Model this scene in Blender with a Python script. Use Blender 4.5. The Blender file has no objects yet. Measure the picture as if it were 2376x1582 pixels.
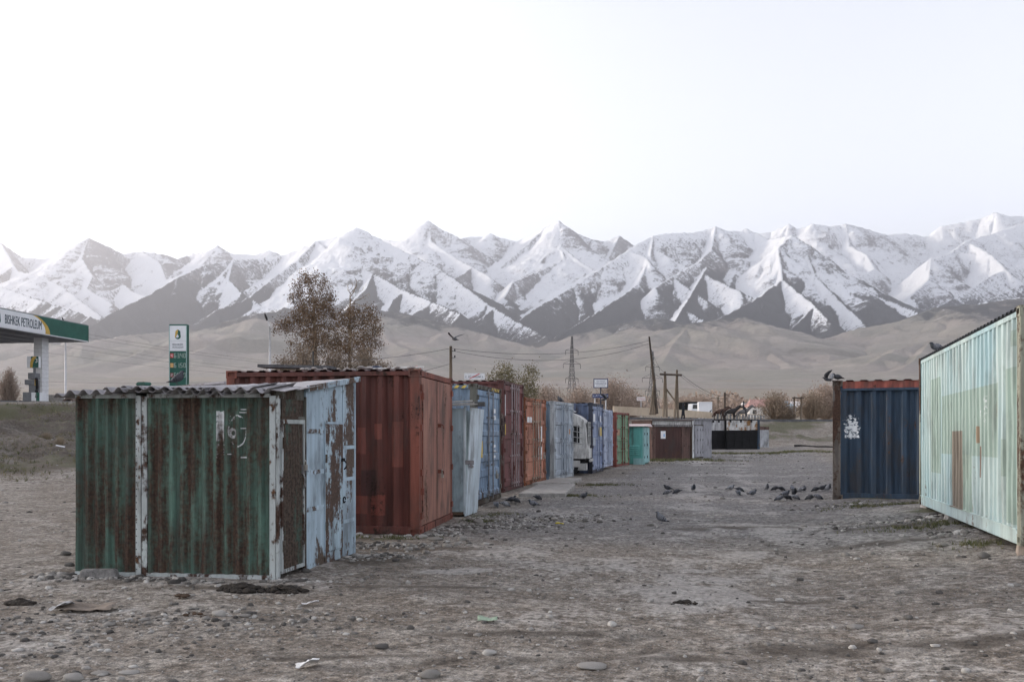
import bpy, bmesh, math, random
import numpy as np
from statistics import NormalDist
from mathutils import Vector, Matrix

# ------------------------------------------------------------------ camera, sky, sun, exposure
scene = bpy.context.scene
C = scene.collection
FPX, CXP, HYP, EYE = 2000.0, 1188.0, 1002.0, 1.57      # focal length, centre column, horizon row of the 2376 px wide photo; eye height
YAW = math.atan((1770 - CXP) / FPX)                     # the lane runs along +Y, the camera looks 16 degrees to its left
CY, SY = math.cos(YAW), math.sin(YAW)

cam = bpy.data.cameras.new('camera')
cam.sensor_width = 36.0
cam.lens = 36.0 * FPX / 2376.0
cam.shift_y = (HYP - 791.0) / 2376.0
cam.clip_start = 0.05
cam.clip_end = 60000.0
cam_o = bpy.data.objects.new('camera', cam)
cam_o.location = (0, 0, EYE)
cam_o.rotation_euler = (math.radians(90), 0, YAW)
C.objects.link(cam_o)
scene.camera = cam_o

SUN_EL = math.radians(11.0)
SUN_AZ = YAW + math.radians(74.0)                       # counter-clockwise from +Y: to the left of the view
world = bpy.data.worlds.new('World')
scene.world = world
world.use_nodes = True
wn = world.node_tree
wn.nodes.clear()
sky = wn.nodes.new('ShaderNodeTexSky')
sky.sky_type = 'NISHITA'
sky.sun_disc = False
sky.sun_elevation = SUN_EL
sky.sun_rotation = -SUN_AZ                              # clockwise from +Y
sky.altitude = 2000.0
sky.air_density = 1.0
sky.dust_density = 2.6
sky.ozone_density = 1.6
hs = wn.nodes.new('ShaderNodeHueSaturation')
hs.inputs['Saturation'].default_value = 0.27
bg = wn.nodes.new('ShaderNodeBackground')
bg.inputs['Strength'].default_value = 0.15
wo = wn.nodes.new('ShaderNodeOutputWorld')
wn.links.new(sky.outputs[0], hs.inputs['Color'])
tint = wn.nodes.new('ShaderNodeMix')                    # white balance of the photograph, the same for the whole sky
tint.data_type = 'RGBA'
tint.blend_type = 'MULTIPLY'
tint.inputs[0].default_value = 1.0
tint.inputs[7].default_value = (1.0, 0.972, 0.978, 1.0)
wn.links.new(hs.outputs[0], tint.inputs[6])
wn.links.new(tint.outputs[2], bg.inputs['Color'])
wn.links.new(bg.outputs[0], wo.inputs['Surface'])

sun = bpy.data.lights.new('sun', 'SUN')
sun.energy = 1.8
sun.angle = math.radians(8.0)
sun.color = (1.0, 0.87, 0.72)
sun_o = bpy.data.objects.new('sun', sun)
sdir = Vector((-math.sin(SUN_AZ) * math.cos(SUN_EL), math.cos(SUN_AZ) * math.cos(SUN_EL), math.sin(SUN_EL)))
sun_o.rotation_euler = sdir.to_track_quat('Z', 'Y').to_euler()
sun_o.location = (-40, 30, 30)
C.objects.link(sun_o)

vs = scene.view_settings
vs.view_transform = 'Standard'
vs.look = 'None'
vs.gamma = 1.0
vs.use_curve_mapping = False
vs.exposure = 1.98

random.seed(7)
RNG = np.random.default_rng(11)


def P(px, py, d):
    """world point that the photo shows at column px, row py, at depth d in metres"""
    l = (px - CXP) / FPX * d
    return Vector((l * CY - d * SY, l * SY + d * CY, EYE + (HYP - py) / FPX * d))


def LD(l, d):
    return (l * CY - d * SY, l * SY + d * CY)


def colof(x, y):
    l = x * CY + y * SY
    d = -x * SY + y * CY
    return CXP + FPX * l / d


def S(r, g, b):
    def f(c):
        c /= 255.0
        return c / 12.92 if c <= 0.04045 else ((c + 0.055) / 1.055) ** 2.4
    return (f(r), f(g), f(b))


# ------------------------------------------------------------------ numpy noise
_perm = np.random.default_rng(3).permutation(512)
_perm = np.concatenate([_perm, _perm, _perm])
_ga = np.random.default_rng(5).uniform(0, 2 * math.pi, 512)
_gx, _gy = np.cos(_ga), np.sin(_ga)


def perlin(x, y):
    xi = np.floor(x).astype(np.int64)
    yi = np.floor(y).astype(np.int64)
    xf, yf = x - xi, y - yi
    xi &= 511
    yi &= 511
    u = xf * xf * xf * (xf * (xf * 6 - 15) + 10)
    v = yf * yf * yf * (yf * (yf * 6 - 15) + 10)

    def g(a, b, dx, dy):
        h = _perm[_perm[a & 511] + (b & 511)]
        return _gx[h] * dx + _gy[h] * dy
    n00 = g(xi, yi, xf, yf)
    n10 = g(xi + 1, yi, xf - 1, yf)
    n01 = g(xi, yi + 1, xf, yf - 1)
    n11 = g(xi + 1, yi + 1, xf - 1, yf - 1)
    a = n00 + u * (n10 - n00)
    b = n01 + u * (n11 - n01)
    return (a + v * (b - a)) * 1.5


def fbm(x, y, o=4, g=0.5):
    t = np.zeros_like(x)
    a = 1.0
    for i in range(o):
        t += a * perlin(x + 17.3 * i, y - 9.1 * i)
        x = x * 2.03
        y = y * 2.03
        a *= g
    return t


def ridged(x, y, o=4):
    t = np.zeros_like(x)
    a, s = 1.0, 0.0
    for i in range(o):
        t += a * (1 - 2 * np.abs(perlin(x + 31.7 * i, y + 5.3 * i)))
        s += a
        x = x * 2.1
        y = y * 2.1
        a *= 0.5
    return t / s


def sstep(a, b, x):
    t = np.clip((x - a) / (b - a), 0, 1)
    return t * t * (3 - 2 * t)


# ------------------------------------------------------------------ node helpers
class NT:
    def __init__(self, name):
        m = bpy.data.materials.new(name)
        m.use_nodes = True
        self.m = m
        self.t = m.node_tree
        self.t.nodes.clear()
        self.out = self.t.nodes.new('ShaderNodeOutputMaterial')
        self.b = self.t.nodes.new('ShaderNodeBsdfPrincipled')
        self.t.links.new(self.b.outputs[0], self.out.inputs['Surface'])
        self._tc = None

    def set(self, sock, v):
        if isinstance(v, bpy.types.NodeSocket):
            self.t.links.new(v, sock)
        elif isinstance(v, (int, float)):
            if sock.type in ('RGBA',):
                sock.default_value = (v, v, v, 1)
            elif sock.type == 'VECTOR':
                sock.default_value = (v, v, v)
            else:
                sock.default_value = v
        else:
            v = tuple(v)
            if sock.type == 'RGBA' and len(v) == 3:
                v = v + (1.0,)
            sock.default_value = v

    def obj(self):
        if self._tc is None:
            self._tc = self.t.nodes.new('ShaderNodeTexCoord')
        return self._tc.outputs['Object']

    def vmul(self, v, s):
        n = self.t.nodes.new('ShaderNodeVectorMath')
        n.operation = 'MULTIPLY'
        self.set(n.inputs[0], v)
        self.set(n.inputs[1], s)
        return n.outputs[0]

    def vadd(self, v, s):
        n = self.t.nodes.new('ShaderNodeVectorMath')
        n.operation = 'ADD'
        self.set(n.inputs[0], v)
        self.set(n.inputs[1], s)
        return n.outputs[0]

    def noise(self, v, scale, detail=4.0, rough=0.55, dist=0.0):
        n = self.t.nodes.new('ShaderNodeTexNoise')
        self.set(n.inputs['Vector'], v)
        n.inputs['Scale'].default_value = scale
        n.inputs['Detail'].default_value = detail
        n.inputs['Roughness'].default_value = rough
        n.inputs['Distortion'].default_value = dist
        return n.outputs[0]

    def voro(self, v, scale, feature='F1', out='Distance'):
        n = self.t.nodes.new('ShaderNodeTexVoronoi')
        n.feature = feature
        self.set(n.inputs['Vector'], v)
        n.inputs['Scale'].default_value = scale
        return n.outputs[out]

    def m2(self, op, a, b=0.0, clamp=False):
        n = self.t.nodes.new('ShaderNodeMath')
        n.operation = op
        n.use_clamp = clamp
        self.set(n.inputs[0], a)
        self.set(n.inputs[1], b)
        return n.outputs[0]

    def add(self, a, b):
        return self.m2('ADD', a, b)

    def sub(self, a, b):
        return self.m2('SUBTRACT', a, b)

    def mul(self, a, b):
        return self.m2('MULTIPLY', a, b)

    def ss(self, a, b, x, lo=0.0, hi=1.0):
        n = self.t.nodes.new('ShaderNodeMapRange')
        n.interpolation_type = 'SMOOTHSTEP'
        self.set(n.inputs['Value'], x)
        self.set(n.inputs['From Min'], a)
        self.set(n.inputs['From Max'], b)
        self.set(n.inputs['To Min'], lo)
        self.set(n.inputs['To Max'], hi)
        return n.outputs[0]

    def mix(self, f, a, b, blend='MIX'):
        n = self.t.nodes.new('ShaderNodeMix')
        n.data_type = 'RGBA'
        n.blend_type = blend
        self.set(n.inputs[0], f)
        self.set(n.inputs[6], a)
        self.set(n.inputs[7], b)
        return n.outputs[2]

    def scale_col(self, c, f):
        """colour times a scalar socket"""
        n = self.t.nodes.new('ShaderNodeVectorMath')
        n.operation = 'SCALE'
        self.set(n.inputs[0], c)
        self.set(n.inputs['Scale'], f)
        return n.outputs[0]

    def sep(self, v):
        n = self.t.nodes.new('ShaderNodeSeparateXYZ')
        self.set(n.inputs[0], v)
        return n.outputs

    def attr(self, name):
        n = self.t.nodes.new('ShaderNodeAttribute')
        n.attribute_name = name
        return n.outputs['Fac']

    def rand(self):
        n = self.t.nodes.new('ShaderNodeObjectInfo')
        return n.outputs['Random']

    def bump(self, h, strength=0.3, dist=0.01):
        n = self.t.nodes.new('ShaderNodeBump')
        n.inputs['Strength'].default_value = strength
        n.inputs['Distance'].default_value = dist
        self.set(n.inputs['Height'], h)
        self.t.links.new(n.outputs[0], self.b.inputs['Normal'])

    def done(self, col, rough=0.7, metal=0.0, spec=0.3):
        self.set(self.b.inputs['Base Color'], col)
        self.set(self.b.inputs['Roughness'], rough)
        self.set(self.b.inputs['Metallic'], metal)
        self.set(self.b.inputs['Specular IOR Level'], spec)
        return self.m


def plain(name, col, rough=0.7, var=0.25, scale=6.0, metal=0.0, bump=0.0, stretch=1.0, spec=0.3):
    n = NT(name)
    v = n.vmul(n.obj(), (1, 1, 1.0 / stretch))
    f = n.noise(v, scale, 5, 0.6)
    f2 = n.noise(v, scale * 7, 3, 0.6)
    k = n.add(n.ss(0.25, 0.75, f, 1 - var, 1 + var), n.ss(0.3, 0.7, f2, -var * 0.4, var * 0.4))
    c = n.scale_col(col, k)
    if bump:
        n.bump(n.add(f, n.mul(f2, 0.4)), bump, 0.01)
    return n.done(c, rough, metal, spec)


def rusty(name, paint, rust=(0.085, 0.045, 0.028), amt=0.25, scale=2.2, stretch=3.0, paint2=None, patches=(), patch_axis=0,
          streak=0.35, rough=0.6, seed=0.0, marks=None, soft=0.035, rust2=None, grime=0.6, low=0.0):
    """old paint over rusting steel; patches: (a0, a1, z0, z1, colour) are repainted rectangles"""
    n = NT(name)
    o = n.vadd(n.obj(), (seed, seed * 0.7, seed * 1.3))
    vst = n.vmul(o, (1, 1, 1.0 / stretch))
    n1 = n.noise(vst, scale, 6, 0.62)
    n2 = n.noise(o, 19.0, 5, 0.65)
    sv = n.noise(n.vmul(o, (7.0, 7.0, 0.55)), 1.6, 4, 0.6)
    big = n.noise(n.vmul(o, (1, 1, 0.5)), 0.9, 3, 0.5)
    m = n.add(n.add(n.mul(n1, 0.6), n.mul(n2, 0.22)), n.mul(sv, 0.18))
    z = n.sep(n.obj())
    if low:
        m = n.add(m, n.mul(n.ss(0.6, 0.0, z[2]), low))
    thr = 0.5 + 0.085 * NormalDist().inv_cdf(1 - amt)
    rm = n.ss(thr - soft, thr + soft, m)
    p2 = paint2 if paint2 else tuple(c * 0.72 for c in paint)
    col = n.mix(n.ss(0.35, 0.65, big), paint, p2)
    jx = n.mul(n.sub(n2, 0.5), 0.02)
    for (a0, a1, z0, z1, pc) in patches:
        a = n.add(z[patch_axis], jx)
        zz = n.add(z[2], jx)
        k = n.mul(n.mul(n.m2('GREATER_THAN', a, a0), n.m2('LESS_THAN', a, a1)), n.mul(n.m2('GREATER_THAN', zz, z0), n.m2('LESS_THAN', zz, z1)))
        col = n.mix(k, col, pc)
    col = n.scale_col(col, n.ss(0.3, 0.7, sv, 1 - streak, 1 + streak * 0.35))
    gr = n.noise(n.vmul(o, (3.0, 3.0, 1.1)), 1.1, 6, 0.65)
    col = n.mix(n.ss(0.46, 0.70, gr, 0, grime), col, (0.045, 0.038, 0.033))
    if marks:
        mk = marks(n, z, n2)
        col = n.mix(mk, col, (0.74, 0.76, 0.77))
    r2 = rust2 if rust2 else tuple(c * 0.4 for c in rust)
    rc = n.mix(n.ss(0.35, 0.65, n.noise(o, 31.0, 4, 0.6)), rust, r2)
    col = n.mix(rm, col, rc)
    n.bump(n.add(n.mul(rm, -0.5), n.mul(n2, 0.35)), 0.35, 0.006)
    return n.done(col, n.ss(0, 1, rm, rough, 0.92), 0.0, 0.35)


# ------------------------------------------------------------------ mesh helpers
class MB:
    def __init__(self):
        self.v, self.f = [], []

    def quad(self, a, b, c, d):
        i = len(self.v)
        self.v += [tuple(a), tuple(b), tuple(c), tuple(d)]
        self.f.append((i, i + 1, i + 2, i + 3))
        return self

    def box(self, x0, x1, y0, y1, z0, z1):
        i = len(self.v)
        self.v += [(x0, y0, z0), (x1, y0, z0), (x1, y1, z0), (x0, y1, z0), (x0, y0, z1), (x1, y0, z1), (x1, y1, z1), (x0, y1, z1)]
        self.f += [(i, i + 3, i + 2, i + 1), (i + 4, i + 5, i + 6, i + 7), (i, i + 1, i + 5, i + 4), (i + 1, i + 2, i + 6, i + 5),
                   (i + 2, i + 3, i + 7, i + 6), (i + 3, i, i + 4, i + 7)]
        return self

    def hexa(self, b, t):
        """solid between a bottom and a top ring of points"""
        i = len(self.v)
        n = len(b)
        self.v += [tuple(p) for p in b] + [tuple(p) for p in t]
        self.f.append(tuple(i + k for k in reversed(range(n))))
        self.f.append(tuple(i + n + k for k in range(n)))
        for k in range(n):
            k2 = (k + 1) % n
            self.f.append((i + k, i + k2, i + n + k2, i + n + k))
        return self

    def tube(self, pts, r, n=6, caps=True):
        pts = [Vector(p) for p in pts]
        rs = r if isinstance(r, (list, tuple)) else [r] * len(pts)
        i0 = len(self.v)
        up = Vector((0, 0, 1))
        for k, p in enumerate(pts):
            d = (pts[min(k + 1, len(pts) - 1)] - pts[max(k - 1, 0)]).normalized()
            a = d.cross(up)
            if a.length < 1e-3:
                a = d.cross(Vector((1, 0, 0)))
            a.normalize()
            b = d.cross(a)
            for j in range(n):
                t = 2 * math.pi * j / n
                self.v.append(tuple(p + (a * math.cos(t) + b * math.sin(t)) * rs[k]))
        for k in range(len(pts) - 1):
            for j in range(n):
                j2 = (j + 1) % n
                self.f.append((i0 + k * n + j, i0 + k * n + j2, i0 + (k + 1) * n + j2, i0 + (k + 1) * n + j))
        if caps:
            self.f.append(tuple(i0 + j for j in range(n)))
            self.f.append(tuple(i0 + (len(pts) - 1) * n + j for j in reversed(range(n))))
        return self

    def loft(self, rings):
        i0 = len(self.v)
        n = len(rings[0])
        for r in rings:
            self.v += [tuple(p) for p in r]
        for k in range(len(rings) - 1):
            for j in range(n):
                j2 = (j + 1) % n
                self.f.append((i0 + k * n + j, i0 + k * n + j2, i0 + (k + 1) * n + j2, i0 + (k + 1) * n + j))
        self.f.append(tuple(i0 + j for j in reversed(range(n))))
        self.f.append(tuple(i0 + (len(rings) - 1) * n + j for j in range(n)))
        return self

    def build(self, name, mat, parent=None, smooth=False, bevel=0.0, **props):
        me = bpy.data.meshes.new(name)
        me.from_pydata(self.v, [], self.f)
        if smooth:
            me.polygons.foreach_set('use_smooth', [True] * len(me.polygons))
        me.update()
        me.materials.append(mat)
        o = bpy.data.objects.new(name, me)
        C.objects.link(o)
        if parent is not None:
            o.parent = parent
        if bevel:
            b = o.modifiers.new('bevel', 'BEVEL')
            b.width = bevel
            b.segments = 2
            b.limit_method = 'ANGLE'
        for k, v in props.items():
            o[k] = v
        return o


def corr(length, z0, z1, axis, base, depth, pitch=0.278, inward=1, start=0.0, nz=1, f=(0.26, 0.24), wob=0.0):
    """a sheet with trapezoid ribs; runs along an axis ('x' or 'y') from start, ribs pushed along the other axis"""
    m = MB()
    us = []
    n = max(1, int(round(length / pitch)))
    p = length / n
    w_out, w_s = f
    for k in range(n):
        a = start + k * p
        us += [(a, 0), (a + p * w_out, 0), (a + p * (w_out + w_s), 1), (a + p * (2 * w_out + w_s), 1)]
    us.append((start + length, 0))
    for iz in range(nz + 1):
        z = z0 + (z1 - z0) * iz / nz
        for (u, k) in us:
            wv = wob * math.sin(u * 9.1 + z * 3.3) + wob * 0.6 * math.sin(u * 3.7 - z * 5.1)
            b = base + inward * k * depth + wv
            m.v.append((u, b, z) if axis == 'x' else (b, u, z))
    w = len(us)
    for iz in range(nz):
        for k in range(w - 1):
            i = iz * w + k
            m.f.append((i, i + 1, i + w + 1, i + w))
    return m


def thing(name, label, cat, loc=(0, 0, 0), rz=0.0, group=None):
    o = bpy.data.objects.new(name, None)
    o.empty_display_size = 0.3
    C.objects.link(o)
    o.location = loc
    o.rotation_euler = (0, 0, rz)
    o['label'] = label
    o['category'] = cat
    if group:
        o['group'] = group
    return o


def tag(o, label, cat, group=None):
    o['label'] = label
    o['category'] = cat
    if group:
        o['group'] = group
    return o


def copy_tree(o, parent=None):
    c = o.copy()
    C.objects.link(c)
    c.parent = parent
    for ch in list(o.children):
        copy_tree(ch, c)
    return c


_txt_dg = None


def lettering(txt, size, mat, parent, loc, rot, name='lettering', extrude=0.003, align='CENTER', fit=None, shear=0.0):
    cu = bpy.data.curves.new('t', 'FONT')
    cu.body = txt
    cu.size = size
    cu.align_x = align
    cu.align_y = 'CENTER'
    cu.extrude = extrude
    cu.resolution_u = 3
    cu.shear = shear
    t = bpy.data.objects.new('t', cu)
    C.objects.link(t)
    bpy.context.view_layer.update()
    me = bpy.data.meshes.new_from_object(t)
    bpy.data.objects.remove(t)
    bpy.data.curves.remove(cu)
    if fit:
        xs = [v.co.x for v in me.vertices]
        ys = [v.co.y for v in me.vertices]
        kx, ky = fit[0] / (max(xs) - min(xs)), fit[1] / (max(ys) - min(ys))
        mx, my = (max(xs) + min(xs)) / 2, (max(ys) + min(ys)) / 2
        for v in me.vertices:
            v.co.x = (v.co.x - mx) * kx
            v.co.y = (v.co.y - my) * ky
    me.materials.clear()
    me.materials.append(mat)
    o = bpy.data.objects.new(name, me)
    C.objects.link(o)
    o.parent = parent
    o.location = loc
    o.rotation_euler = rot
    return o


# ------------------------------------------------------------------ ground
BASE_D = np.array([-1e6, 150, 600, 1500, 2500, 3500, 4500, 5500, 7000, 9000, 12000, 16000, 40000.0])
BASE_Z = np.array([0, 0, 11.5, 55, 125, 215, 315, 415, 560, 860, 1550, 2200, 2200.0])

BANK = np.array([(-62, -60), (-36, 2), (-21, 21), (-13.5, 40), (-10.0, 52), (-8.2, 64), (-7.5, 74), (-4.6, 85), (1, 94), (9, 104), (40, 114), (150, 130), (900, 180.0)])


def bank_s(x, y):
    """signed distance to the foot of the road bank, positive on the road side"""
    best = np.full(x.shape, 1e18)
    sg = np.zeros_like(x)
    for (a, b) in zip(BANK[:-1], BANK[1:]):
        ax, ay = a
        dx, dy = b - a
        L2 = dx * dx + dy * dy
        t = np.clip(((x - ax) * dx + (y - ay) * dy) / L2, 0, 1)
        qx, qy = x - (ax + t * dx), y - (ay + t * dy)
        d2 = qx * qx + qy * qy
        cr = dx * (y - ay) - dy * (x - ax)
        m = d2 < best
        best = np.where(m, d2, best)
        sg = np.where(m, np.sign(cr), sg)
    return np.sqrt(best) * sg


BW_Y = np.array([-100, 30, 50, 80, 95, 130.0])
BW_W = np.array([23, 22, 11, 11, 17, 20.0])


def ground_parts(x, y):
    d = -x * SY + y * CY
    s = bank_s(x, y)
    w = np.interp(y, BW_Y, BW_W)
    bank = sstep(0, 1, np.clip(s / w, 0, 1)) * 0.5 + np.clip(s / w, 0, 1) * 0.5
    z = 3.15 * bank
    z = z + np.interp(d, BASE_D, BASE_Z) * (s > 0)
    far = sstep(25, 60, np.hypot(x, y))
    # the yard is a little higher on the right and towards its far end
    z = z + (0.15 * sstep(0.3, 2.2, x) + 0.10 * sstep(2.0, 2.9, x) * sstep(8, 10, y) * sstep(19, 17, y)) * (1 - bank) + 0.08 * sstep(50, 90, y) * (1 - bank)
    return z, s, w, bank, far, d


TRACKS = []   # tyre tracks: (points in the yard, half width, depth)
def _trk(pts, hw, dep):
    q = []
    for (px, py) in pts:
        dd = EYE * FPX / (py - HYP)
        p = P(px, py, dd)
        q.append((p.x, p.y))
    TRACKS.append((np.array(q), hw, dep))
_trk([(480, 1468), (760, 1452), (1000, 1425), (1250, 1398), (1500, 1380)], 0.14, 0.030)
_trk([(560, 1440), (800, 1420), (1050, 1400), (1220, 1380)], 0.10, 0.022)
_trk([(600, 1560), (900, 1545), (1300, 1500), (1750, 1440), (2300, 1405)], 0.16, 0.020)
_trk([(1000, 1560), (1350, 1528), (1800, 1470), (2200, 1440)], 0.10, 0.014)
_trk([(1200, 1385), (1420, 1370), (1640, 1362), (1900, 1352), (2250, 1340)], 0.12, 0.018)
_trk([(1500, 1290), (1800, 1282), (2050, 1275)], 0.16, 0.016)
_trk([(1650, 1450), (1640, 1300), (1620, 1180), (1610, 1100), (1640, 1060)], 0.14, 0.012)
_trk([(1850, 1400), (1800, 1260), (1750, 1150), (1720, 1090), (1725, 1055)], 0.14, 0.012)


def seg_dist(x, y, q):
    best = np.full(x.shape, 1e9)
    for a, b in zip(q[:-1], q[1:]):
        dx, dy = b - a
        t = np.clip(((x - a[0]) * dx + (y - a[1]) * dy) / (dx * dx + dy * dy), 0, 1)
        best = np.minimum(best, np.hypot(x - a[0] - t * dx, y - a[1] - t * dy))
    return best


# dark wet or muddy places: (px, py, half length, half depth)
MUDS = [(560, 1365, 1.1, 0.22), (300, 1352, 0.9, 0.16), (880, 1300, 1.0, 0.5), (1900, 1510, 1.0, 0.28), (2250, 1520, 1.0, 0.25), (1500, 1530, 1.2, 0.2),
        (1800, 1395, 0.9, 0.1), (1000, 1275, 1.2, 0.4), (2040, 1280, 1.0, 0.45), (2100, 1240, 1.3, 0.35), (1720, 1225, 1.6, 0.3), (1010, 1360, 1.3, 0.12), (760, 1520, 1.2, 0.1), (1250, 1470, 1.4, 0.14)]


def ground_full(x, y):
    z, s, w, bank, far, d = ground_parts(x, y)
    near = 1 - far
    n1 = fbm(x * 0.45, y * 0.45, 3)
    n2 = fbm(x * 2.1 + 7, y * 2.1, 4, 0.6)
    z = z + near * (0.022 * n1 + 0.009 * n2) + far * 0.05 * n1
    z = z + 0.22 * fbm(x * 0.5, y * 0.5, 4, 0.6) * sstep(0.04, 0.3, bank) * sstep(1.0, 0.75, bank)
    mud = np.zeros_like(x)
    for (q, hw, dep) in TRACKS:
        dd = seg_dist(x + 0.10 * n1, y + 0.08 * n2, q)
        k = np.exp(-(dd / hw) ** 2)
        br = np.clip(0.42 + 1.1 * fbm(x * 1.6 + 3, y * 1.6 - 5, 3), 0, 1)
        lug = 0.6 + 0.4 * perlin(x * 9, y * 9)
        z = z - dep * k * br * lug + 0.45 * dep * np.exp(-((dd - 1.7 * hw) / (0.6 * hw)) ** 2) * br
        mud = np.maximum(mud, (k * br * 0.62 + 0.25 * n2 * k) * (dep > 0.0125))
    for (px, py, a, b) in MUDS:
        dd = EYE * FPX / (py - HYP)
        c = P(px, py, dd)
        u = (x - c.x) * CY + (y - c.y) * SY
        v = -(x - c.x) * SY + (y - c.y) * CY
        r = np.hypot(u / a, v / b) + 0.45 * n2
        mud = np.maximum(mud, np.clip(1.2 - r, 0, 1) * 0.75)
    return z, mud, s, w, bank, far, d, n1, n2


def gz(x, y):
    z, mud, s, w, bank, far, d, n1, n2 = ground_full(np.array([float(x)]), np.array([float(y)]))
    return float(z[0])


def grid_mesh(name, X, Y, Z, mat, wrap=False, attrs=None):
    nr, nc = X.shape
    me = bpy.data.meshes.new(name)
    nv = nr * nc
    co = np.stack([X, Y, Z], -1).reshape(-1, 3)
    ncq = nc if wrap else nc - 1
    i = np.arange(nr - 1)[:, None] * nc
    j = np.arange(ncq)[None, :]
    j2 = (j + 1) % nc
    q = np.stack([i + j, i + j2, i + nc + j2, i + nc + j], -1).reshape(-1, 4)
    nq = len(q)
    me.vertices.add(nv)
    me.vertices.foreach_set('co', co.ravel().astype(np.float32))
    me.loops.add(nq * 4)
    me.loops.foreach_set('vertex_index', q.ravel().astype(np.int32))
    me.polygons.add(nq)
    me.polygons.foreach_set('loop_start', np.arange(0, nq * 4, 4, dtype=np.int32))
    me.polygons.foreach_set('loop_total', np.full(nq, 4, dtype=np.int32))
    me.polygons.foreach_set('use_smooth', np.ones(nq, dtype=bool))
    me.update(calc_edges=True)
    for k, v in (attrs or {}).items():
        a = me.attributes.new(k, 'FLOAT', 'POINT')
        a.data.foreach_set('value', v.ravel().astype(np.float32))
    me.materials.append(mat)
    o = bpy.data.objects.new(name, me)
    C.objects.link(o)
    return o


def ground_material():
    n = NT('yard_ground')
    o = n.obj()
    mud, grass, dust, plain_a, tar = n.attr('mud'), n.attr('grass'), n.attr('dust'), n.attr('plain'), n.attr('tar')
    nb = n.noise(o, 0.35, 5, 0.6)
    nm = n.noise(o, 2.3, 6, 0.65)
    nf = n.noise(o, 16.0, 5, 0.7)
    ng = n.noise(o, 75.0, 3, 0.7)
    n7 = n.noise(o, 6.5, 5, 0.7)
    vz = n.voro(o, 38.0)
    vc = n.voro(o, 38.0, 'F1', 'Color')
    vcs = n.sep(vc)
    v2 = n.voro(o, 13.0)
    col = n.mix(n.ss(0.35, 0.68, nm), (0.180, 0.152, 0.125), (0.310, 0.284, 0.250))
    col = n.mix(n.ss(0.42, 0.66, nb, 0, 0.65), col, (0.165, 0.138, 0.112))
    lane = n.attr('lane')
    col = n.mix(n.mul(lane, n.ss(0.25, 0.6, nm, 0.55, 1.0)), col, n.scale_col((0.178, 0.172, 0.170), n.ss(0.3, 0.7, nb, 0.85, 1.2)))
    # single small stones of their own colour
    st = n.mul(n.ss(0.46, 0.30, vz), n.m2('GREATER_THAN', vcs[0], 0.60))
    stc = n.mix(vcs[1], (0.10, 0.095, 0.09), (0.36, 0.35, 0.335))
    col = n.mix(n.mul(st, 0.8), col, stc)
    col = n.scale_col(col, n.ss(0.32, 0.68, nf, 0.50, 1.38))
    col = n.scale_col(col, n.ss(0.35, 0.65, ng, 0.62, 1.32))
    col = n.scale_col(col, n.ss(0.33, 0.67, n7, 0.72, 1.24))
    # pale dust
    dm = n.ss(0.38, 0.72, n.add(dust, n.add(n.mul(n.sub(n7, 0.5), 0.9), n.mul(n.sub(nf, 0.5), 0.7))))
    col = n.mix(n.mul(dm, 0.55), col, n.scale_col((0.40, 0.38, 0.355), n.ss(0.3, 0.7, nf, 0.75, 1.2)))
    # damp earth, dung, wheel tracks
    mm = n.ss(0.33, 0.62, n.add(n.mul(mud, 0.95), n.add(n.mul(n.sub(n7, 0.5), 1.3), n.mul(n.sub(nf, 0.5), 1.2))))
    mc = n.mix(n.ss(0.4, 0.65, nb), (0.052, 0.042, 0.034), (0.085, 0.066, 0.050))
    col = n.mix(n.mul(mm, 0.72), col, n.scale_col(mc, n.ss(0.3, 0.7, nf, 0.6, 1.3)))
    # thin grass
    gm = n.ss(0.45, 0.72, n.add(n.mul(grass, 0.9), n.add(n.mul(n.sub(nm, 0.5), 0.8), n.mul(n.sub(nf, 0.5), 0.6))))
    gc = n.mix(nf, (0.055, 0.062, 0.030), (0.115, 0.108, 0.060))
    col = n.mix(n.mul(gm, 0.8), col, gc)
    # the plain beyond the road: dry grass and bare earth
    pc = n.mix(n.ss(0.35, 0.65, n.noise(n.vmul(o, (0.02, 0.02, 0.02)), 1.0, 5, 0.6)), (0.28, 0.23, 0.185), (0.22, 0.20, 0.155))
    col = n.mix(plain_a, col, n.scale_col(pc, n.ss(0.3, 0.7, nm, 0.8, 1.2)))
    col = n.mix(tar, col, n.scale_col((0.13, 0.13, 0.135), n.ss(0.3, 0.7, nf, 0.8, 1.2)))
    h = n.add(n.add(n.mul(nf, 0.9), n.mul(ng, 0.35)), n.add(n.mul(n.ss(0.5, 0.1, vz), n.mul(st, 0.8)), n.mul(n.ss(0.5, 0.0, v2), 0.35)))
    n.bump(h, 0.75, 0.025)
    return n.done(col, 0.93, 0.0, 0.15)


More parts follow.
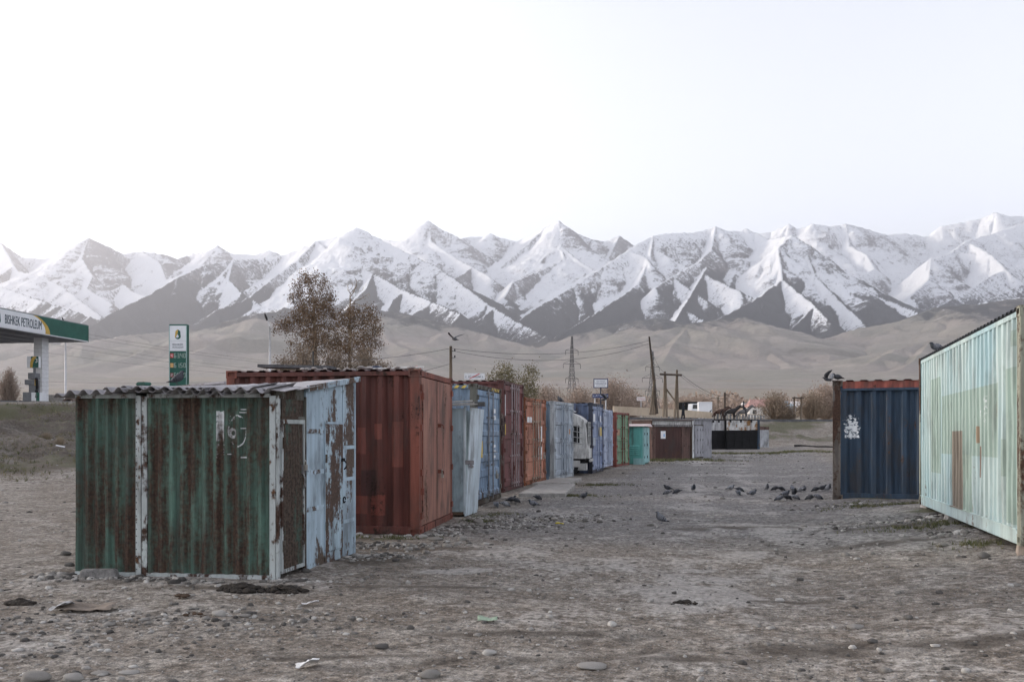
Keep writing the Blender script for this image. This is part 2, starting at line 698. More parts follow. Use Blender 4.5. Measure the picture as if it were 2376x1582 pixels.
def make_ground():
    fr = np.radians(36.0)
    ang = np.concatenate([np.linspace(-fr, fr, 640), np.linspace(fr, 2 * math.pi - fr, 122)[1:-1]])
    rad = np.concatenate([np.geomspace(0.5, 4.5, 34)[:-1], np.geomspace(4.5, 42, 430)[:-1], np.geomspace(42, 170, 150)[:-1], np.geomspace(170, 5200, 100)])
    A, R = np.meshgrid(ang, rad)
    l, d = R * np.sin(A), R * np.cos(A)
    X, Y = l * CY - d * SY, l * SY + d * CY
    Z, mud, s, w, bank, far, dd, n1, n2 = ground_full(X, Y)
    Z = Z - 8.0 * sstep(2452, 2600, dd)
    nn = fbm(X * 0.12 + 40, Y * 0.12, 4, 0.55)
    dust = 0.36 + 0.28 * n1 + 0.15 * n2
    c = P(1060, 1322, EYE * FPX / 320)
    dust = np.maximum(dust, 1.3 * np.exp(-(((X - c.x) * CY + (Y - c.y) * SY) / 0.5) ** 2 - ((-(X - c.x) * SY + (Y - c.y) * CY) / 0.22) ** 2))
    for (q_, hw, dep) in TRACKS[-2:]:
        dust = dust + (0.16 + 0.25 * n1 + 0.2 * n2) * np.exp(-(seg_dist(X + 0.3 * n1, Y, q_) / 0.42) ** 2)
    grass = np.zeros_like(X)
    for (px, py, a, b, k) in GRASS_SPOTS:
        q = P(px, py, EYE * FPX / (py - HYP))
        u = (X - q.x) * CY + (Y - q.y) * SY
        v = -(X - q.x) * SY + (Y - q.y) * CY
        grass = np.maximum(grass, k * np.exp(-(u / a) ** 2 - (v / b) ** 2))
    sl = sstep(0.02, 0.12, bank) * sstep(1.0, 0.9, bank)
    grass = np.maximum(grass, sl * (0.50 + 0.55 * nn + 0.25 * n1))
    mud = np.maximum(mud, sl * np.clip(0.68 + 0.5 * fbm(X * 0.3, Y * 0.3 + 9, 3), 0, 0.95) * (1 - sstep(85, 100, Y)))
    plain_a = sstep(0.93, 1.0, bank) * sstep(60, 160, R)
    tar = sstep(0.985, 1.0, bank) * (1 - sstep(60, 160, R))
    lane = sstep(9.5, 14.5, Y + 1.2 * n1 + 0.5 * X * 0) * sstep(-5.6, -4.2, X + 0.5 * n1) * sstep(4.0, 2.2, X + 0.5 * n1) * sstep(95, 70, Y) * 0.85
    o = grid_mesh('ground', X, Y, Z, ground_material(), True, dict(lane=lane, mud=mud, grass=grass, dust=dust, plain=plain_a, tar=tar))
    o['kind'] = 'structure'
    o['label'] = 'grey brown gravel yard with damp wheel tracks and road bank'
    return o


# where thin green grass grows: px, py, half length, half depth, strength
GRASS_SPOTS = [(2190, 1215, 0.9, 0.5, 1.0), (2280, 1262, 0.5, 0.3, 1.0), (2050, 1172, 1.0, 0.3, 0.9), (1985, 1168, 0.5, 0.2, 0.7), (1130, 1195, 0.6, 0.3, 0.8), (900, 1248, 0.8, 0.18, 0.9),
               (1100, 1210, 0.6, 0.2, 0.8), (1390, 1125, 0.8, 0.5, 0.9), (1330, 1150, 0.7, 0.4, 0.9), (1560, 1068, 3.0, 1.0, 0.55), (1690, 1052, 5.0, 1.6, 0.6), (1840, 1048, 3.0, 1.5, 0.4)]

# ------------------------------------------------------------------ mountains
RIDGES = [
    # (columns, rows, km) from the photo; kind h = high range, f = foothill
    ('h', [(-320, 585, 14), (-200, 560, 14), (-90, 600, 14), (0, 562, 13.6), (50, 596, 13.6), (105, 601, 13.6), (145, 590, 13.4), (165, 574, 13.2), (205, 552, 13), (245, 570, 13.2), (285, 590, 13.4), (330, 584, 13.4), (375, 589, 13.4), (412, 602, 13.6), (455, 585, 14.2), (485, 588, 13.6), (505, 570, 13.2), (535, 590, 13.2), (590, 593, 13.2), (628, 580, 13), (660, 596, 13)]),
    ('h', [(205, 552, 13), (190, 600, 12.5), (215, 640, 12.0), (200, 670, 11.6), (260, 705, 11)]),
    ('h', [(0, 562, 13.6), (40, 630, 12.5), (90, 640, 12), (150, 670, 11.4), (235, 735, 10.6)]),
    ('h', [(330, 584, 13.4), (370, 610, 12.8), (385, 650, 12.2), (420, 640, 12)]),
    ('h', [(285, 660, 12), (310, 680, 11.6), (345, 690, 11.2)]),
    ('h', [(505, 570, 13.2), (480, 600, 12.8), (460, 625, 12.4)]),
    ('h', [(-160, 640, 10), (-60, 650, 9.7), (20, 672, 9.4), (100, 700, 9.0), (170, 722, 8.8), (230, 745, 8.6)]),
    # front left spur
    ('h', [(205, 762, 7.6), (270, 722, 8.0), (340, 688, 8.5), (410, 645, 9.0), (475, 615, 9.5), (540, 604, 9.9), (600, 601, 10.2), (660, 592, 10.3), (700, 576, 10.3), (735, 559, 10.2), (765, 555, 10.2), (800, 545, 10.1), (828, 527, 10), (855, 541, 10), (895, 562, 9.9), (950, 590, 9.6), (1010, 618, 9.3), (1065, 655, 8.9), (1130, 705, 8.4), (1200, 748, 7.9), (1275, 785, 7.3)]),
    ('h', [(735, 559, 10.2), (775, 590, 9.7), (830, 620, 9.3), (865, 634, 9.0), (930, 672, 8.6), (1000, 700, 8.2), (1070, 730, 7.8)]),
    ('h', [(735, 559, 10.2), (690, 604, 9.7), (640, 640, 9.2), (580, 690, 8.6), (500, 722, 8.1)]),
    ('h', [(540, 604, 9.9), (530, 650, 9.2), (560, 680, 8.8)]),
    ('h', [(865, 634, 9.0), (850, 670, 8.6), (820, 700, 8.2)]),
    # centre
    ('h', [(880, 556, 14), (900, 558, 13.8), (930, 562, 13.6), (950, 556, 13.2), (968, 540, 13), (978, 528, 13), (993, 511, 13), (1006, 527, 13), (1025, 545, 13.1), (1050, 559, 13.3), (1090, 549, 13.6), (1120, 550, 13.6), (1137, 541, 13.6), (1160, 552, 13.6), (1200, 561, 13.6), (1235, 545, 13.2), (1265, 528, 12.8), (1297, 513, 12.6), (1315, 527, 12.6), (1340, 543, 12.7), (1370, 556, 12.9), (1400, 560, 13), (1437, 547, 13), (1470, 568, 13), (1540, 570, 13)]),
    ('h', [(993, 511, 13), (1000, 560, 12.5), (1060, 600, 11.8), (1110, 628, 11.2), (1140, 645, 10.8)]),
    ('h', [(968, 540, 13), (940, 575, 12.4), (935, 600, 12), (990, 610, 11.5), (1040, 640, 11)]),
    ('h', [(1297, 513, 12.6), (1300, 570, 12.0), (1310, 600, 11.6), (1250, 630, 11.1), (1190, 655, 10.6), (1170, 690, 10.1)]),
    ('h', [(1300, 570, 12.0), (1350, 610, 11.4), (1400, 640, 11)]),
    ('h', [(1265, 528, 12.8), (1220, 570, 12.3), (1180, 602, 11.9), (1160, 622, 11.7)]),
    ('h', [(1437, 547, 13), (1420, 580, 12.4), (1405, 610, 12)]),
    # front right massif
    ('h', [(1195, 750, 7.9), (1250, 712, 8.4), (1330, 665, 8.9), (1400, 618, 9.4), (1470, 572, 9.8), (1515, 548, 10), (1560, 541, 10.1), (1605, 541, 10.2), (1640, 533, 10.3), (1660, 525, 10.3), (1690, 537, 10.3), (1715, 538, 10.4), (1730, 529, 10.4), (1755, 542, 10.3), (1785, 556, 10.0), (1812, 552, 9.7), (1838, 546, 9.5), (1860, 560, 9.4), (1900, 600, 9.2), (1960, 645, 8.8), (2040, 690, 8.4), (2130, 725, 7.9)]),
    ('h', [(1515, 548, 10), (1508, 600, 9.5), (1480, 660, 8.9), (1440, 690, 8.5), (1370, 735, 7.9), (1290, 785, 7.3)]),
    ('h', [(1660, 525, 10.3), (1650, 580, 9.7), (1620, 610, 9.3), (1560, 640, 9.0), (1520, 670, 8.7)]),
    ('h', [(1838, 546, 9.5), (1805, 575, 9.2), (1812, 620, 8.8), (1815, 650, 8.5), (1760, 690, 8.1), (1690, 730, 7.6), (1640, 755, 7.2)]),
    ('h', [(1815, 650, 8.5), (1880, 700, 7.9), (1930, 750, 7.3)]),
    ('h', [(1860, 560, 9.4), (1890, 640, 8.7), (1960, 710, 8.0), (2010, 755, 7.4)]),
    ('h', [(1640, 620, 9.2), (1600, 690, 8.5), (1570, 740, 7.8)]),
    # far right
    ('h', [(1750, 545, 13.5), (1790, 538, 13.5), (1830, 520, 13.4), (1850, 533, 13.3), (1885, 520, 13.2), (1925, 527, 13.2), (1962, 520, 13.2), (2010, 532, 13.4), (2055, 545, 13.6), (2100, 541, 13.6), (2150, 549, 13.6), (2185, 524, 13.6), (2230, 516, 13.6), (2275, 507, 13.6), (2311, 492, 13.5), (2335, 501, 13.4), (2400, 505, 13.4), (2500, 540, 13.4), (2600, 520, 13.4), (2760, 560, 13.4)]),
    ('h', [(1962, 520, 13.2), (1970, 570, 12.6), (2010, 590, 12.1), (2030, 625, 11.6), (1980, 650, 11)]),
    ('h', [(2470, 500, 12), (2376, 517, 11.9), (2310, 540, 11.7), (2240, 560, 11.4), (2200, 590, 11.1), (2160, 600, 10.9), (2155, 650, 10.4), (2110, 690, 9.9)]),
    ('h', [(2600, 560, 11), (2376, 612, 10.5), (2300, 640, 10.2), (2220, 690, 9.6), (2150, 725, 9.1)]),
    ('h', [(2700, 600, 9.5), (2500, 625, 9.2), (2376, 655, 8.9), (2310, 690, 8.5), (2250, 715, 8.1)]),
    # brown foothills
    ('f', [(2700, 660, 6.4), (2500, 670, 6.3), (2376, 688, 6.2), (2260, 705, 6.1), (2170, 712, 6.0), (2110, 738, 5.8), (2040, 772, 5.6), (1970, 812, 5.2), (1930, 845, 4.8)]),
    ('f', [(1440, 800, 5.0), (1500, 780, 5.2), (1590, 752, 5.6), (1680, 738, 5.9), (1730, 735, 6.0), (1790, 768, 5.6), (1850, 800, 5.2), (1900, 840, 4.7)]),
    ('f', [(1730, 735, 6.0), (1740, 790, 5.2), (1790, 820, 4.7), (1830, 850, 4.3)]),
    ('f', [(1600, 752, 5.6), (1560, 800, 4.9), (1540, 840, 4.4)]),
    ('f', [(2500, 770, 4.6), (2280, 785, 4.6), (2160, 788, 4.6), (2080, 808, 4.4), (2010, 850, 3.9)]),
    ('f', [(2160, 788, 4.6), (2120, 840, 4.0), (2070, 880, 3.5)]),
    ('f', [(1400, 760, 6.6), (1480, 742, 6.8), (1540, 738, 7.0), (1600, 760, 6.6)]),
    ('f', [(150, 800, 5.3), (280, 778, 5.6), (430, 765, 5.9), (520, 756, 6.1), (590, 740, 6.3), (660, 712, 6.6), (720, 730, 6.4), (800, 742, 6.3), (870, 718, 6.5), (940, 726, 6.4), (1010, 745, 6.2), (1110, 770, 5.9), (1230, 805, 5.4)]),
    ('f', [(660, 712, 6.6), (560, 770, 5.6), (420, 830, 4.6)]),
    ('f', [(430, 765, 5.9), (300, 830, 4.8), (150, 870, 4.0)]),
    ('f', [(-300, 760, 6.5), (-100, 770, 6.3), (60, 790, 6.0), (150, 800, 5.6)]),
    ('f', [(870, 718, 6.5), (900, 790, 5.3), (1000, 830, 4.6)]),
]


def mountain_material():
    n = NT('mountain')
    o = n.vmul(n.obj(), (0.001, 0.001, 0.001))
    snow, forest, grass = n.attr('snow'), n.attr('forest'), n.attr('grass')
    a = n.noise(o, 9.0, 8, 0.68)
    b = n.noise(n.vmul(o, (1, 1, 2.2)), 48.0, 7, 0.75)
    cb = n.t.nodes.new('ShaderNodeCombineXYZ')
    n.set(cb.inputs[0], n.mul(n.attr('rs'), 16.0))
    n.set(cb.inputs[1], n.mul(n.attr('rd'), 6.0))
    warp = n.vadd(cb.outputs[0], n.vmul(n.noise(o, 6.0, 4, 0.6), 0.8))
    st = n.noise(warp, 2.6, 8, 0.78)
    rock = n.mix(n.ss(0.35, 0.65, a), (0.085, 0.080, 0.084), (0.16, 0.145, 0.135))
    rock = n.scale_col(rock, n.ss(0.3, 0.7, b, 0.6, 1.35))
    g1 = n.mix(n.ss(0.38, 0.62, n.noise(o, 1.6, 5, 0.55)), (0.32, 0.280, 0.248), (0.265, 0.248, 0.21))
    g1 = n.mix(n.ss(0.5, 0.72, n.noise(n.vmul(o, (1.0, 2.2, 1)), 2.4, 5, 0.6), 0, 0.7), g1, (0.42, 0.37, 0.325))
    # gullies coloured darker as scrub, to paint in shading the soft sun lacks
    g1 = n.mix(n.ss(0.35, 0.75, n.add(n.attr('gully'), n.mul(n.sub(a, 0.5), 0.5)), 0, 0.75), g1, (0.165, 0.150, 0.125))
    g1 = n.mix(n.ss(0.55, 0.7, n.noise(n.vmul(o, (1.0, 1.0, 3.0)), 5.0, 6, 0.65), 0, 0.5), g1, (0.20, 0.185, 0.15))
    g1 = n.scale_col(g1, n.ss(0.3, 0.7, b, 0.85, 1.12))
    col = n.mix(n.ss(0.3, 0.7, n.add(grass, n.mul(n.sub(a, 0.5), 0.6))), rock, g1)
    fm = n.ss(0.40, 0.60, n.add(forest, n.add(n.mul(n.sub(a, 0.5), 0.9), n.mul(n.sub(b, 0.5), 0.5))))
    col = n.mix(n.mul(fm, 0.85), col, n.scale_col((0.034, 0.037, 0.038), n.ss(0.3, 0.7, b, 0.7, 1.4)))
    sm = n.ss(0.44, 0.56, n.add(snow, n.add(n.mul(n.sub(st, 0.5), 1.7), n.add(n.mul(n.sub(a, 0.5), 0.35), n.mul(n.sub(b, 0.5), 1.6)))))
    col = n.mix(sm, col, (0.86, 0.88, 0.91))
    n.bump(n.add(n.mul(st, 0.5), n.add(n.mul(a, 0.4), n.mul(b, 0.4))), 0.6, 35.0)
    return n.done(col, n.ss(0, 1, sm, 0.95, 0.6), 0.0, 0.12)


def make_mountains():
    tt = np.concatenate([np.linspace(-1.25, -0.63, 70)[:-1], np.linspace(-0.63, 0.63, 1040), np.linspace(0.63, 1.25, 70)[1:]])
    dd = np.concatenate([np.linspace(2450, 6000, 100)[:-1], np.linspace(6000, 13900, 250)[:-1], np.linspace(13900, 18500, 24)])
    T, D = np.meshgrid(tt, dd)
    L = T * D
    base = np.interp(D, BASE_D, BASE_Z)
    base = base + 22 * fbm(L / 900.0, D / 900.0, 3) * sstep(2300, 3600, D) + 3.15
    h1 = np.full(L.shape, -1e9)
    h2 = np.full(L.shape, -1e9)
    SS = np.zeros_like(L)
    DS = np.zeros_like(L)
    KH = np.zeros_like(L)
    wx = L + 70 * fbm(L / 700.0 + 3, D / 700.0, 3)
    wy = D + 70 * fbm(L / 700.0 - 13, D / 700.0 + 8, 3)
    rng = np.random.default_rng(42)
    lines = []
    for ri, (kind, pts) in enumerate(RIDGES):
        q = np.array([((px - CXP) / FPX * km * 1000, km * 1000, EYE + (HYP - py) / FPX * km * 1000) for (px, py, km) in pts])
        lines.append((kind, q, 0))
        # side spurs running down from the crest
        seg = np.hypot(np.diff(q[:, 0]), np.diff(q[:, 1]))
        cum = np.concatenate([[0], np.cumsum(seg)])
        pos = rng.uniform(60, 260)
        while pos < cum[-1]:
            c = np.array([np.interp(pos, cum, q[:, k]) for k in range(3)])
            c2 = np.array([np.interp(min(pos + 60, cum[-1]), cum, q[:, k]) for k in range(3)])
            c1 = np.array([np.interp(max(pos - 60, 0), cum, q[:, k]) for k in range(3)])
            tg = (c2 - c1)[:2]
            tg /= np.linalg.norm(tg) + 1e-9
            dn = -np.sign(c2[2] - c1[2]) * tg
            bz = np.interp(c[1], BASE_D, BASE_Z)
            high = c[2] - bz
            for sd in (-1, 1):
                if rng.random() < (0.80 if kind == 'h' else 0.15) or high < (180 if kind == 'h' else 60):
                    continue
                nr = np.array([-tg[1], tg[0]]) * sd
                dr = nr + dn * rng.uniform(0.1, 0.8)
                dr /= np.linalg.norm(dr)
                ln = (rng.uniform(350, 1500) * min(1.0, high / 700) if kind == 'h' else rng.uniform(320, 800) * min(1.0, high / 160))
                sl = rng.uniform(0.50, 0.66) if kind == 'h' else rng.uniform(0.20, 0.28)
                bend = np.array([-dr[1], dr[0]]) * rng.uniform(-0.25, 0.25) * ln
                z0 = c[2] - (10 if kind == 'h' else 4)
                lines.append((kind, np.array([[c[0], c[1], z0], [c[0] + dr[0] * ln * 0.5 + bend[0], c[1] + dr[1] * ln * 0.5 + bend[1], z0 - sl * ln * 0.45], [c[0] + dr[0] * ln, c[1] + dr[1] * ln, z0 - sl * ln]]), 1))
            pos += rng.uniform(260, 900) if kind == 'h' else rng.uniform(230, 420)
    for ri, (kind, q, lev) in enumerate(lines):
        k1, k2, kn = (0.86, 0.58, 600.0) if kind == 'h' else (0.42, 0.26, 380.0)
        reach = (2600.0 if lev == 0 else 900.0) if kind == 'h' else (1900.0 if lev == 0 else 700.0)
        r0, r1 = np.searchsorted(dd, [q[:, 1].min() - reach, q[:, 1].max() + reach])
        dlo = max(2450.0, q[:, 1].min() - reach)
        tl = min((q[:, 0].min() - reach) / dlo, (q[:, 0].min() - reach) / (q[:, 1].max() + reach))
        th_ = max((q[:, 0].max() + reach) / dlo, (q[:, 0].max() + reach) / (q[:, 1].max() + reach))
        c0, c1 = np.searchsorted(tt, [tl, th_])
        if r1 <= r0 or c1 <= c0:
            continue
        sl_ = (slice(r0, r1), slice(c0, c1))
        Ls, Ds, wxs, wys = L[sl_], D[sl_], wx[sl_], wy[sl_]
        s0 = 0.0
        bh = np.full(Ls.shape, -1e9)
        bs = np.zeros_like(Ls)
        bd = np.zeros_like(Ls)
        for a, b in zip(q[:-1], q[1:]):
            dx, dy = b[0] - a[0], b[1] - a[1]
            Ln = math.hypot(dx, dy) + 1e-6
            t0 = np.clip(((Ls - a[0]) * dx + (Ds - a[1]) * dy) / (Ln * Ln), 0, 1)
            dist0 = np.hypot(Ls - a[0] - t0 * dx, Ds - a[1] - t0 * dy)
            dist = np.hypot(wxs - a[0] - t0 * dx, wys - a[1] - t0 * dy)
            dist = dist0 + (dist - dist0) * sstep(30, 350, dist0)
            z = a[2] + t0 * (b[2] - a[2])
            hh = z - k1 * np.minimum(dist, kn) - k2 * np.maximum(dist - kn, 0)
            m = hh > bh
            bh = np.where(m, hh, bh)
            bs = np.where(m, s0 + t0 * Ln, bs)
            bd = np.where(m, dist, bd)
            s0 += Ln
        if kind == 'h':
            bh = bh + 20 * ridged(bs / 170.0 + ri * 7.7, bd / 2000.0, 3) * np.exp(-bd / 220.0)
        m = bh > h1[sl_]
        h2[sl_] = np.where(m, h1[sl_], np.maximum(h2[sl_], bh))
        SS[sl_] = np.where(m, bs + (ri % 97) * 5000, SS[sl_])
        DS[sl_] = np.where(m, bd, DS[sl_])
        KH[sl_] = np.where(m, 1.0 if kind == 'h' else 0.0, KH[sl_])
        h1[sl_] = np.where(m, bh, h1[sl_])
    edge = np.clip((h1 - h2) / 70.0, 0.0, 1)
    h1 = np.maximum(h1, base - 400)
    wob = 60 * fbm(L / 300.0, D / 300.0, 3)
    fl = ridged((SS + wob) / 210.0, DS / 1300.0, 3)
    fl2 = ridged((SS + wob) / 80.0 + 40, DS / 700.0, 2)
    amp = np.minimum(DS * 0.17, 48) * edge
    h = h1 + KH * amp * (fl * 0.8 + 0.36 * fl2) + (1 - KH) * np.minimum(DS * 0.30, 75) * edge * (fl * 0.7 + 0.3 * fl2)
    det = fbm(L / 140.0, D / 140.0, 4, 0.62)
    h = h + KH * 15 * det * sstep(0, 200, DS) + (1 - KH) * 4 * det
    k = np.where(KH > 0.5, 55.0, 38.0)
    mx = np.maximum(h, base)
    Z = mx + k * np.log(np.exp((h - mx) / k) + np.exp((base - mx) / k)) - k * 0.05
    Z = np.where(D < 2700, Z * (D - 2450) / 250 + base * (2700 - D) / 250, Z)
    # what grows or lies where
    zl = np.gradient(Z, axis=1) / np.gradient(L, axis=1)
    zd = np.gradient(Z, axis=0) / np.gradient(D, axis=0)
    slope = np.hypot(zl, zd)
    low = fbm(L / 1500.0 + 9, D / 1500.0, 3)
    asp = zl / (slope + 0.12)                       # positive where the slope faces left
    hb = np.maximum(h1, base)
    bl = np.gradient(hb, axis=1) / np.gradient(L, axis=1)
    bd_ = np.gradient(hb, axis=0) / np.gradient(D, axis=0)
    asp0 = np.clip(0.75 * bl / (np.hypot(bl, bd_) + 0.1) + 0.3 * asp, -1, 1)
    hgt = Z + 200 * low
    far_r = sstep(11000, 12600, D)
    cover = 0.52 + 0.62 * asp0 + 0.22 * low - 0.42 * sstep(0.50, 1.05, slope) + 0.20 * sstep(1500, 2300, hgt) - 0.10 * far_r
    cover = cover + 0.13 * (-fl2 * 0.6 - fl * 0.4) * sstep(30, 200, DS)
    alt = sstep(1000, 1480, hgt + 380 * asp0)
    snow = np.where(alt > 0, 0.5 + 0.62 * cover * (0.35 + 0.65 * alt) - (1 - alt) * 0.50, 0.0)
    forest = sstep(640, 860, hgt + 150 * low) * (1 - sstep(1250, 1600, hgt + 240 * asp)) * 0.95 * KH + 0.1 * KH + (1 - KH) * 0.62 * sstep(430, 880, Z + 160 * low)
    grass = 1 - sstep(620, 950, Z + 120 * low) * KH
    X, Y = L * CY - D * SY, L * SY + D * CY
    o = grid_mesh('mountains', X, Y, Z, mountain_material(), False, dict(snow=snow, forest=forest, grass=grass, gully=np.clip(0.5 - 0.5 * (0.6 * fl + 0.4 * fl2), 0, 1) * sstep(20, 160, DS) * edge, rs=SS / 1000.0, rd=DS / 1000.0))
    o['kind'] = 'structure'
    o['label'] = 'snow covered mountain range above brown foothills'
    return o


make_ground()
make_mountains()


def make_haze():
    m = MB()
    m.box(-30000, 30000, -9000, 30000, -2.5, 3900)
    mat = bpy.data.materials.new('haze')
    mat.use_nodes = True
    t = mat.node_tree
    t.nodes.clear()
    out = t.nodes.new('ShaderNodeOutputMaterial')
    pv = t.nodes.new('ShaderNodeVolumePrincipled')
    pv.inputs['Color'].default_value = (0.94, 0.94, 1.0, 1)
    pv.inputs['Density'].default_value = HAZE
    pv.inputs['Anisotropy'].default_value = 0.5
    t.links.new(pv.outputs[0], out.inputs['Volume'])
    o = m.build('haze', mat)
    o['kind'] = 'stuff'
    o['label'] = 'pale thin haze over the valley and mountains'


HAZE = 6.8e-5
make_haze()
# ------------------------------------------------------------------ containers and sheds
def A(r, g, b, k=2.0):
    c = [min(0.82, 0.68 * k * v) for v in S(r, g, b)]
    g_ = 0.3 * c[0] + 0.55 * c[1] + 0.15 * c[2]
    sat = 0.58 if b > r + 8 and b >= g else 0.82
    return tuple(g_ + sat * (v - g_) for v in c)


STEEL = plain('bare_steel', (0.24, 0.24, 0.25), 0.45, 0.3, 12.0, 0.6)
DARK = plain('dark_rubber', (0.018, 0.018, 0.02), 0.8, 0.3, 9.0)
VOID = plain('dark_inside', (0.012, 0.012, 0.013), 0.95, 0.2)
BRASS = plain('padlock_metal', (0.42, 0.40, 0.36), 0.35, 0.2, 20.0, 0.8)
CONC = plain('old_concrete', (0.30, 0.285, 0.265), 0.92, 0.25, 5.0, 0, 0.5)
WHITEP = plain('white_print', (0.72, 0.73, 0.74), 0.6, 0.15, 9.0)
YELLOWP = plain('yellow_print', (0.62, 0.45, 0.10), 0.6, 0.2, 9.0)
REDP = plain('red_print', (0.55, 0.05, 0.045), 0.5, 0.15, 9.0)
BLACKP = plain('black_print', (0.02, 0.02, 0.022), 0.6, 0.15, 9.0)


def casting(m, x0, x1, y0, y1, z0, z1, fx, fy, t=0.03):
    """steel corner fitting with its slots on the outer x and y faces"""
    xi0, xi1 = x0 + t, x1 - t
    yi0, yi1 = y0 + t, y1 - t
    m.box(xi0, xi1, yi0, yi1, z0 + t, z1 - t)
    m.box(x0, x1, y0, y1, z0, z0 + t)
    m.box(x0, x1, y0, y1, z1 - t, z1)
    for (a, b) in ((x0, x0 + t), (x1 - t, x1)):
        for (c, d) in ((y0, y0 + t), (y1 - t, y1)):
            m.box(a, b, c, d, z0 + t, z1 - t)


def solve_yaw(N, pxF, W):
    best = None
    for i in range(-700, 701):
        a = math.radians(i * 0.05)
        x, y = N.x - math.sin(a) * W, N.y + math.cos(a) * W
        e = abs(colof(x, y) - pxF)
        if best is None or e < best[0]:
            best = (e, a)
    return best[1]


def door_leaf(y0, y1, z0, z1, bands, depth=0.03, x=-0.012):
    """pressed steel door: bands are (za, zb) fractions that are pressed in"""
    m = MB()
    zs = [(z0, 0)]
    for (a, b) in bands:
        za, zb = z0 + a * (z1 - z0), z0 + b * (z1 - z0)
        e = 0.025
        zs += [(za, 0), (za + e, 1), (zb - e, 1), (zb, 0)]
    zs.append((z1, 0))
    i0 = 0
    for (z, k) in zs:
        xx = x - depth * k
        m.v += [(xx, y0, z), (xx, y1, z)]
    for k in range(len(zs) - 1):
        m.f.append((2 * k, 2 * k + 1, 2 * k + 3, 2 * k + 2))
    m.box(x - 0.07, x - depth - 0.004, y0, y1, z0, z1)
    # edge strips close the leaf
    m.box(x - 0.05, x + 0.004, y0 - 0.001, y0 + 0.03, z0, z1)
    m.box(x - 0.05, x + 0.004, y1 - 0.03, y1 + 0.001, z0, z1)
    return m


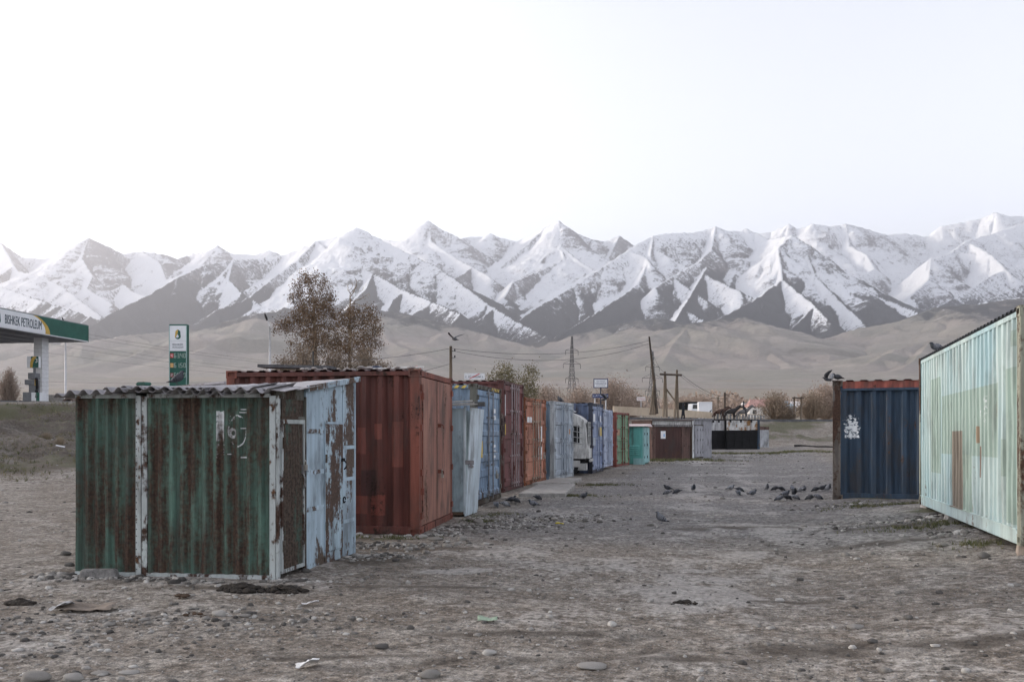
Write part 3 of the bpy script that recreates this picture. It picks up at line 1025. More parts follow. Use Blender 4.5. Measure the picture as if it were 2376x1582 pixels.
def container(name, label, pxN, dN, pxF, W, H, L, mw, md, mp, mr=None, base=0.0, rods=2, bands=((0.06, 0.24), (0.28, 0.47), (0.52, 0.72), (0.76, 0.95)), rod_mat=None,
              flat=False, back=True, pitch=0.278, rail=0.13, tilt=0.0, yaw=None, group='shipping containers in the left row', cast=None, ribdepth=0.036):
    N = P(pxN, 1100, dN)
    a = solve_yaw(N, pxF, W) if yaw is None else yaw
    t = thing(name, label, 'container', (N.x, N.y, gz(N.x, N.y) + base), a, group)
    t.rotation_euler = (0, tilt, a)
    mr = mr or mw
    cast = cast or mp
    pw = 0.15
    # walls
    corr(L - 2 * 0.14, rail, H - 0.09, 'x', 0.02, ribdepth, pitch, 1, -L + 0.14, 5, wob=0.004).build('side_wall', mw, t)
    corr(L - 2 * 0.14, rail, H - 0.09, 'x', W - 0.02, ribdepth, pitch, -1, -L + 0.14, 2).build('side_wall', mw, t)
    corr(W - 0.2, rail, H - 0.09, 'y', -L + 0.02, ribdepth, pitch, 1, 0.1, 2).build('end_wall', mw, t)
    # roof with cross ribs
    r = MB()
    n = int(L / 0.21)
    prof = []
    for k in range(n):
        u = -L + 0.05 + k * (L - 0.1) / n
        p = (L - 0.1) / n
        prof += [(u, 0), (u + 0.3 * p, 0), (u + 0.45 * p, 1), (u + 0.85 * p, 1)]
    prof.append((-0.05, 0))
    for (u, k) in prof:
        zz = H - 0.022 + 0.028 * k
        r.v += [(u, 0.03, zz), (u, W - 0.03, zz)]
    for k in range(len(prof) - 1):
        r.f.append((2 * k, 2 * k + 2, 2 * k + 3, 2 * k + 1))
    r.build('roof_panel', mr, t)
    MB().box(-L + 0.02, -0.02, 0.06, W - 0.06, 0.02, rail - 0.012).build('floor_frame', VOID, t)
    for y0, y1 in ((0.0, 0.055), (W - 0.055, W)):
        MB().box(-L + 0.15, -0.15, y0, y1, H - 0.095, H - 0.03).build('top_rail', mr, t, bevel=0.004)
        MB().box(-L + 0.15, -0.15, y0 + 0.004, y1 - 0.004, 0.015, rail + 0.004).build('bottom_rail', mw, t, bevel=0.004)
    for x0 in (-L, -0.145):
        for y0, y1 in ((0.0, pw), (W - pw, W)):
            MB().box(x0 + 0.003, x0 + 0.142, y0 + 0.003, y1 - 0.003, 0.117, H - 0.117).build('corner_post', mp, t, bevel=0.006)
            for z0 in (0.0, H - 0.118):
                m = MB()
                casting(m, x0 - (0.0 if x0 < -1 else 0.03), x0 + 0.178 if x0 < -1 else 0.004, y0 - 0.002, y1 + 0.002, z0, z0 + 0.118 + (0.004 if z0 else 0), 1, 1)
                m.build('corner_casting', cast, t)
    MB().box(-0.13, -0.004, pw, W - pw, H - 0.10, H - 0.012).build('door_header', mp, t, bevel=0.004)
    MB().box(-0.13, -0.004, pw, W - pw, 0.012, rail - 0.01).build('door_sill', mp, t, bevel=0.004)
    z0, z1 = rail + 0.005, H - 0.115
    gap = 0.006
    for k, (y0, y1) in enumerate(((pw + gap, W / 2 - gap), (W / 2 + gap, W - pw - gap))):
        if flat:
            d = MB().box(-0.05, -0.006 + 0.002 * k, y0, y1, z0, z1).build('door', md, t, bevel=0.004)
        else:
            d = door_leaf(y0, y1, z0, z1, bands).build('door', md, t)
        d.data.update()
        oy = y0 if k == 0 else y1
        sg = 1 if k == 0 else -1
        for hz in (0.07, 0.36, 0.66, 0.93):
            MB().box(-0.02, 0.022, oy - 0.045 * sg - 0.03, oy - 0.045 * sg + 0.045 + 0.03, z0 + hz * (z1 - z0) - 0.05, z0 + hz * (z1 - z0) + 0.05).build('hinge', mp, d)
        for q in range(rods):
            yy = y0 + (y1 - y0) * ((0.62, 0.88) if k == 0 else (0.12, 0.38))[q] if rods == 2 else y0 + (y1 - y0) * (0.8 if k == 0 else 0.2)
            m = MB().tube([(0.034, yy, z0 - 0.05), (0.034, yy, z1 + 0.05)], 0.017, 7)
            for hz in (0.02, 0.3, 0.52, 0.75, 0.98):
                zz = z0 + hz * (z1 - z0)
                m.box(-0.008, 0.055, yy - 0.04, yy + 0.04, zz - 0.022, zz + 0.022)
            rd = m.build('lock_rod', rod_mat or md, d)
            zz = z0 + 0.42 * (z1 - z0) - 0.08 * q
            MB().box(0.045, 0.06, yy - 0.02, yy + 0.34 * sg * -1 if k else yy + 0.02, zz - 0.014, zz + 0.014).build('lock_handle', STEEL, d) if q == 0 else None
        MB().box(-0.04, 0.0, (y1 if k == 0 else y0) - 0.005, (y1 if k == 0 else y0) + 0.005, z0, z1).build('door_gasket', DARK, d) if k == 0 else None
    return t


def padlock(parent, x, y, z, s=1.0):
    m = MB().box(x, x + 0.03 * s, y - 0.035 * s, y + 0.035 * s, z - 0.07 * s, z)
    m.tube([(x + 0.015, y - 0.022 * s, z), (x + 0.015, y - 0.02 * s, z + 0.04 * s), (x + 0.015, y, z + 0.055 * s), (x + 0.015, y + 0.02 * s, z + 0.04 * s), (x + 0.015, y + 0.022 * s, z)], 0.006 * s, 6)
    return m.build('padlock', BRASS, parent)


# --- red container beside the green shed
RED1, RED2, RED3 = A(92, 46, 37), A(70, 34, 28), A(140, 78, 60, 1.7)
m_redw = rusty('red_container_paint', RED1, (0.05, 0.03, 0.024), 0.10, 2.0, 2.5, RED2, [
    (-0.46, -0.28, 1.05, 1.75, A(112, 58, 46)), (-0.74, -0.60, 1.48, 1.72, A(114, 58, 46)), (-1.02, -0.86, 1.25, 1.66, A(108, 54, 44)), (-1.32, -1.16, 1.72, 2.35, A(110, 52, 42)),
    (-1.32, -1.14, 1.15, 1.75, A(104, 52, 44)), (-0.80, -0.56, 0.30, 0.62, A(112, 52, 40)), (-1.05, -0.84, 0.32, 0.60, A(112, 54, 42)), (-0.95, -0.70, 0.60, 1.0, A(66, 32, 30)),
    (-1.62, -1.40, 0.2, 1.2, A(88, 40, 34)), (-1.95, -1.70, 1.3, 2.2, A(104, 50, 42))], 0, 0.3, 0.62, 3.1, grime=0.5, low=0.05)
m_redd = rusty('faded_red_door', A(150, 102, 84, 1.85), (0.10, 0.055, 0.035), 0.16, 2.6, 4.5, A(134, 86, 70, 1.85), (), 1, 0.28, 0.65, 5.2, grime=0.7)
m_redp = rusty('red_post', A(120, 62, 46), (0.05, 0.03, 0.025), 0.2, 3.0, 3.0, None, (), 0, 0.3, 0.65, 8.0)
t = container('shipping_container', 'short dark red corrugated container with flat faded red door beside the green shed', 973, 13.25, 1050, 2.44, 2.56, 3.15,
              m_redw, m_redd, m_redp, flat=True, rods=0, pitch=0.27, ribdepth=0.075)
RED_T = t
for zz in (0.95, 1.72):
    m = MB().box(-0.004, 0.05, 1.28, 1.33, zz - 0.05, zz + 0.01)
    m.tube([(0.05, 1.31, zz), (0.085, 1.31, zz - 0.02), (0.09, 1.31, zz - 0.07)], 0.011, 6)
    m.build('hasp', m_redp, t)
padlock(t, 0.05, 1.31, 0.90, 1.1)
m = MB().tube([(0.012, 0.165, 0.3), (0.012, 0.165, 2.3)], 0.012, 6)
m.box(-0.002, 0.035, 0.14, 0.19, 0.62, 0.72).box(-0.002, 0.035, 0.14, 0.19, 2.1, 2.2)
m.build('hinge_bar', m_redp, t)

# --- blue container with hazard stripes
m_bl = rusty('blue_container_paint', A(98, 130, 158), (0.10, 0.055, 0.03), 0.14, 2.4, 3.0, A(78, 112, 140), (), 1, 0.3, 0.6, 1.7)
m_bld = rusty('blue_door_paint', A(116, 148, 178), (0.09, 0.06, 0.045), 0.10, 2.4, 4.0, A(92, 130, 165), [(0.16, 0.72, 1.72, 2.16, A(52, 92, 140))], 1, 0.3, 0.55, 1.1, low=0.12)
m_blp = rusty('rusted_post', A(92, 92, 84), (0.07, 0.048, 0.034), 0.55, 3.0, 4.0, A(70, 60, 50), (), 0, 0.3, 0.7, 4.4)
t = container('shipping_container', 'light blue container with black and yellow hazard stripes on its top rail', 1105, 18.1, 1163, 2.44, 2.59, 6.06, m_bl, m_bld, m_blp, rods=1, rod_mat=STEEL,
              bands=((0.05, 0.20), (0.26, 0.34), (0.40, 0.58), (0.62, 0.70), (0.74, 0.95)))
for k in range(9):
    x0 = -0.25 - k * 0.16
    m = MB().hexa([(x0, -0.006, 2.500), (x0 - 0.075, -0.006, 2.500), (x0 - 0.075, -0.001, 2.500), (x0, -0.001, 2.500)],
                  [(x0 + 0.05, -0.006, 2.556), (x0 - 0.025, -0.006, 2.556), (x0 - 0.025, -0.001, 2.556), (x0 + 0.05, -0.001, 2.556)])
    m.build('hazard_stripe', YELLOWP, t)
for k in range(5):
    y0 = 1.45 + k * 0.16
    m = MB().hexa([(0.0, y0, 2.50), (0.0, y0 + 0.07, 2.50), (-0.003, y0 + 0.07, 2.50), (-0.003, y0, 2.50)], [(0.0, y0 + 0.06, 2.57), (0.0, y0 + 0.13, 2.57), (-0.003, y0 + 0.13, 2.57), (-0.003, y0 + 0.06, 2.57)])
    m.build('hazard_stripe', YELLOWP, t)
MB().box(0.0, 0.004, 0.42, 0.56, 1.02, 1.38).build('yellow_sticker', YELLOWP, t)
for (a, b) in ((2.0, 2.1), (1.85, 1.95), (1.1, 1.16), (0.98, 1.04), (1.22, 1.28)):
    MB().box(0.0, 0.004, 1.55, 1.82, a, b).build('white_code', WHITEP, t)
padlock(t, 0.06, 1.62, 0.62, 1.5)

# --- tall maroon container
m_mar = rusty('maroon_container_paint', A(92, 44, 40), (0.085, 0.05, 0.035), 0.22, 2.6, 2.5, A(78, 38, 36), [(-0.16, 0.02, 1.38, 1.95, A(52, 28, 28))], 0, 0.3, 0.6, 9.3)
m_mard = rusty('maroon_door_paint', A(112, 64, 62), (0.06, 0.035, 0.03), 0.15, 2.6, 3.0, A(96, 50, 48), (), 1, 0.3, 0.6, 2.9)
m_marp = rusty('maroon_post', A(84, 42, 38), (0.20, 0.16, 0.14), 0.20, 4.0, 2.5, A(70, 36, 34), [(-0.16, 0.02, 1.45, 2.0, A(46, 26, 26))], 0, 0.3, 0.6, 6.3)
m_rod = rusty('pale_rod', A(160, 150, 152), (0.12, 0.07, 0.05), 0.2, 3.0, 3.0, A(140, 125, 125), (), 0, 0.2, 0.6, 0.4)
t = container('shipping_container', 'tall maroon container with four pale lock rods, highest of the left row', 1169, 22.4, 1215, 2.44, 2.92, 6.06, m_mar, m_mard, m_marp, rod_mat=m_rod)
MB().box(-0.004, 0.003, 0.155, 0.20, 2.0, 2.55).build('white_sticker', WHITEP, t)
MB().box(-0.004, 0.003, 0.155, 0.21, 1.5, 1.78).build('yellow_sticker', YELLOWP, t)

# --- orange container
m_or = rusty('orange_container_paint', A(138, 80, 48), (0.09, 0.045, 0.025), 0.42, 2.6, 3.0, A(120, 66, 38), (), 0, 0.3, 0.62, 7.3)
m_ord = rusty('orange_door_paint', A(168, 112, 86), (0.12, 0.06, 0.04), 0.22, 2.6, 3.0, A(160, 98, 72), (), 1, 0.25, 0.62, 3.3)
m_orp = rusty('orange_post', A(140, 78, 40), (0.07, 0.035, 0.02), 0.35, 3.0, 3.0, None, (), 0, 0.3, 0.62, 3.3)
m_rod2 = rusty('bare_rod', A(165, 145, 125), (0.14, 0.08, 0.05), 0.25, 3.0, 3.0, None, (), 0, 0.2, 0.6, 0.9)
t = container('shipping_container', 'rust orange container with pale grey lock rods, before the concrete slabs', 1218, 25.2, 1267, 2.44, 2.59, 6.06, m_or, m_ord, m_orp, rod_mat=m_rod2)
for (y0, y1, z0, z1) in ((0.24, 0.50, 1.86, 2.02), (0.56, 0.74, 1.86, 2.02), (1.46, 1.56, 1.28, 1.75), (1.80, 1.92, 1.28, 1.75), (1.46, 1.56, 0.72, 1.12), (1.80, 1.92, 0.72, 1.12)):
    MB().box(0.0, 0.004, y0, y1, z0, z1).build('white_code', WHITEP, t)
padlock(t, 0.06, 1.9, 0.85, 1.6)

# --- grey blue container
m_gb = rusty('grey_blue_side', A(98, 128, 150), (0.08, 0.05, 0.04), 0.08, 2.4, 3.0, A(80, 110, 134), (), 0, 0.2, 0.6, 3.7)
m_gbd = rusty('grey_blue_door', A(152, 164, 176), (0.09, 0.06, 0.05), 0.08, 2.4, 3.0, A(132, 146, 160), (), 1, 0.25, 0.6, 0.7)
m_gbp = rusty('grey_blue_post', A(150, 160, 168), (0.07, 0.05, 0.04), 0.12, 2.4, 2.0, A(130, 140, 148), (), 0, 0.3, 0.6, 2.1)
t = container('shipping_container', 'pale grey blue container with a dark bird standing on its roof', 1286, 28.3, 1331, 2.44, 2.59, 6.06, m_gb, m_gbd, m_gbp, rod_mat=m_gbd)
GREY_T = t
MB().box(0.0, 0.004, 1.80, 1.98, 1.50, 1.68).build('brown_stain_plate', plain('brown_stain', A(150, 110, 80), 0.8), t)

# --- blue container beyond the white van body
m_b2 = rusty('blue2_side', A(58, 78, 112), (0.05, 0.035, 0.03), 0.10, 2.4, 3.0, A(46, 62, 92), (), 0, 0.2, 0.6, 13.7)
m_b2d = rusty('blue2_door', A(124, 140, 170), (0.10, 0.08, 0.06), 0.08, 2.4, 3.0, A(100, 120, 160), (), 1, 0.25, 0.6, 10.7)
m_b2p = rusty('blue2_post', A(44, 52, 72), (0.06, 0.04, 0.035), 0.25, 2.4, 2.0, None, (), 0, 0.3, 0.6, 12.1)
t = container('shipping_container', 'blue container with white stickers on its doors behind the white van body', 1374, 32.3, 1400, 2.44, 2.66, 6.06, m_b2, m_b2d, m_b2p, rod_mat=m_b2d, rods=1)
for (y0, y1, z0, z1, mm) in ((0.22, 0.6, 1.95, 2.25, WHITEP), (1.5, 1.9, 1.95, 2.2, WHITEP), (0.2, 0.7, 1.05, 1.35, m_gbd), (1.45, 2.0, 1.4, 1.75, YELLOWP), (1.6, 1.95, 0.62, 0.78, BLACKP)):
    MB().box(0.0, 0.004, y0, y1, z0, z1).build('sticker', mm, t)

# --- small light blue container
m_b3 = rusty('pale_blue_door', A(152, 164, 186), (0.10, 0.08, 0.06), 0.06, 2.4, 3.0, A(130, 146, 178), (), 1, 0.25, 0.6, 20.7)
t = container('shipping_container', 'small pale lilac blue container between the blue and the red green ones', 1401, 35.7, 1422, 2.3, 2.42, 5.0, m_b3, m_b3, m_b3, rod_mat=m_b3, base=0.10)
# --- red sided container with green doors
m_g4 = rusty('faded_green_door', A(104, 134, 104), (0.14, 0.08, 0.055), 0.12, 2.4, 3.0, A(86, 112, 84), [(0.15, 0.8, 1.45, 1.72, A(150, 110, 85))], 1, 0.25, 0.6, 21.7)
m_r4 = rusty('brick_red_side', A(122, 58, 46), (0.06, 0.035, 0.03), 0.12, 2.4, 3.0, A(100, 46, 38), (), 0, 0.25, 0.6, 22.7)
t = container('shipping_container', 'brick red container with faded green doors next to the turquoise kiosk', 1430, 39.2, 1460, 2.44, 2.5, 5.0, m_r4, m_g4, m_r4, rod_mat=m_r4, rods=1)

# --- big turquoise container on the right: its long side faces the lane
TQ, TQ2, TQG = A(184, 212, 205, 1.55), A(156, 204, 208, 1.55), A(150, 184, 164, 1.45)


def tq_marks(n, z, n2):
    # a white painted digit and a few brush strokes
    def rect(y0, y1, z0, z1):
        return n.mul(n.mul(n.m2('GREATER_THAN', z[1], y0), n.m2('LESS_THAN', z[1], y1)), n.mul(n.m2('GREATER_THAN', z[2], z0), n.m2('LESS_THAN', z[2], z1)))
    k = rect(1.60, 1.70, 1.30, 1.72)
    k = n.m2('MAXIMUM', k, rect(1.70, 1.86, 1.42, 1.52))
    return n.mul(k, n.ss(0.52, 0.60, n2))


TQ, TQ2, TQG = (0.50, 0.605, 0.585), (0.385, 0.540, 0.565), (0.365, 0.465, 0.415)
m_tq = rusty('turquoise_paint', TQ, (0.20, 0.11, 0.06), 0.05, 2.6, 4.0, TQ2, [
    (4.55, 5.39, 0.61, 2.14, TQG), (0.99, 4.41, 0.93, 1.82, TQG), (2.38, 2.92, 0.16, 0.94, (0.42, 0.52, 0.45)), (2.90, 3.69, 0.16, 1.27, (0.235, 0.205, 0.165)),
    (0.13, 0.68, 0.2, 1.95, TQG), (0.13, 0.45, 2.18, 2.36, TQG), (0.68, 0.86, 0.72, 1.15, TQG), (1.84, 1.97, 0.66, 1.06, (0.20, 0.13, 0.09)), (2.02, 2.10, 1.10, 1.32, (0.30, 0.22, 0.15)), (1.05, 1.11, 1.42, 1.60, (0.24, 0.13, 0.08))], 1, 0.16, 0.5, 4.9, tq_marks, grime=0.35, low=0.04)
m_tqp = rusty('turquoise_post', A(150, 150, 130, 1.4), (0.10, 0.055, 0.035), 0.45, 3.0, 4.0, A(170, 180, 160, 1.4), (), 0, 0.3, 0.6, 1.9)
m_tqr = plain('grey_roof_sheet', (0.07, 0.072, 0.075), 0.7, 0.3, 4.0)
N = P(2370, 1200, 9.25)
Fp = P(2133.5, 1200, 15.4)
ty = math.atan2(-(Fp.x - N.x), Fp.y - N.y)
Lt = math.hypot(Fp.x - N.x, Fp.y - N.y)
TQ_T = thing('shipping_container', 'long turquoise container with green repaint patches and rust streaks, standing on blocks', 'container', (N.x, N.y, 0.345), ty, 'shipping containers on the right of the lane')
TQ_T.rotation_euler = (-0.009, 0, ty)
t = TQ_T
HT, WT = 2.59, 2.44
corr(Lt - 0.24, 0.17, HT - 0.10, 'y', 0.006, 0.062, 0.215, 1, 0.12, 6, wob=0.004, f=(0.41, 0.09)).build('side_wall', m_tq, t)
corr(Lt - 0.24, 0.17, HT - 0.10, 'y', WT - 0.02, 0.030, 0.215, -1, 0.12, 1).build('side_wall', m_tq, t)
corr(WT - 0.24, 0.17, HT - 0.10, 'x', Lt - 0.02, 0.03, 0.215, -1, 0.12, 1).build('end_wall', m_tq, t)
r = MB()
n_r = 36
for k in range(n_r):
    y0 = 0.05 + k * (Lt - 0.1) / n_r
    p = (Lt - 0.1) / n_r
    for (u, kk) in ((y0, 0), (y0 + 0.3 * p, 0), (y0 + 0.45 * p, 1), (y0 + 0.85 * p, 1)):
        r.v += [(-0.012, u, HT - 0.035 + 0.030 * kk), (WT, u, HT - 0.035 + 0.030 * kk)]
nv = len(r.v) // 2
for k in range(nv - 1):
    r.f.append((2 * k, 2 * k + 1, 2 * k + 3, 2 * k + 2))
r.build('roof_panel', m_tqr, t)
for x0, x1 in ((0.0, 0.06), (WT - 0.06, WT)):
    MB().box(x0, x1, 0.15, Lt - 0.15, HT - 0.105, HT - 0.045).build('top_rail', m_tq, t, bevel=0.004)
    MB().box(x0 + 0.003, x1, 0.15, Lt - 0.15, 0.0, 0.172).build('bottom_rail', m_tq, t, bevel=0.004)
    MB().box(x0 - 0.012, x0 + 0.0, 0.15, Lt - 0.15, 0.156, 0.172).build('rail_lip', m_tq, t)
for x0, x1 in ((0, 0.15), (WT - 0.15, WT)):
    for y0, y1 in ((0, 0.14), (Lt - 0.09, Lt)):
        MB().box(x0 - 0.006, x1, y0, y1, 0.117, HT - 0.117).build('corner_post', m_tqp, t, bevel=0.006)
        for z0 in (0, HT - 0.117):
            m = MB()
            casting(m, x0 - 0.01, x1 + 0.02, y0 - 0.004, y1 + 0.004, z0, z0 + 0.12, 1, 1)
            m.build('corner_casting', m_tqp, t)
# doors on the near end (mostly outside the picture)
m_tqd = rusty('dark_teal_door', A(40, 84, 90), (0.07, 0.04, 0.03), 0.2, 3, 3, None, (), 0, 0.3, 0.6, 2.2)
for x0, x1 in ((0.16, WT / 2 - 0.006), (WT / 2 + 0.006, WT - 0.16)):
    d = MB().box(x0, x1, 0.02, 0.07, 0.15, HT - 0.12).build('door', m_tqd, t)
    for hz in (0.35, 0.95, 1.55, 2.2):
        MB().box(x0 - 0.06, x0 + 0.05, -0.01, 0.03, hz - 0.05, hz + 0.05).build('hinge', m_tqd, d)
MB().box(0.15, WT - 0.15, 0.02, 0.12, HT - 0.12, HT - 0.02).build('door_header', m_tqp, t)
MB().box(0.05, WT - 0.05, 0.15, Lt - 0.1, 0.03, 0.16).build('floor_frame', VOID, t)
MB().box(0.021, 0.032, 0.40, 0.47, 1.95, 2.4).build('vent_plate', m_tqd, t)
lettering('5', 0.16, WHITEP, t, (0.008, 0.40, 2.06), (math.radians(90), 0, math.radians(-90)), 'painted_number')
# rust streak runs
for (yy, z1, z0) in ((2.05, 1.25, 0.55), (2.10, 1.32, 0.9)):
    pass
# concrete blocks below
for k, (yy, lab) in enumerate(((0.06, 'pale weathered timber block under the near corner of the turquoise container'), (Lt * 0.62, 'broken concrete block under the middle of the turquoise container'), (Lt - 0.4, 'concrete block under the far corner of the turquoise container'))):
    w = Vector((0.16, yy + 0.13, 0))
    q = Matrix.Rotation(ty, 4, 'Z') @ w
    X0, Y0 = N.x + q.x, N.y + q.y
    g0 = gz(X0, Y0) - 0.03
    m = MB()
    b = [(-0.16, -0.14, 0), (0.2, -0.14, 0), (0.2, 0.16, 0), (-0.16, 0.16, 0)]
    hz = 0.345 - 0.009 * yy - g0 - 0.002
    m.hexa(b, [(x * 0.96 + 0.01, y * 0.95, hz) for (x, y, z) in b])
    o = m.build('support_block', CONC if k else plain('weathered_timber', (0.34, 0.28, 0.23), 0.9, 0.3, 8.0, 0, 0.5, 5.0), None, bevel=0.012)
    o.location = (X0, Y0, g0)
    o.rotation_euler = (0, 0, ty + 0.2 * (k - 1))
    tag(o, lab, 'block', 'blocks under the turquoise container')

# --- dark blue container on the right, its long side faces the camera
NB = P(1932, 1150, 18.8)
FB = P(2136, 1150, 18.45)
yb = math.radians(-4.6)


def db_marks(n, z, n2):
    # smeared white stencil with blue in the middle
    u = n.m2('DIVIDE', n.sub(z[0], 0.39), 0.14)
    v = n.m2('DIVIDE', n.sub(z[2], 1.60), 0.22)
    r = n.m2('SQRT', n.add(n.mul(u, u), n.mul(v, v)))
    body = n.mul(n.ss(1.05, 0.85, n.add(r, n.mul(n.sub(n2, 0.5), 2.2))), n.ss(0.42, 0.50, n.noise(n.vmul(n.obj(), (9, 9, 14)), 1.0, 4, 0.6)))
    bar = n.mul(n.mul(n.m2('GREATER_THAN', z[0], 0.25), n.m2('LESS_THAN', z[0], 0.54)), n.mul(n.m2('GREATER_THAN', z[2], 1.36), n.m2('LESS_THAN', z[2], 1.42)))
    bar = n.mul(bar, n.ss(0.44, 0.52, n2))
    return n.m2('MAXIMUM', body, bar)


m_db = rusty('dark_blue_paint', (0.036, 0.064, 0.102), (0.11, 0.065, 0.045), 0.12, 3.2, 2.0, (0.026, 0.047, 0.078), (), 0, 0.35, 0.6, 6.6, db_marks)
m_dbp = rusty('rusted_blue_post', A(92, 84, 76), (0.075, 0.042, 0.03), 0.5, 3.2, 4.0, A(70, 72, 80), (), 0, 0.35, 0.7, 2.6)
m_dbr = rusty('red_roof_panel', A(142, 66, 50), (0.06, 0.035, 0.03), 0.10, 3.0, 2.0, A(112, 50, 40), (), 0, 0.3, 0.6, 8.8)
t = thing('shipping_container', 'dark blue container with a red strip along its roof, behind the turquoise container', 'container', (NB.x, NB.y, gz(NB.x, NB.y) - 0.01), yb, 'shipping containers on the right of the lane')
DB_T = t
HB, LB, WB = 2.60, 6.06, 2.44
corr(LB - 0.4, 0.16, 2.40, 'x', 0.03, 0.075, 0.30, 1, 0.2, 5, wob=0.005).build('side_wall', m_db, t)
corr(LB - 0.4, 2.40, 2.585, 'x', 0.05, 0.030, 0.30, 1, 0.2, 1).build('roof_strip', m_dbr, t)
corr(LB - 0.4, 0.16, 2.585, 'x', WB - 0.03, 0.045, 0.30, -1, 0.2, 1).build('side_wall', m_db, t)
corr(WB - 0.36, 0.16, 2.585, 'y', 0.02, 0.04, 0.28, 1, 0.18, 1).build('end_wall', m_db, t)
corr(WB - 0.36, 0.16, 2.585, 'y', LB - 0.02, 0.04, 0.28, -1, 0.18, 1).build('end_wall', m_db, t)
r = MB()
nn_ = 20
for k in range(nn_):
    x0 = 0.16 + k * (LB - 0.32) / nn_
    p = (LB - 0.32) / nn_
    for (u, kk) in ((x0, 0), (x0 + 0.3 * p, 0), (x0 + 0.45 * p, 1), (x0 + 0.85 * p, 1)):
        r.v += [(u, 0.03, HB - 0.02 + 0.03 * kk), (u, WB - 0.03, HB - 0.02 + 0.03 * kk)]
for k in range(len(r.v) // 2 - 1):
    r.f.append((2 * k, 2 * k + 2, 2 * k + 3, 2 * k + 1))
r.build('roof_panel', m_dbr, t)
for y0, y1 in ((-0.004, 0.07), (WB - 0.07, WB)):
    MB().box(0.2, LB - 0.2, y0, y1, 2.375, 2.43).build('top_rail', m_db, t, bevel=0.004)
    MB().box(0.2, LB - 0.2, y0 + 0.008, y1, 0.012, 0.164).build('bottom_rail', m_db, t, bevel=0.004)
for x0, x1 in ((0, 0.2), (LB - 0.2, LB)):
    for y0, y1 in ((-0.004, 0.16), (WB - 0.16, WB)):
        MB().box(x0, x1 - 0.045, y0, y1, 0.12, HB - 0.12).build('corner_post', m_dbp, t, bevel=0.006)
        MB().box(x1 - 0.04, x1 + 0.003, y0 + 0.03, y1 - 0.02, 0.12, HB - 0.12).build('post_flange', m_db, t)
        for z0 in (0, HB - 0.12):
            m = MB()
            casting(m, x0 - 0.004, x1 + 0.006, y0 - 0.004, y1, z0, z0 + 0.124, 1, 1)
            m.build('corner_casting', m_dbp, t)

# --- light blue narrow shack between the red and the blue container
m_sh = rusty('powder_blue_sheet', A(150, 176, 186, 1.8), (0.14, 0.09, 0.06), 0.05, 2.6, 3.0, A(132, 160, 172, 1.8), (), 0, 0.2, 0.55, 31.0)
m_sh2 = rusty('pale_white_sheet', A(196, 214, 226, 1.5), (0.14, 0.09, 0.06), 0.04, 2.6, 3.0, A(176, 200, 214, 1.5), (), 0, 0.2, 0.5, 32.0)
NS = P(1082, 1150, 16.0)
t = thing('metal_shack', 'narrow powder blue sheet metal shack squeezed between red and blue containers', 'shack', (NS.x, NS.y, gz(NS.x, NS.y)), math.radians(9))
MB().box(-1.3, -0.045, 0.0, 0.03, 0.10, 2.02).build('front_sheet', m_sh, t, bevel=0.004)
MB().box(-1.3, -0.04, -0.006, 0.0, 1.52, 1.54).build('seam_strip', m_sh, t)
MB().box(-0.05, -0.01, -0.012, 0.05, 0.06, 2.06).build('corner_angle', m_sh2, t)
m = MB().hexa([(-0.02, 0.02, 0.02), (0.06, 0.85, 0.02), (0.04, 0.86, 0.02), (-0.04, 0.02, 0.02)], [(0.10, 0.0, 2.04), (0.20, 0.85, 2.02), (0.18, 0.86, 2.02), (0.08, 0.0, 2.04)])
m.build('leaning_door', m_sh2, t)
m = MB().box(-0.02, 0.14, -0.012, 0.03, 0.98, 1.06)
m.tube([(0.09, -0.01, 0.95), (0.09, 0.1, 0.94)], 0.035, 8)
m.build('latch', STEEL, t)
MB().box(-1.3, 0.02, 0.9, 1.2, 0.05, 2.0).build('back_wall', m_sh, t)
MB().box(-1.3, -0.06, 0.04, 0.9, 0.04, 0.10).build('floor_board', plain('old_board', (0.16, 0.11, 0.08), 0.9, 0.3, 6.0), t)
for k, (z, dx, rz) in enumerate(((2.08, 0.0, 0.02), (2.11, -0.1, -0.05), (2.15, -0.2, 0.03))):
    o = MB().box(-1.2 + dx, 0.22 + dx, -0.12 + 0.15 * k, 0.3 + 0.2 * k, 0, 0.022).build('roof_plank', plain('grey_plank', (0.34, 0.33, 0.31), 0.85, 0.3, 5.0, 0, 0.4), t)
    o.location = (0, 0, z)
    o.rotation_euler = (0.04, -0.05, rz)
MB().box(0.16, 0.34, -0.05, 0.1, 2.06, 2.14).build('hanging_rag', plain('rag', (0.08, 0.08, 0.08), 0.95), t)

# ------------------------------------------------------------------ green shed in front
FR, FL, BR = Vector((-4.92, 8.05, 0)), Vector((-7.2, 7.7, 0)), Vector((-5.05, 10.17, 0))
dxy = FR - FL
rzs = math.atan2(dxy.y, dxy.x)
SH = thing('market_shed', 'rusty green and light blue sheet metal shed with wavy roof, foremost of the left row', 'shed', (FR.x, FR.y, gz(FR.x, FR.y) - 0.005), rzs)
Ls = dxy.length


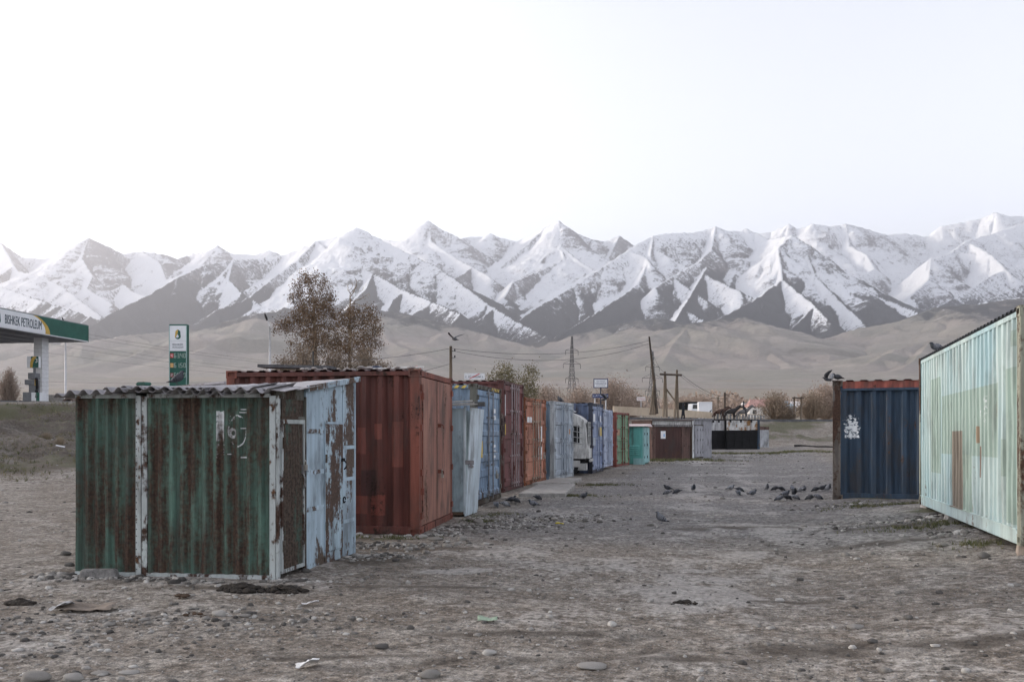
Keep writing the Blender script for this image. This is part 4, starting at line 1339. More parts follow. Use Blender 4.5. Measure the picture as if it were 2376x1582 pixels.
def sten(n, z, n2):
    # worn white stencil: thick left bar, thin frame ends, a partial ring and a small blot
    def rect(x0, x1, z0, z1):
        return n.mul(n.mul(n.m2('GREATER_THAN', z[0], x0), n.m2('LESS_THAN', z[0], x1)), n.mul(n.m2('GREATER_THAN', z[2], z0), n.m2('LESS_THAN', z[2], z1)))
    nw = n.noise(n.vmul(n.obj(), (1, 1, 3.0)), 9.0, 4, 0.6)
    bar = n.mul(rect(-0.685, -0.61, 1.47, 1.79), n.ss(0.40, 0.44, nw))
    bar2 = n.mul(rect(-0.680, -0.60, 1.32, 1.44), n.ss(0.50, 0.54, nw))
    fr = n.m2('MAXIMUM', rect(-0.685, -0.63, 1.288, 1.303), rect(-0.42, -0.345, 1.288, 1.303))
    fr = n.m2('MAXIMUM', fr, rect(-0.56, -0.52, 1.325, 1.335))
    fr = n.m2('MAXIMUM', fr, n.m2('MAXIMUM', rect(-0.42, -0.36, 1.80, 1.81), rect(-0.43, -0.355, 1.77, 1.778)))
    fr = n.m2('MAXIMUM', fr, rect(-0.42, -0.36, 1.60, 1.608))
    u = n.m2('DIVIDE', n.sub(z[0], -0.46), 0.095)
    v = n.m2('DIVIDE', n.sub(z[2], 1.575), 0.17)
    r = n.m2('SQRT', n.add(n.mul(u, u), n.mul(v, v)))
    ring = n.mul(n.mul(n.m2('GREATER_THAN', r, 0.93), n.m2('LESS_THAN', r, 1.03)), n.ss(0.47, 0.50, n2))
    u2 = n.m2('DIVIDE', n.sub(z[0], -0.51), 0.045)
    v2 = n.m2('DIVIDE', n.sub(z[2], 1.555), 0.06)
    r2 = n.m2('SQRT', n.add(n.mul(u2, u2), n.mul(v2, v2)))
    blot = n.mul(n.mul(n.m2('LESS_THAN', r2, 1.0), n.m2('GREATER_THAN', r2, 0.45)), n.ss(0.45, 0.5, nw))
    dots = n.mul(rect(-0.56, -0.48, 1.66, 1.74), n.ss(0.58, 0.62, n2))
    o = n.m2('MAXIMUM', n.m2('MAXIMUM', bar, bar2), n.m2('MAXIMUM', fr, ring))
    return n.m2('MAXIMUM', o, n.m2('MAXIMUM', blot, dots))


GR, GR2 = A(74, 108, 94, 1.75), A(54, 82, 70, 1.75)
BRN = (0.075, 0.046, 0.032)
m_gsh = rusty('worn_green_sheet', GR, BRN, 0.52, 5.5, 6.0, GR2, (), 0, 0.5, 0.62, 0.0, sten, soft=0.085, rust2=(0.035, 0.022, 0.017), grime=0.6)
m_gdoor = rusty('worn_green_door', GR2, (0.085, 0.062, 0.048), 0.66, 2.6, 4.0, GR2, (), 0, 0.35, 0.7, 2.4, soft=0.05)
m_wht = rusty('white_rusty_post', A(172, 180, 178, 1.5), (0.12, 0.055, 0.025), 0.24, 6.0, 1.5, A(160, 170, 172, 1.6), (), 0, 0.2, 0.55, 5.0, rust2=(0.03, 0.016, 0.01))
m_wht2 = rusty('white_post_rust_top', A(172, 180, 178, 1.5), (0.07, 0.04, 0.03), 0.40, 5.0, 2.5, A(165, 175, 176, 1.6), (), 0, 0.2, 0.55, 7.4, rust2=(0.03, 0.016, 0.01))
BLU, BLU2 = A(154, 186, 206, 1.65), A(136, 168, 188, 1.65)
m_blu = rusty('sky_blue_sheet', BLU, (0.11, 0.08, 0.06), 0.17, 3.2, 3.0, BLU2, (), 0, 0.22, 0.55, 3.3, rust2=(0.06, 0.045, 0.036), low=0.06)
m_blur = rusty('peeling_blue_door', A(150, 186, 204, 1.6), (0.105, 0.068, 0.052), 0.62, 2.7, 3.2, BLU, (), 0, 0.22, 0.6, 9.2, rust2=(0.06, 0.04, 0.032), soft=0.025)
m_blue = rusty('peeling_blue_panel', BLU, (0.12, 0.085, 0.066), 0.42, 3.2, 3.0, BLU2, (), 0, 0.22, 0.6, 12.2, rust2=(0.07, 0.05, 0.04), soft=0.025)

# front wall sheets
corr(0.70, 0.05, 1.93, 'x', 0.0, 0.034, 0.118, 1, -Ls, 10, wob=0.003).build('wall_sheet', m_gsh, SH)
corr(1.375, 0.05, 1.93, 'x', 0.0, 0.034, 0.125, 1, -1.465, 10, wob=0.003).build('wall_sheet', m_gsh, SH)
m = MB().box(-1.60, -1.54, -0.012, 0.03, 0.0, 1.96)
m.build('perforated_post', m_wht, SH, bevel=0.003)
for k in range(26):
    MB().box(-1.594, -1.584, -0.014, -0.0125, 0.08 + k * 0.072, 0.092 + k * 0.072).build('bolt_hole', VOID, SH)
MB().box(-1.532, -1.472, -0.010, 0.03, 0.0, 1.95).build('corner_post', m_wht2, SH, bevel=0.003)
MB().box(-0.088, -0.022, -0.010, 0.03, 0.0, 1.95).build('corner_post', m_wht, SH, bevel=0.003)
MB().box(-0.018, 0.012, -0.004, 0.05, 0.0, 1.95).build('corner_post', m_wht2, SH, bevel=0.003)
MB().box(-Ls, -1.603, -0.008, 0.03, 1.932, 1.985).build('top_beam', m_wht, SH)
MB().box(-1.470, -0.09, -0.008, 0.03, 1.932, 1.975).build('top_beam', m_wht2, SH)
MB().box(-Ls, -1.603, -0.015, 0.03, 0.0, 0.048).build('sill_rail', m_wht, SH)
MB().box(-1.470, -0.09, -0.015, 0.03, 0.0, 0.05).build('sill_rail', m_wht2, SH)
# left wall (turned away from the camera)
corr(2.1, 0.03, 2.0, 'y', -Ls + 0.0, 0.02, 0.12, 1, 0.03, 2).build('wall_sheet', m_gsh, SH)
MB().box(-Ls + 0.03, 0.10, 2.10, 2.13, 0.03, 2.18).build('back_wall', m_gsh, SH)

# right side: line from the front corner back
SK = math.atan2(0.13, 2.1)


def side_part(name, mat, u0, u1, n0, n1, z0, z1, parent=None, zt=None, bevel=0.0):
    """box on the shed's right side: u back along the side, n outwards; zt gives another top height at u1"""
    m = MB()
    z1b = z1 if zt is None else zt
    m.hexa([(n0, u0, z0), (n1, u0, z0), (n1, u1, z0), (n0, u1, z0)], [(n0, u0, z1), (n1, u0, z1), (n1, u1, z1b), (n0, u1, z1b)])
    o = m.build(name, mat, parent or SH, bevel=bevel)
    if parent is None:
        o.rotation_euler = (0, 0, -SK)
    return o


def roofz(u):
    return 1.955 + 0.128 * u


def roofz2(x, u):
    return 1.955 + 0.128 * u * min(1.0, max(0.0, (x + 2.1) / 2.1)) ** 0.8


o = corr(0.53, 0.10, 1.66, 'y', 0.018, 0.008, 0.066, -1, 0.065, 6, wob=0.004).build('side_door', m_gdoor, SH)
o.rotation_euler = (0, 0, -SK)
dr = o
for (u0, u1, z0, z1) in ((0.05, 0.085, 0.06, 1.70), (0.585, 0.62, 0.06, 1.70), (0.085, 0.585, 1.655, 1.70), (0.085, 0.585, 0.06, 0.10)):
    side_part('door_frame', m_wht if z0 > 1 else m_wht2, u0, u1, 0.0, 0.026, z0, z1)
for z in (0.35, 1.45):
    MB().box(0.02, 0.045, 0.062, 0.10, z - 0.06, z + 0.06).build('hinge', m_blp, dr)
m = MB().box(0.015, 0.04, 0.54, 0.60, 1.10, 1.20)
m.tube([(0.03, 0.56, 1.1), (0.055, 0.565, 1.05), (0.055, 0.57, 0.96), (0.03, 0.575, 0.93)], 0.007, 6)
m.build('door_handle', STEEL, dr)
padlock(dr, 0.03, 0.59, 1.20, 0.9)
o = corr(0.53, 1.72, roofz(0.3) - 0.02, 'y', 0.012, 0.01, 0.09, -1, 0.065, 1).build('transom_sheet', m_gdoor, SH)
o.rotation_euler = (0, 0, -SK)
side_part('transom_rail', m_blp, 0.05, 0.62, 0.0, 0.024, 1.702, 1.735)
side_part('eave_board', m_blp, 0.0, 0.62, -0.02, 0.012, 1.92, roofz(0.0) + 0.03, zt=roofz(0.62) + 0.03)
MB().box(-0.75, 0.02, 0.032, 0.05, 1.93, 2.01).build('eave_board', m_blp, SH)
# blue part
side_part('blue_panel', m_blu, 0.64, 1.14, 0.0, 0.03, 0.0, roofz(0.64) + 0.01, zt=roofz(1.14) + 0.01)
for z in (0.66, 1.08, 1.55):
    side_part('panel_rail', m_blue, 0.66, 1.12, 0.03, 0.036, z, z + 0.05)
side_part('panel_seam', m_blp, 0.625, 0.642, 0.0, 0.034, 0.0, 1.96)
d2 = side_part('peeling_door', m_blur, 1.16, 1.70, 0.012, 0.040, 0.13, 1.66, bevel=0.003)
side_part('over_door_panel', m_blue, 1.145, 1.70, 0.0, 0.028, 1.69, roofz(1.145) + 0.01, zt=roofz(1.70) + 0.01)
side_part('door_lintel', m_blu, 1.145, 1.72, 0.0, 0.036, 1.663, 1.688)
side_part('door_post', m_blu, 1.138, 1.157, 0.0, 0.042, 0.0, 1.662)
side_part('door_threshold', m_blur, 1.16, 1.70, 0.0, 0.03, 0.0, 0.125)
side_part('blue_panel', m_blue, 1.712, 2.12, 0.0, 0.034, 0.0, roofz(1.712) + 0.01, zt=roofz(2.12) + 0.01)
for z in (0.42, 0.95, 1.35):
    side_part('panel_rail', m_blu, 1.72, 2.11, 0.034, 0.040, z, z + 0.045)
side_part('corner_strip', m_blu, 2.085, 2.125, 0.034, 0.042, 0.0, roofz(2.1))
for z in (0.45, 1.25):
    MB().box(0.03, 0.052, 1.15, 1.19, z - 0.05, z + 0.05).build('hinge', m_blp, d2)
m = MB().box(0.04, 0.06, 1.64, 1.72, 1.20, 1.24)
m.tube([(0.055, 1.68, 1.22), (0.085, 1.685, 1.19), (0.085, 1.69, 1.13), (0.06, 1.69, 1.10)], 0.010, 6)
m.build('hasp', VOID, d2)
m = MB()
m.tube([(0.05, 1.72 + 0.035 * math.cos(a), 0.72 + 0.035 * math.sin(a)) for a in [k * math.pi / 5 for k in range(10)]], 0.009, 5)
m.build('ring_pull', VOID, d2)

# wavy roof sheets
m_slate = plain('weathered_slate', (0.27, 0.26, 0.27), 0.55, 0.3, 3.0, 0.35, 0.25, spec=0.5)
m_flatr = rusty('grey_roof_steel', (0.40, 0.385, 0.40), (0.18, 0.135, 0.12), 0.28, 1.8, 1.0, (0.33, 0.31, 0.32), (), 0, 0.2, 0.5, 14.0)


def wave_sheet(x0, x1, y0, y1, zoff, pitch=0.15, amp=0.027, yaw=0.0, tiltx=0.0, droop=0.0):
    m = MB()
    nx = int((x1 - x0) / pitch * 8)
    ny = 6
    for layer, dz in ((0, 0.0), (1, -0.006)):
        for j in range(ny + 1):
            v = y0 + (y1 - y0) * j / ny
            for i in range(nx + 1):
                u = x0 + (x1 - x0) * i / nx
                w = math.sin(2 * math.pi * (u - x0) / pitch)
                w = math.copysign(abs(w) ** 0.8, w)
                e = droop * max(0, 1 - (u - x0) / 0.25) ** 2
                m.v.append((u, v + 0.012 * math.sin(u * 5.3) * (1 if j == 0 else 0), roofz2(u, v) + zoff + amp * w + tiltx * (u - x0) - e + dz + 0.006 * math.sin(u * 2.7 + v * 2)))
    k0 = (nx + 1) * (ny + 1)
    for j in range(ny):
        for i in range(nx):
            a = j * (nx + 1) + i
            m.f.append((a, a + 1, a + nx + 2, a + nx + 1))
            m.f.append((k0 + a, k0 + a + nx + 1, k0 + a + nx + 2, k0 + a + 1))
    for i in range(nx):
        m.f.append((i, k0 + i, k0 + i + 1, i + 1))
    for j in range(ny):
        a = j * (nx + 1)
        m.f.append((a, a + nx + 1, k0 + a + nx + 1, k0 + a))
        b = a + nx
        m.f.append((b, k0 + b, k0 + b + nx + 1, b + nx + 1))
    o = m.build('roof_sheet', m_slate, SH, smooth=True)
    o.rotation_euler = (0, 0, yaw)
    return o


wave_sheet(-Ls - 0.15, -1.72, -0.16, 1.1, 0.040, droop=0.05)
wave_sheet(-1.86, -1.10, -0.20, 0.75, 0.062, yaw=0.004)
wave_sheet(-1.24, -0.50, -0.18, 0.7, 0.045)
wave_sheet(-0.66, -0.02, -0.17, 0.6, 0.058, yaw=-0.006, tiltx=0.01)
wave_sheet(-1.62, -0.70, -0.24, 0.5, 0.085, yaw=0.01, amp=0.018)
wave_sheet(-1.10, -0.16, -0.21, 0.42, 0.078, yaw=-0.012, amp=0.02, tiltx=0.015)
wave_sheet(-Ls - 0.10, -1.3, 1.0, 2.3, 0.06)
for (x0, x1, y0, y1, z) in ((-0.42, 0.10, -0.06, 0.38, 0.095), (-1.0, 0.13, 0.30, 1.25, 0.085), (-1.35, 0.16, 1.2, 2.22, 0.08)):
    m = MB()
    za_, zb_, zc_, zd_ = roofz2(x0, y0) + z, roofz2(0, y0) + z - 0.055, roofz2(0, y1) + z - 0.055, roofz2(x0, y1) + z
    m.hexa([(x0, y0, za_), (x1, y0, zb_), (x1, y1, zc_), (x0, y1, zd_)], [(x0, y0, za_ + 0.008), (x1, y0, zb_ + 0.008), (x1, y1, zc_ + 0.008), (x0, y1, zd_ + 0.008)])
    m.build('flat_roof_sheet', m_flatr, SH)
m = MB().hexa([(0.045, 0.62, roofz(0.62) - 0.015), (0.07, 0.62, roofz(0.62) - 0.015), (0.07, 2.22, roofz(2.22) - 0.015), (0.045, 2.22, roofz(2.22) - 0.015)],
              [(0.045, 0.62, roofz(0.62) + 0.05), (0.07, 0.62, roofz(0.62) + 0.05), (0.07, 2.22, roofz(2.22) + 0.05), (0.045, 2.22, roofz(2.22) + 0.05)])
o = m.build('roof_fascia', m_blue, SH)
o.rotation_euler = (0, 0, -SK)
MB().tube([(-1.75, 0.85, 2.07), (-0.95, 0.75, 2.13)], 0.028, 6).build('roof_batten', m_flatr, SH)

# things lying on the red container's roof
def on_red(lx, ly, lz=2.585):
    return RED_T.matrix_basis @ Vector((lx, ly, lz))


bpy.context.view_layer.update()
q = on_red(-0.95, 0.9)
m = MB()
rings = []
for k in range(7):
    t_ = k / 6
    r_ = 0.15 * math.sin(math.pi * (0.08 + 0.84 * t_)) * (1 + 0.15 * math.sin(5 * t_))
    rings.append([(-0.26 + 0.52 * t_, r_ * math.cos(a) * (1 + 0.15 * math.sin(3 * a + k)), 0.10 + r_ * 0.72 * math.sin(a) + 0.015 * math.sin(4 * a + 2 * k)) for a in [2 * math.pi * j / 12 for j in range(12)]])
m.loft(rings)
o = m.build('plastic_bag', plain('dark_blue_plastic', (0.02, 0.03, 0.06), 0.3, 0.3, 8.0, 0, 0.5), None, True)
o.location = q - Vector((0, 0, 0.03))
o.rotation_euler = (0, 0, 0.6)
o.scale = (0.72, 0.72, 0.62)
tag(o, 'crumpled dark blue bag lying on the red container roof', 'bag')
for (lx, ly, L_, rz_, lab, tilt_) in ((-0.15, 1.5, 1.0, 0.1, 'thin white pole lying near the door end of the red container roof', 0.0), (-2.05, 0.8, 1.35, 0.1, 'long dark sheet metal strip on the far end of the red container roof', 0.0)):
    pass
o = MB().tube([(-0.5, 0, 0.03), (0.5, 0, 0.05)], 0.016, 6).build('pole', plain('white_pole', (0.6, 0.6, 0.58), 0.6), None)
o.location = on_red(-0.55, 0.5, 2.575)
o.rotation_euler = (0, 0, 0.12)
tag(o, 'thin white pole propped on the red container roof', 'pole')
o = MB().box(-0.62, 0.62, -0.16, 0.16, 0, 0.05).build('board', plain('dark_board', (0.09, 0.09, 0.095), 0.8, 0.3, 5.0), None)
o.location = on_red(-2.25, 0.7, 2.64)
o.rotation_euler = (0, 0.03, 0.16)
tag(o, 'dark grey board lying on the left end of the red container roof', 'board')
o = MB().tube([(0, 0, 0), (0.0, 0, 0.32)], 0.014, 6).build('stake', plain('dark_stake', (0.05, 0.05, 0.05), 0.8), None)
o.location = on_red(-1.88, 0.45, 2.58)
tag(o, 'short dark stake sticking up from the red container roof', 'stake')
roofst = []
for k in range(34):
    pass
m = MB()
rr = random.Random(4)
for k in range(60):
    x, y = -rr.uniform(0.1, 2.0), rr.uniform(0.15, 0.9)
    s = rr.uniform(0.02, 0.05)
    rg_ = []
    for kk in range(4):
        tt_ = kk / 3
        r_ = s * math.sin(math.pi * (0.12 + 0.76 * tt_))
        rg_.append([(x + r_ * 1.5 * math.cos(a) , y + r_ * math.sin(a), -0.005 + s * 1.1 * tt_) for a in [2 * math.pi * j / 6 + k for j in range(6)]])
    m.loft(rg_)
o = m.build('rubble', plain('roof_rubble', (0.3, 0.28, 0.27), 0.9, 0.5, 9.0), None)
o.location = on_red(0, 0, 2.59)
o.rotation_euler = RED_T.rotation_euler
o['kind'] = 'stuff'
o['label'] = 'small rubble strewn on the red container roof'

# ------------------------------------------------------------------ white van body between the containers
m_van = rusty('dirty_white_van', (0.66, 0.66, 0.64), (0.20, 0.14, 0.10), 0.06, 2.5, 2.0, (0.56, 0.55, 0.53), (), 0, 0.25, 0.5, 40.0)
m_vang = plain('grey_van_panel', (0.42, 0.42, 0.41), 0.6, 0.25, 5.0)
GLASS = plain('dark_window_glass', (0.02, 0.021, 0.022), 0.15, 0.1, 3.0, 0, 0, 1.0, 0.6)
NV = P(1359, 1090, 30.9)
t = thing('van_body', 'old white van body with barred windows parked between the grey and blue containers', 'van', (NV.x, NV.y, gz(NV.x, NV.y)), math.radians(6))
Wv = 1.55
prof = [(-3.2, 0.62), (0.0, 0.62), (0.04, 1.15), (0.0, 1.75), (-0.08, 2.02), (-0.28, 2.18), (-0.6, 2.30), (-3.2, 2.32)]
m = MB().hexa([(x, 0.0, z) for (x, z) in prof], [(x, Wv, z) for (x, z) in prof])
m.build('body', m_van, t, bevel=0.02)
MB().box(-3.2, -0.5, -0.015, Wv + 0.015, 2.325, 2.36).build('roof_sheet', WHITEP, t)
# side window towards the camera with bars
sw = MB().box(-0.62, -0.22, -0.012, 0.0, 1.18, 1.82).build('side_window', GLASS, t)
for z in (1.2, 1.4, 1.6, 1.8):
    MB().tube([(-0.66, -0.03, z + 0.05), (-0.1, -0.03, z - 0.05)], 0.014, 5).build('window_bar', m_vang, sw)
for x in (-0.5, -0.3):
    MB().tube([(x, -0.035, 1.15), (x, -0.035, 1.92)], 0.014, 5).build('window_bar', m_vang, sw)
# front window towards the lane with frame and bars
fw = MB().box(0.02, 0.05, 0.28, 1.30, 1.12, 1.95).build('front_window', GLASS, t)
for z in (1.14, 1.45, 1.75, 1.92):
    MB().box(0.05, 0.07, 0.28, 1.30, z - 0.012, z + 0.012).build('window_bar', m_vang, fw)
for y in (0.30, 0.79, 1.28):
    MB().box(0.05, 0.072, y - 0.015, y + 0.015, 1.1, 1.95).build('window_bar', m_vang, fw)
MB().box(0.03, 0.10, 0.25, 1.34, 0.62, 0.98).build('front_panel', m_van, t, bevel=0.01)
MB().box(0.10, 0.16, 0.2, 1.4, 0.50, 0.60).build('bumper', m_vang, t, bevel=0.01)
MB().box(-0.75, -0.12, -0.05, -0.002, 0.62, 1.02).build('side_panel', m_van, t, bevel=0.01)
MB().box(-0.62, -0.2, -0.062, -0.052, 0.72, 0.88).build('panel_patch', m_vang, t)
MB().box(-0.9, -0.2, -0.03, -0.002, 0.32, 0.56).build('side_skirt', m_van, t, bevel=0.01)
MB().box(-0.3, 0.02, 0.1, 0.5, 0.2, 0.45).build('step_box', m_vang, t, bevel=0.01)
for x in (-2.6, -0.6):
    for y in (0.05, Wv - 0.25):
        w = MB().tube([(x, y, 0.33), (x, y + 0.2, 0.33)], 0.33, 16).build('wheel', DARK, t)
        MB().tube([(x, y - 0.01, 0.33), (x, y + 0.21, 0.33)], 0.16, 12).build('rim', m_vang, w)
MB().box(-3.1, -0.05, 0.2, Wv - 0.2, 0.35, 0.63).build('chassis', VOID, t)

# ------------------------------------------------------------------ turquoise kiosk
m_kio = rusty('turquoise_kiosk_paint', A(82, 172, 164, 1.7), (0.08, 0.06, 0.05), 0.03, 2.5, 2.5, A(70, 150, 142, 1.7), (), 0, 0.2, 0.5, 50.0)
m_kio2 = rusty('pale_turquoise_door', A(120, 196, 196, 1.6), (0.08, 0.06, 0.05), 0.04, 2.5, 2.5, A(108, 184, 186, 1.6), (), 1, 0.2, 0.5, 51.0)
NK = P(1494, 1076, 42.2)
t = thing('kiosk', 'small turquoise metal kiosk with louvred side and pale flat roof', 'kiosk', (NK.x, NK.y, gz(NK.x, NK.y)), math.radians(-2))
Hk, Lk, Wk = 1.86, 2.3, 1.7
MB().box(-Lk, -0.05, 0.0, Wk, 0.02, Hk).build('body', m_kio, t, bevel=0.02)
for k in range(5):
    MB().hexa([(-0.95, -0.05, 0.48 + k * 0.10), (-0.22, -0.05, 0.48 + k * 0.10), (-0.22, -0.001, 0.49 + k * 0.10), (-0.95, -0.001, 0.49 + k * 0.10)],
              [(-0.95, -0.008, 0.55 + k * 0.10), (-0.22, -0.008, 0.55 + k * 0.10), (-0.22, -0.001, 0.55 + k * 0.10), (-0.95, -0.001, 0.55 + k * 0.10)]).build('louvre', m_kio, t)
for k, (y0, y1) in enumerate(((0.04, 0.86), (0.88, 1.66))):
    d = MB().box(-0.05, 0.0 + 0.01 * k, y0, y1, 0.08, Hk - 0.05).build('door', m_kio2, t, bevel=0.008)
    for z in (0.35, 0.95, 1.5):
        MB().box(0.0, 0.03, y0 + 0.02, y0 + 0.12, z - 0.06, z + 0.06).build('hinge', DARK, d)
MB().box(-0.06, 0.02, -0.012, 0.05, 0.0, Hk).build('corner_strip', m_kio2, t)
MB().box(-0.5, 0.05, -0.08, -0.002, 0.0, 0.30).build('lean_sheet', m_kio2, t)
MB().hexa([(-Lk - 0.1, -0.15, Hk), (0.15, -0.15, Hk), (0.15, Wk + 0.1, Hk), (-Lk - 0.1, Wk + 0.1, Hk)],
          [(-Lk - 0.1, -0.15, Hk + 0.03), (0.15, -0.15, Hk + 0.03), (0.05, Wk + 0.1, Hk + 0.14), (-Lk, Wk + 0.1, Hk + 0.14)]).build('roof', plain('pale_pink_roof', (0.52, 0.44, 0.43), 0.8, 0.25, 3.0), t, bevel=0.006)

# ------------------------------------------------------------------ brown shed with corrugated fascia
m_bs = rusty('brown_shed_sheet', A(76, 48, 42, 1.9), (0.13, 0.065, 0.035), 0.14, 2.5, 1.5, A(62, 38, 34, 1.9), (), 0, 0.25, 0.7, 60.0)
m_bsp = rusty('old_brown_post', A(96, 70, 62, 1.8), (0.05, 0.035, 0.03), 0.3, 3.0, 3.0, None, (), 0, 0.25, 0.7, 61.0)
B0, B1 = P(1512, 1066, 49.0), P(1606, 1064, 50.2)
yb_ = math.atan2(B1.y - B0.y, B1.x - B0.x)
Lb_ = math.hypot(B1.x - B0.x, B1.y - B0.y)
t = thing('market_shed', 'low dark brown shed with a white notice and grey corrugated fascia beside the turquoise kiosk', 'shed', (B0.x, B0.y, gz(B0.x, B0.y) - 0.05), yb_)
MB().box(0.28, Lb_ * 0.72, 0.0, 0.04, 0.05, 1.92).build('door', m_bs, t, bevel=0.006)
MB().box(Lb_ * 0.72 + 0.02, Lb_ * 0.76, -0.03, 0.04, 0.0, 1.98).build('post', m_bsp, t)
MB().box(Lb_ * 0.76 + 0.005, Lb_ - 0.12, 0.02, 0.05, 0.05, 1.92).build('side_panel', m_bsp, t)
MB().box(Lb_ - 0.11, Lb_, -0.02, 0.08, 0.0, 2.3).build('post', m_blp, t)
for x in (0.0, 0.14):
    MB().box(x, x + 0.11, -0.04, 0.05, 0.0, 2.0).build('post', m_bsp, t)
corr(Lb_ - 0.12, 1.93, 2.03, 'x', -0.1, 0.03, 0.18, 1, 0.1, 1).build('edge_sheet', plain('dark_edge_sheet', (0.16, 0.15, 0.15), 0.8), t)
corr(Lb_ - 0.05, 2.04, 2.26, 'x', -0.04, 0.025, 0.15, 1, 0.02, 1).build('fascia_sheet', plain('grey_fascia', (0.40, 0.39, 0.38), 0.7, 0.3, 3.0), t)
MB().box(-0.05, Lb_ + 0.02, -0.12, 2.2, 2.27, 2.36).build('roof', plain('dark_roof_board', (0.11, 0.09, 0.085), 0.85, 0.3), t, bevel=0.006)
MB().box(0.02, Lb_ - 0.02, 0.06, 2.1, 0.02, 2.265).build('body', m_bs, t)
MB().box(0.62, 0.95, -0.012, -0.002, 1.25, 1.68).build('paper_notice', plain('paper', (0.74, 0.74, 0.76), 0.8, 0.08), t)
MB().box(0.80, 0.90, -0.016, -0.0125, 1.35, 1.52).build('notice_print', plain('notice_blue', (0.25, 0.42, 0.62), 0.8, 0.2), t)

# ------------------------------------------------------------------ grey shed with four-leaf doors
m_gs = rusty('grey_shed_paint', A(142, 142, 148, 1.8), (0.08, 0.06, 0.05), 0.04, 2.5, 3.0, A(130, 130, 136, 1.8), (), 0, 0.15, 0.6, 70.0)
B2, B3 = P(1606, 1063, 51.2), P(1652, 1060, 52.8)
yb_ = math.atan2(B3.y - B2.y, B3.x - B2.x)
Lb_ = math.hypot(B3.x - B2.x, B3.y - B2.y)
t = thing('market_shed', 'plain grey shed with tall folding doors next to the black fronted garages', 'shed', (B2.x, B2.y, gz(B2.x, B2.y) - 0.05), yb_)
corr(Lb_ - 0.2, 0.05, 2.36, 'x', 0.02, 0.012, 0.06, 1, 0.2, 1).build('front_wall', m_gs, t)
MB().box(0.02, Lb_, 0.05, 1.9, 0.03, 2.33).build('body', m_gs, t)
MB().box(-0.02, 0.19, -0.02, 0.06, 0.05, 2.36).build('corner_post', rusty('peeling_white_post', (0.68, 0.70, 0.70), (0.16, 0.08, 0.05), 0.25, 3.0, 2.5), t)
for k in range(3):
    x0 = 0.30 + k * 0.29
    d = MB().box(x0, x0 + 0.27, -0.02, 0.015, 0.14, 2.0).build('door', m_gs, t, bevel=0.004)
    for z in (0.4, 1.15, 1.75):
        MB().box(x0 + 0.255, x0 + 0.29, -0.035, -0.018, z - 0.06, z + 0.06).build('hinge', DARK, d)
MB().box(0.26, 1.20, -0.03, 0.015, 2.003, 2.06).build('door_frame', m_blp, t)
MB().box(0.26, 1.20, -0.03, 0.015, 0.08, 0.137).build('door_sill', m_blp, t)
MB().box(-0.1, Lb_ + 0.1, -0.1, 2.0, 2.361, 2.40).build('roof', m_gs, t, bevel=0.005)

# ------------------------------------------------------------------ black fronted garages
m_bk = plain('tar_black_paint', (0.008, 0.008, 0.009), 0.85, 0.4, 2.0)
m_rw = rusty('rusty_white_band', (0.56, 0.56, 0.55), (0.30, 0.17, 0.07), 0.42, 2.2, 1.2, (0.48, 0.48, 0.47), (), 0, 0.2, 0.6, 80.0, rust2=(0.12, 0.06, 0.035))
m_gw = rusty('grey_white_band', (0.50, 0.50, 0.51), (0.20, 0.12, 0.07), 0.10, 2.2, 1.2, (0.46, 0.46, 0.47), (), 0, 0.2, 0.6, 81.0)
for k, (pa, pb, mat, lab) in enumerate(((1646, 1685, m_gw, 'black fronted steel garage with a plain grey upper band'), (1685.5, 1758, m_rw, 'black fronted steel garage with a rust stained white upper band'))):
    B4, B5 = P(pa, 1044, 74.5), P(pb, 1043, 75.0)
    ya = math.atan2(B5.y - B4.y, B5.x - B4.x)
    Lg = math.hypot(B5.x - B4.x, B5.y - B4.y)
    t = thing('garage', lab, 'garage', (B4.x, B4.y, gz(B4.x, B4.y) - 0.05), ya, 'black fronted garages')
    MB().box(0.02, Lg - 0.02, 0.05, 2.3, 0.0, 2.56).build('body', m_bk, t)
    n = 2 if k == 0 else 4
    for q in range(n):
        x0 = 0.04 + q * (Lg - 0.08) / n
        MB().box(x0 + 0.008, x0 + (Lg - 0.08) / n - 0.008, 0.0, 0.045, 0.03, 1.66 + 0.03 * q).build('door', m_bk, t, bevel=0.005)
    corr(Lg - 0.04, 1.72 + 0.1 * k * 0, 2.58, 'x', 0.01, 0.012, 0.5, 1, 0.02, 1).build('upper_band', mat, t)
    MB().box(0.0, Lg, -0.04, 2.35, 2.585, 2.64).build('roof', m_bk, t)
    for q in range(2 + k):
        x = 0.3 + q * Lg / 3
        MB().box(x, x + 0.16, -0.02, 0.012, 2.40, 2.58).build('roof_bracket', DARK, t)
    if k:
        MB().box(Lg + 0.003, Lg + 0.2, -0.02, 0.2, 0.0, 2.60).build('corner_post', m_db, t)
B6, B7 = P(1764, 1035, 82), P(1784, 1034, 82.6)
ya = math.atan2(B7.y - B6.y, B7.x - B6.x)
Lg = math.hypot(B7.x - B6.x, B7.y - B6.y)
t = thing('market_shed', 'small pale grey tin shed at the far end of the row', 'shed', (B6.x, B6.y, gz(B6.x, B6.y) - 0.05), ya)
corr(Lg, 0.0, 1.75, 'x', 0.0, 0.02, 0.12, 1, 0, 1).build('front_wall', rusty('pale_tin', (0.50, 0.52, 0.55), (0.3, 0.3, 0.3), 0.2, 2.0, 3.0), t)
MB().box(0.02, Lg - 0.02, 0.03, 1.5, 0.0, 1.74).build('body', m_gs, t)
MB().box(-0.05, Lg * 0.45, -0.02, 1.5, 1.76, 2.08).build('roof_box', m_bsp, t)
MB().box(Lg * 0.5, Lg, -0.02, 1.5, 1.76, 2.05).build('roof_box', m_bsp, t)
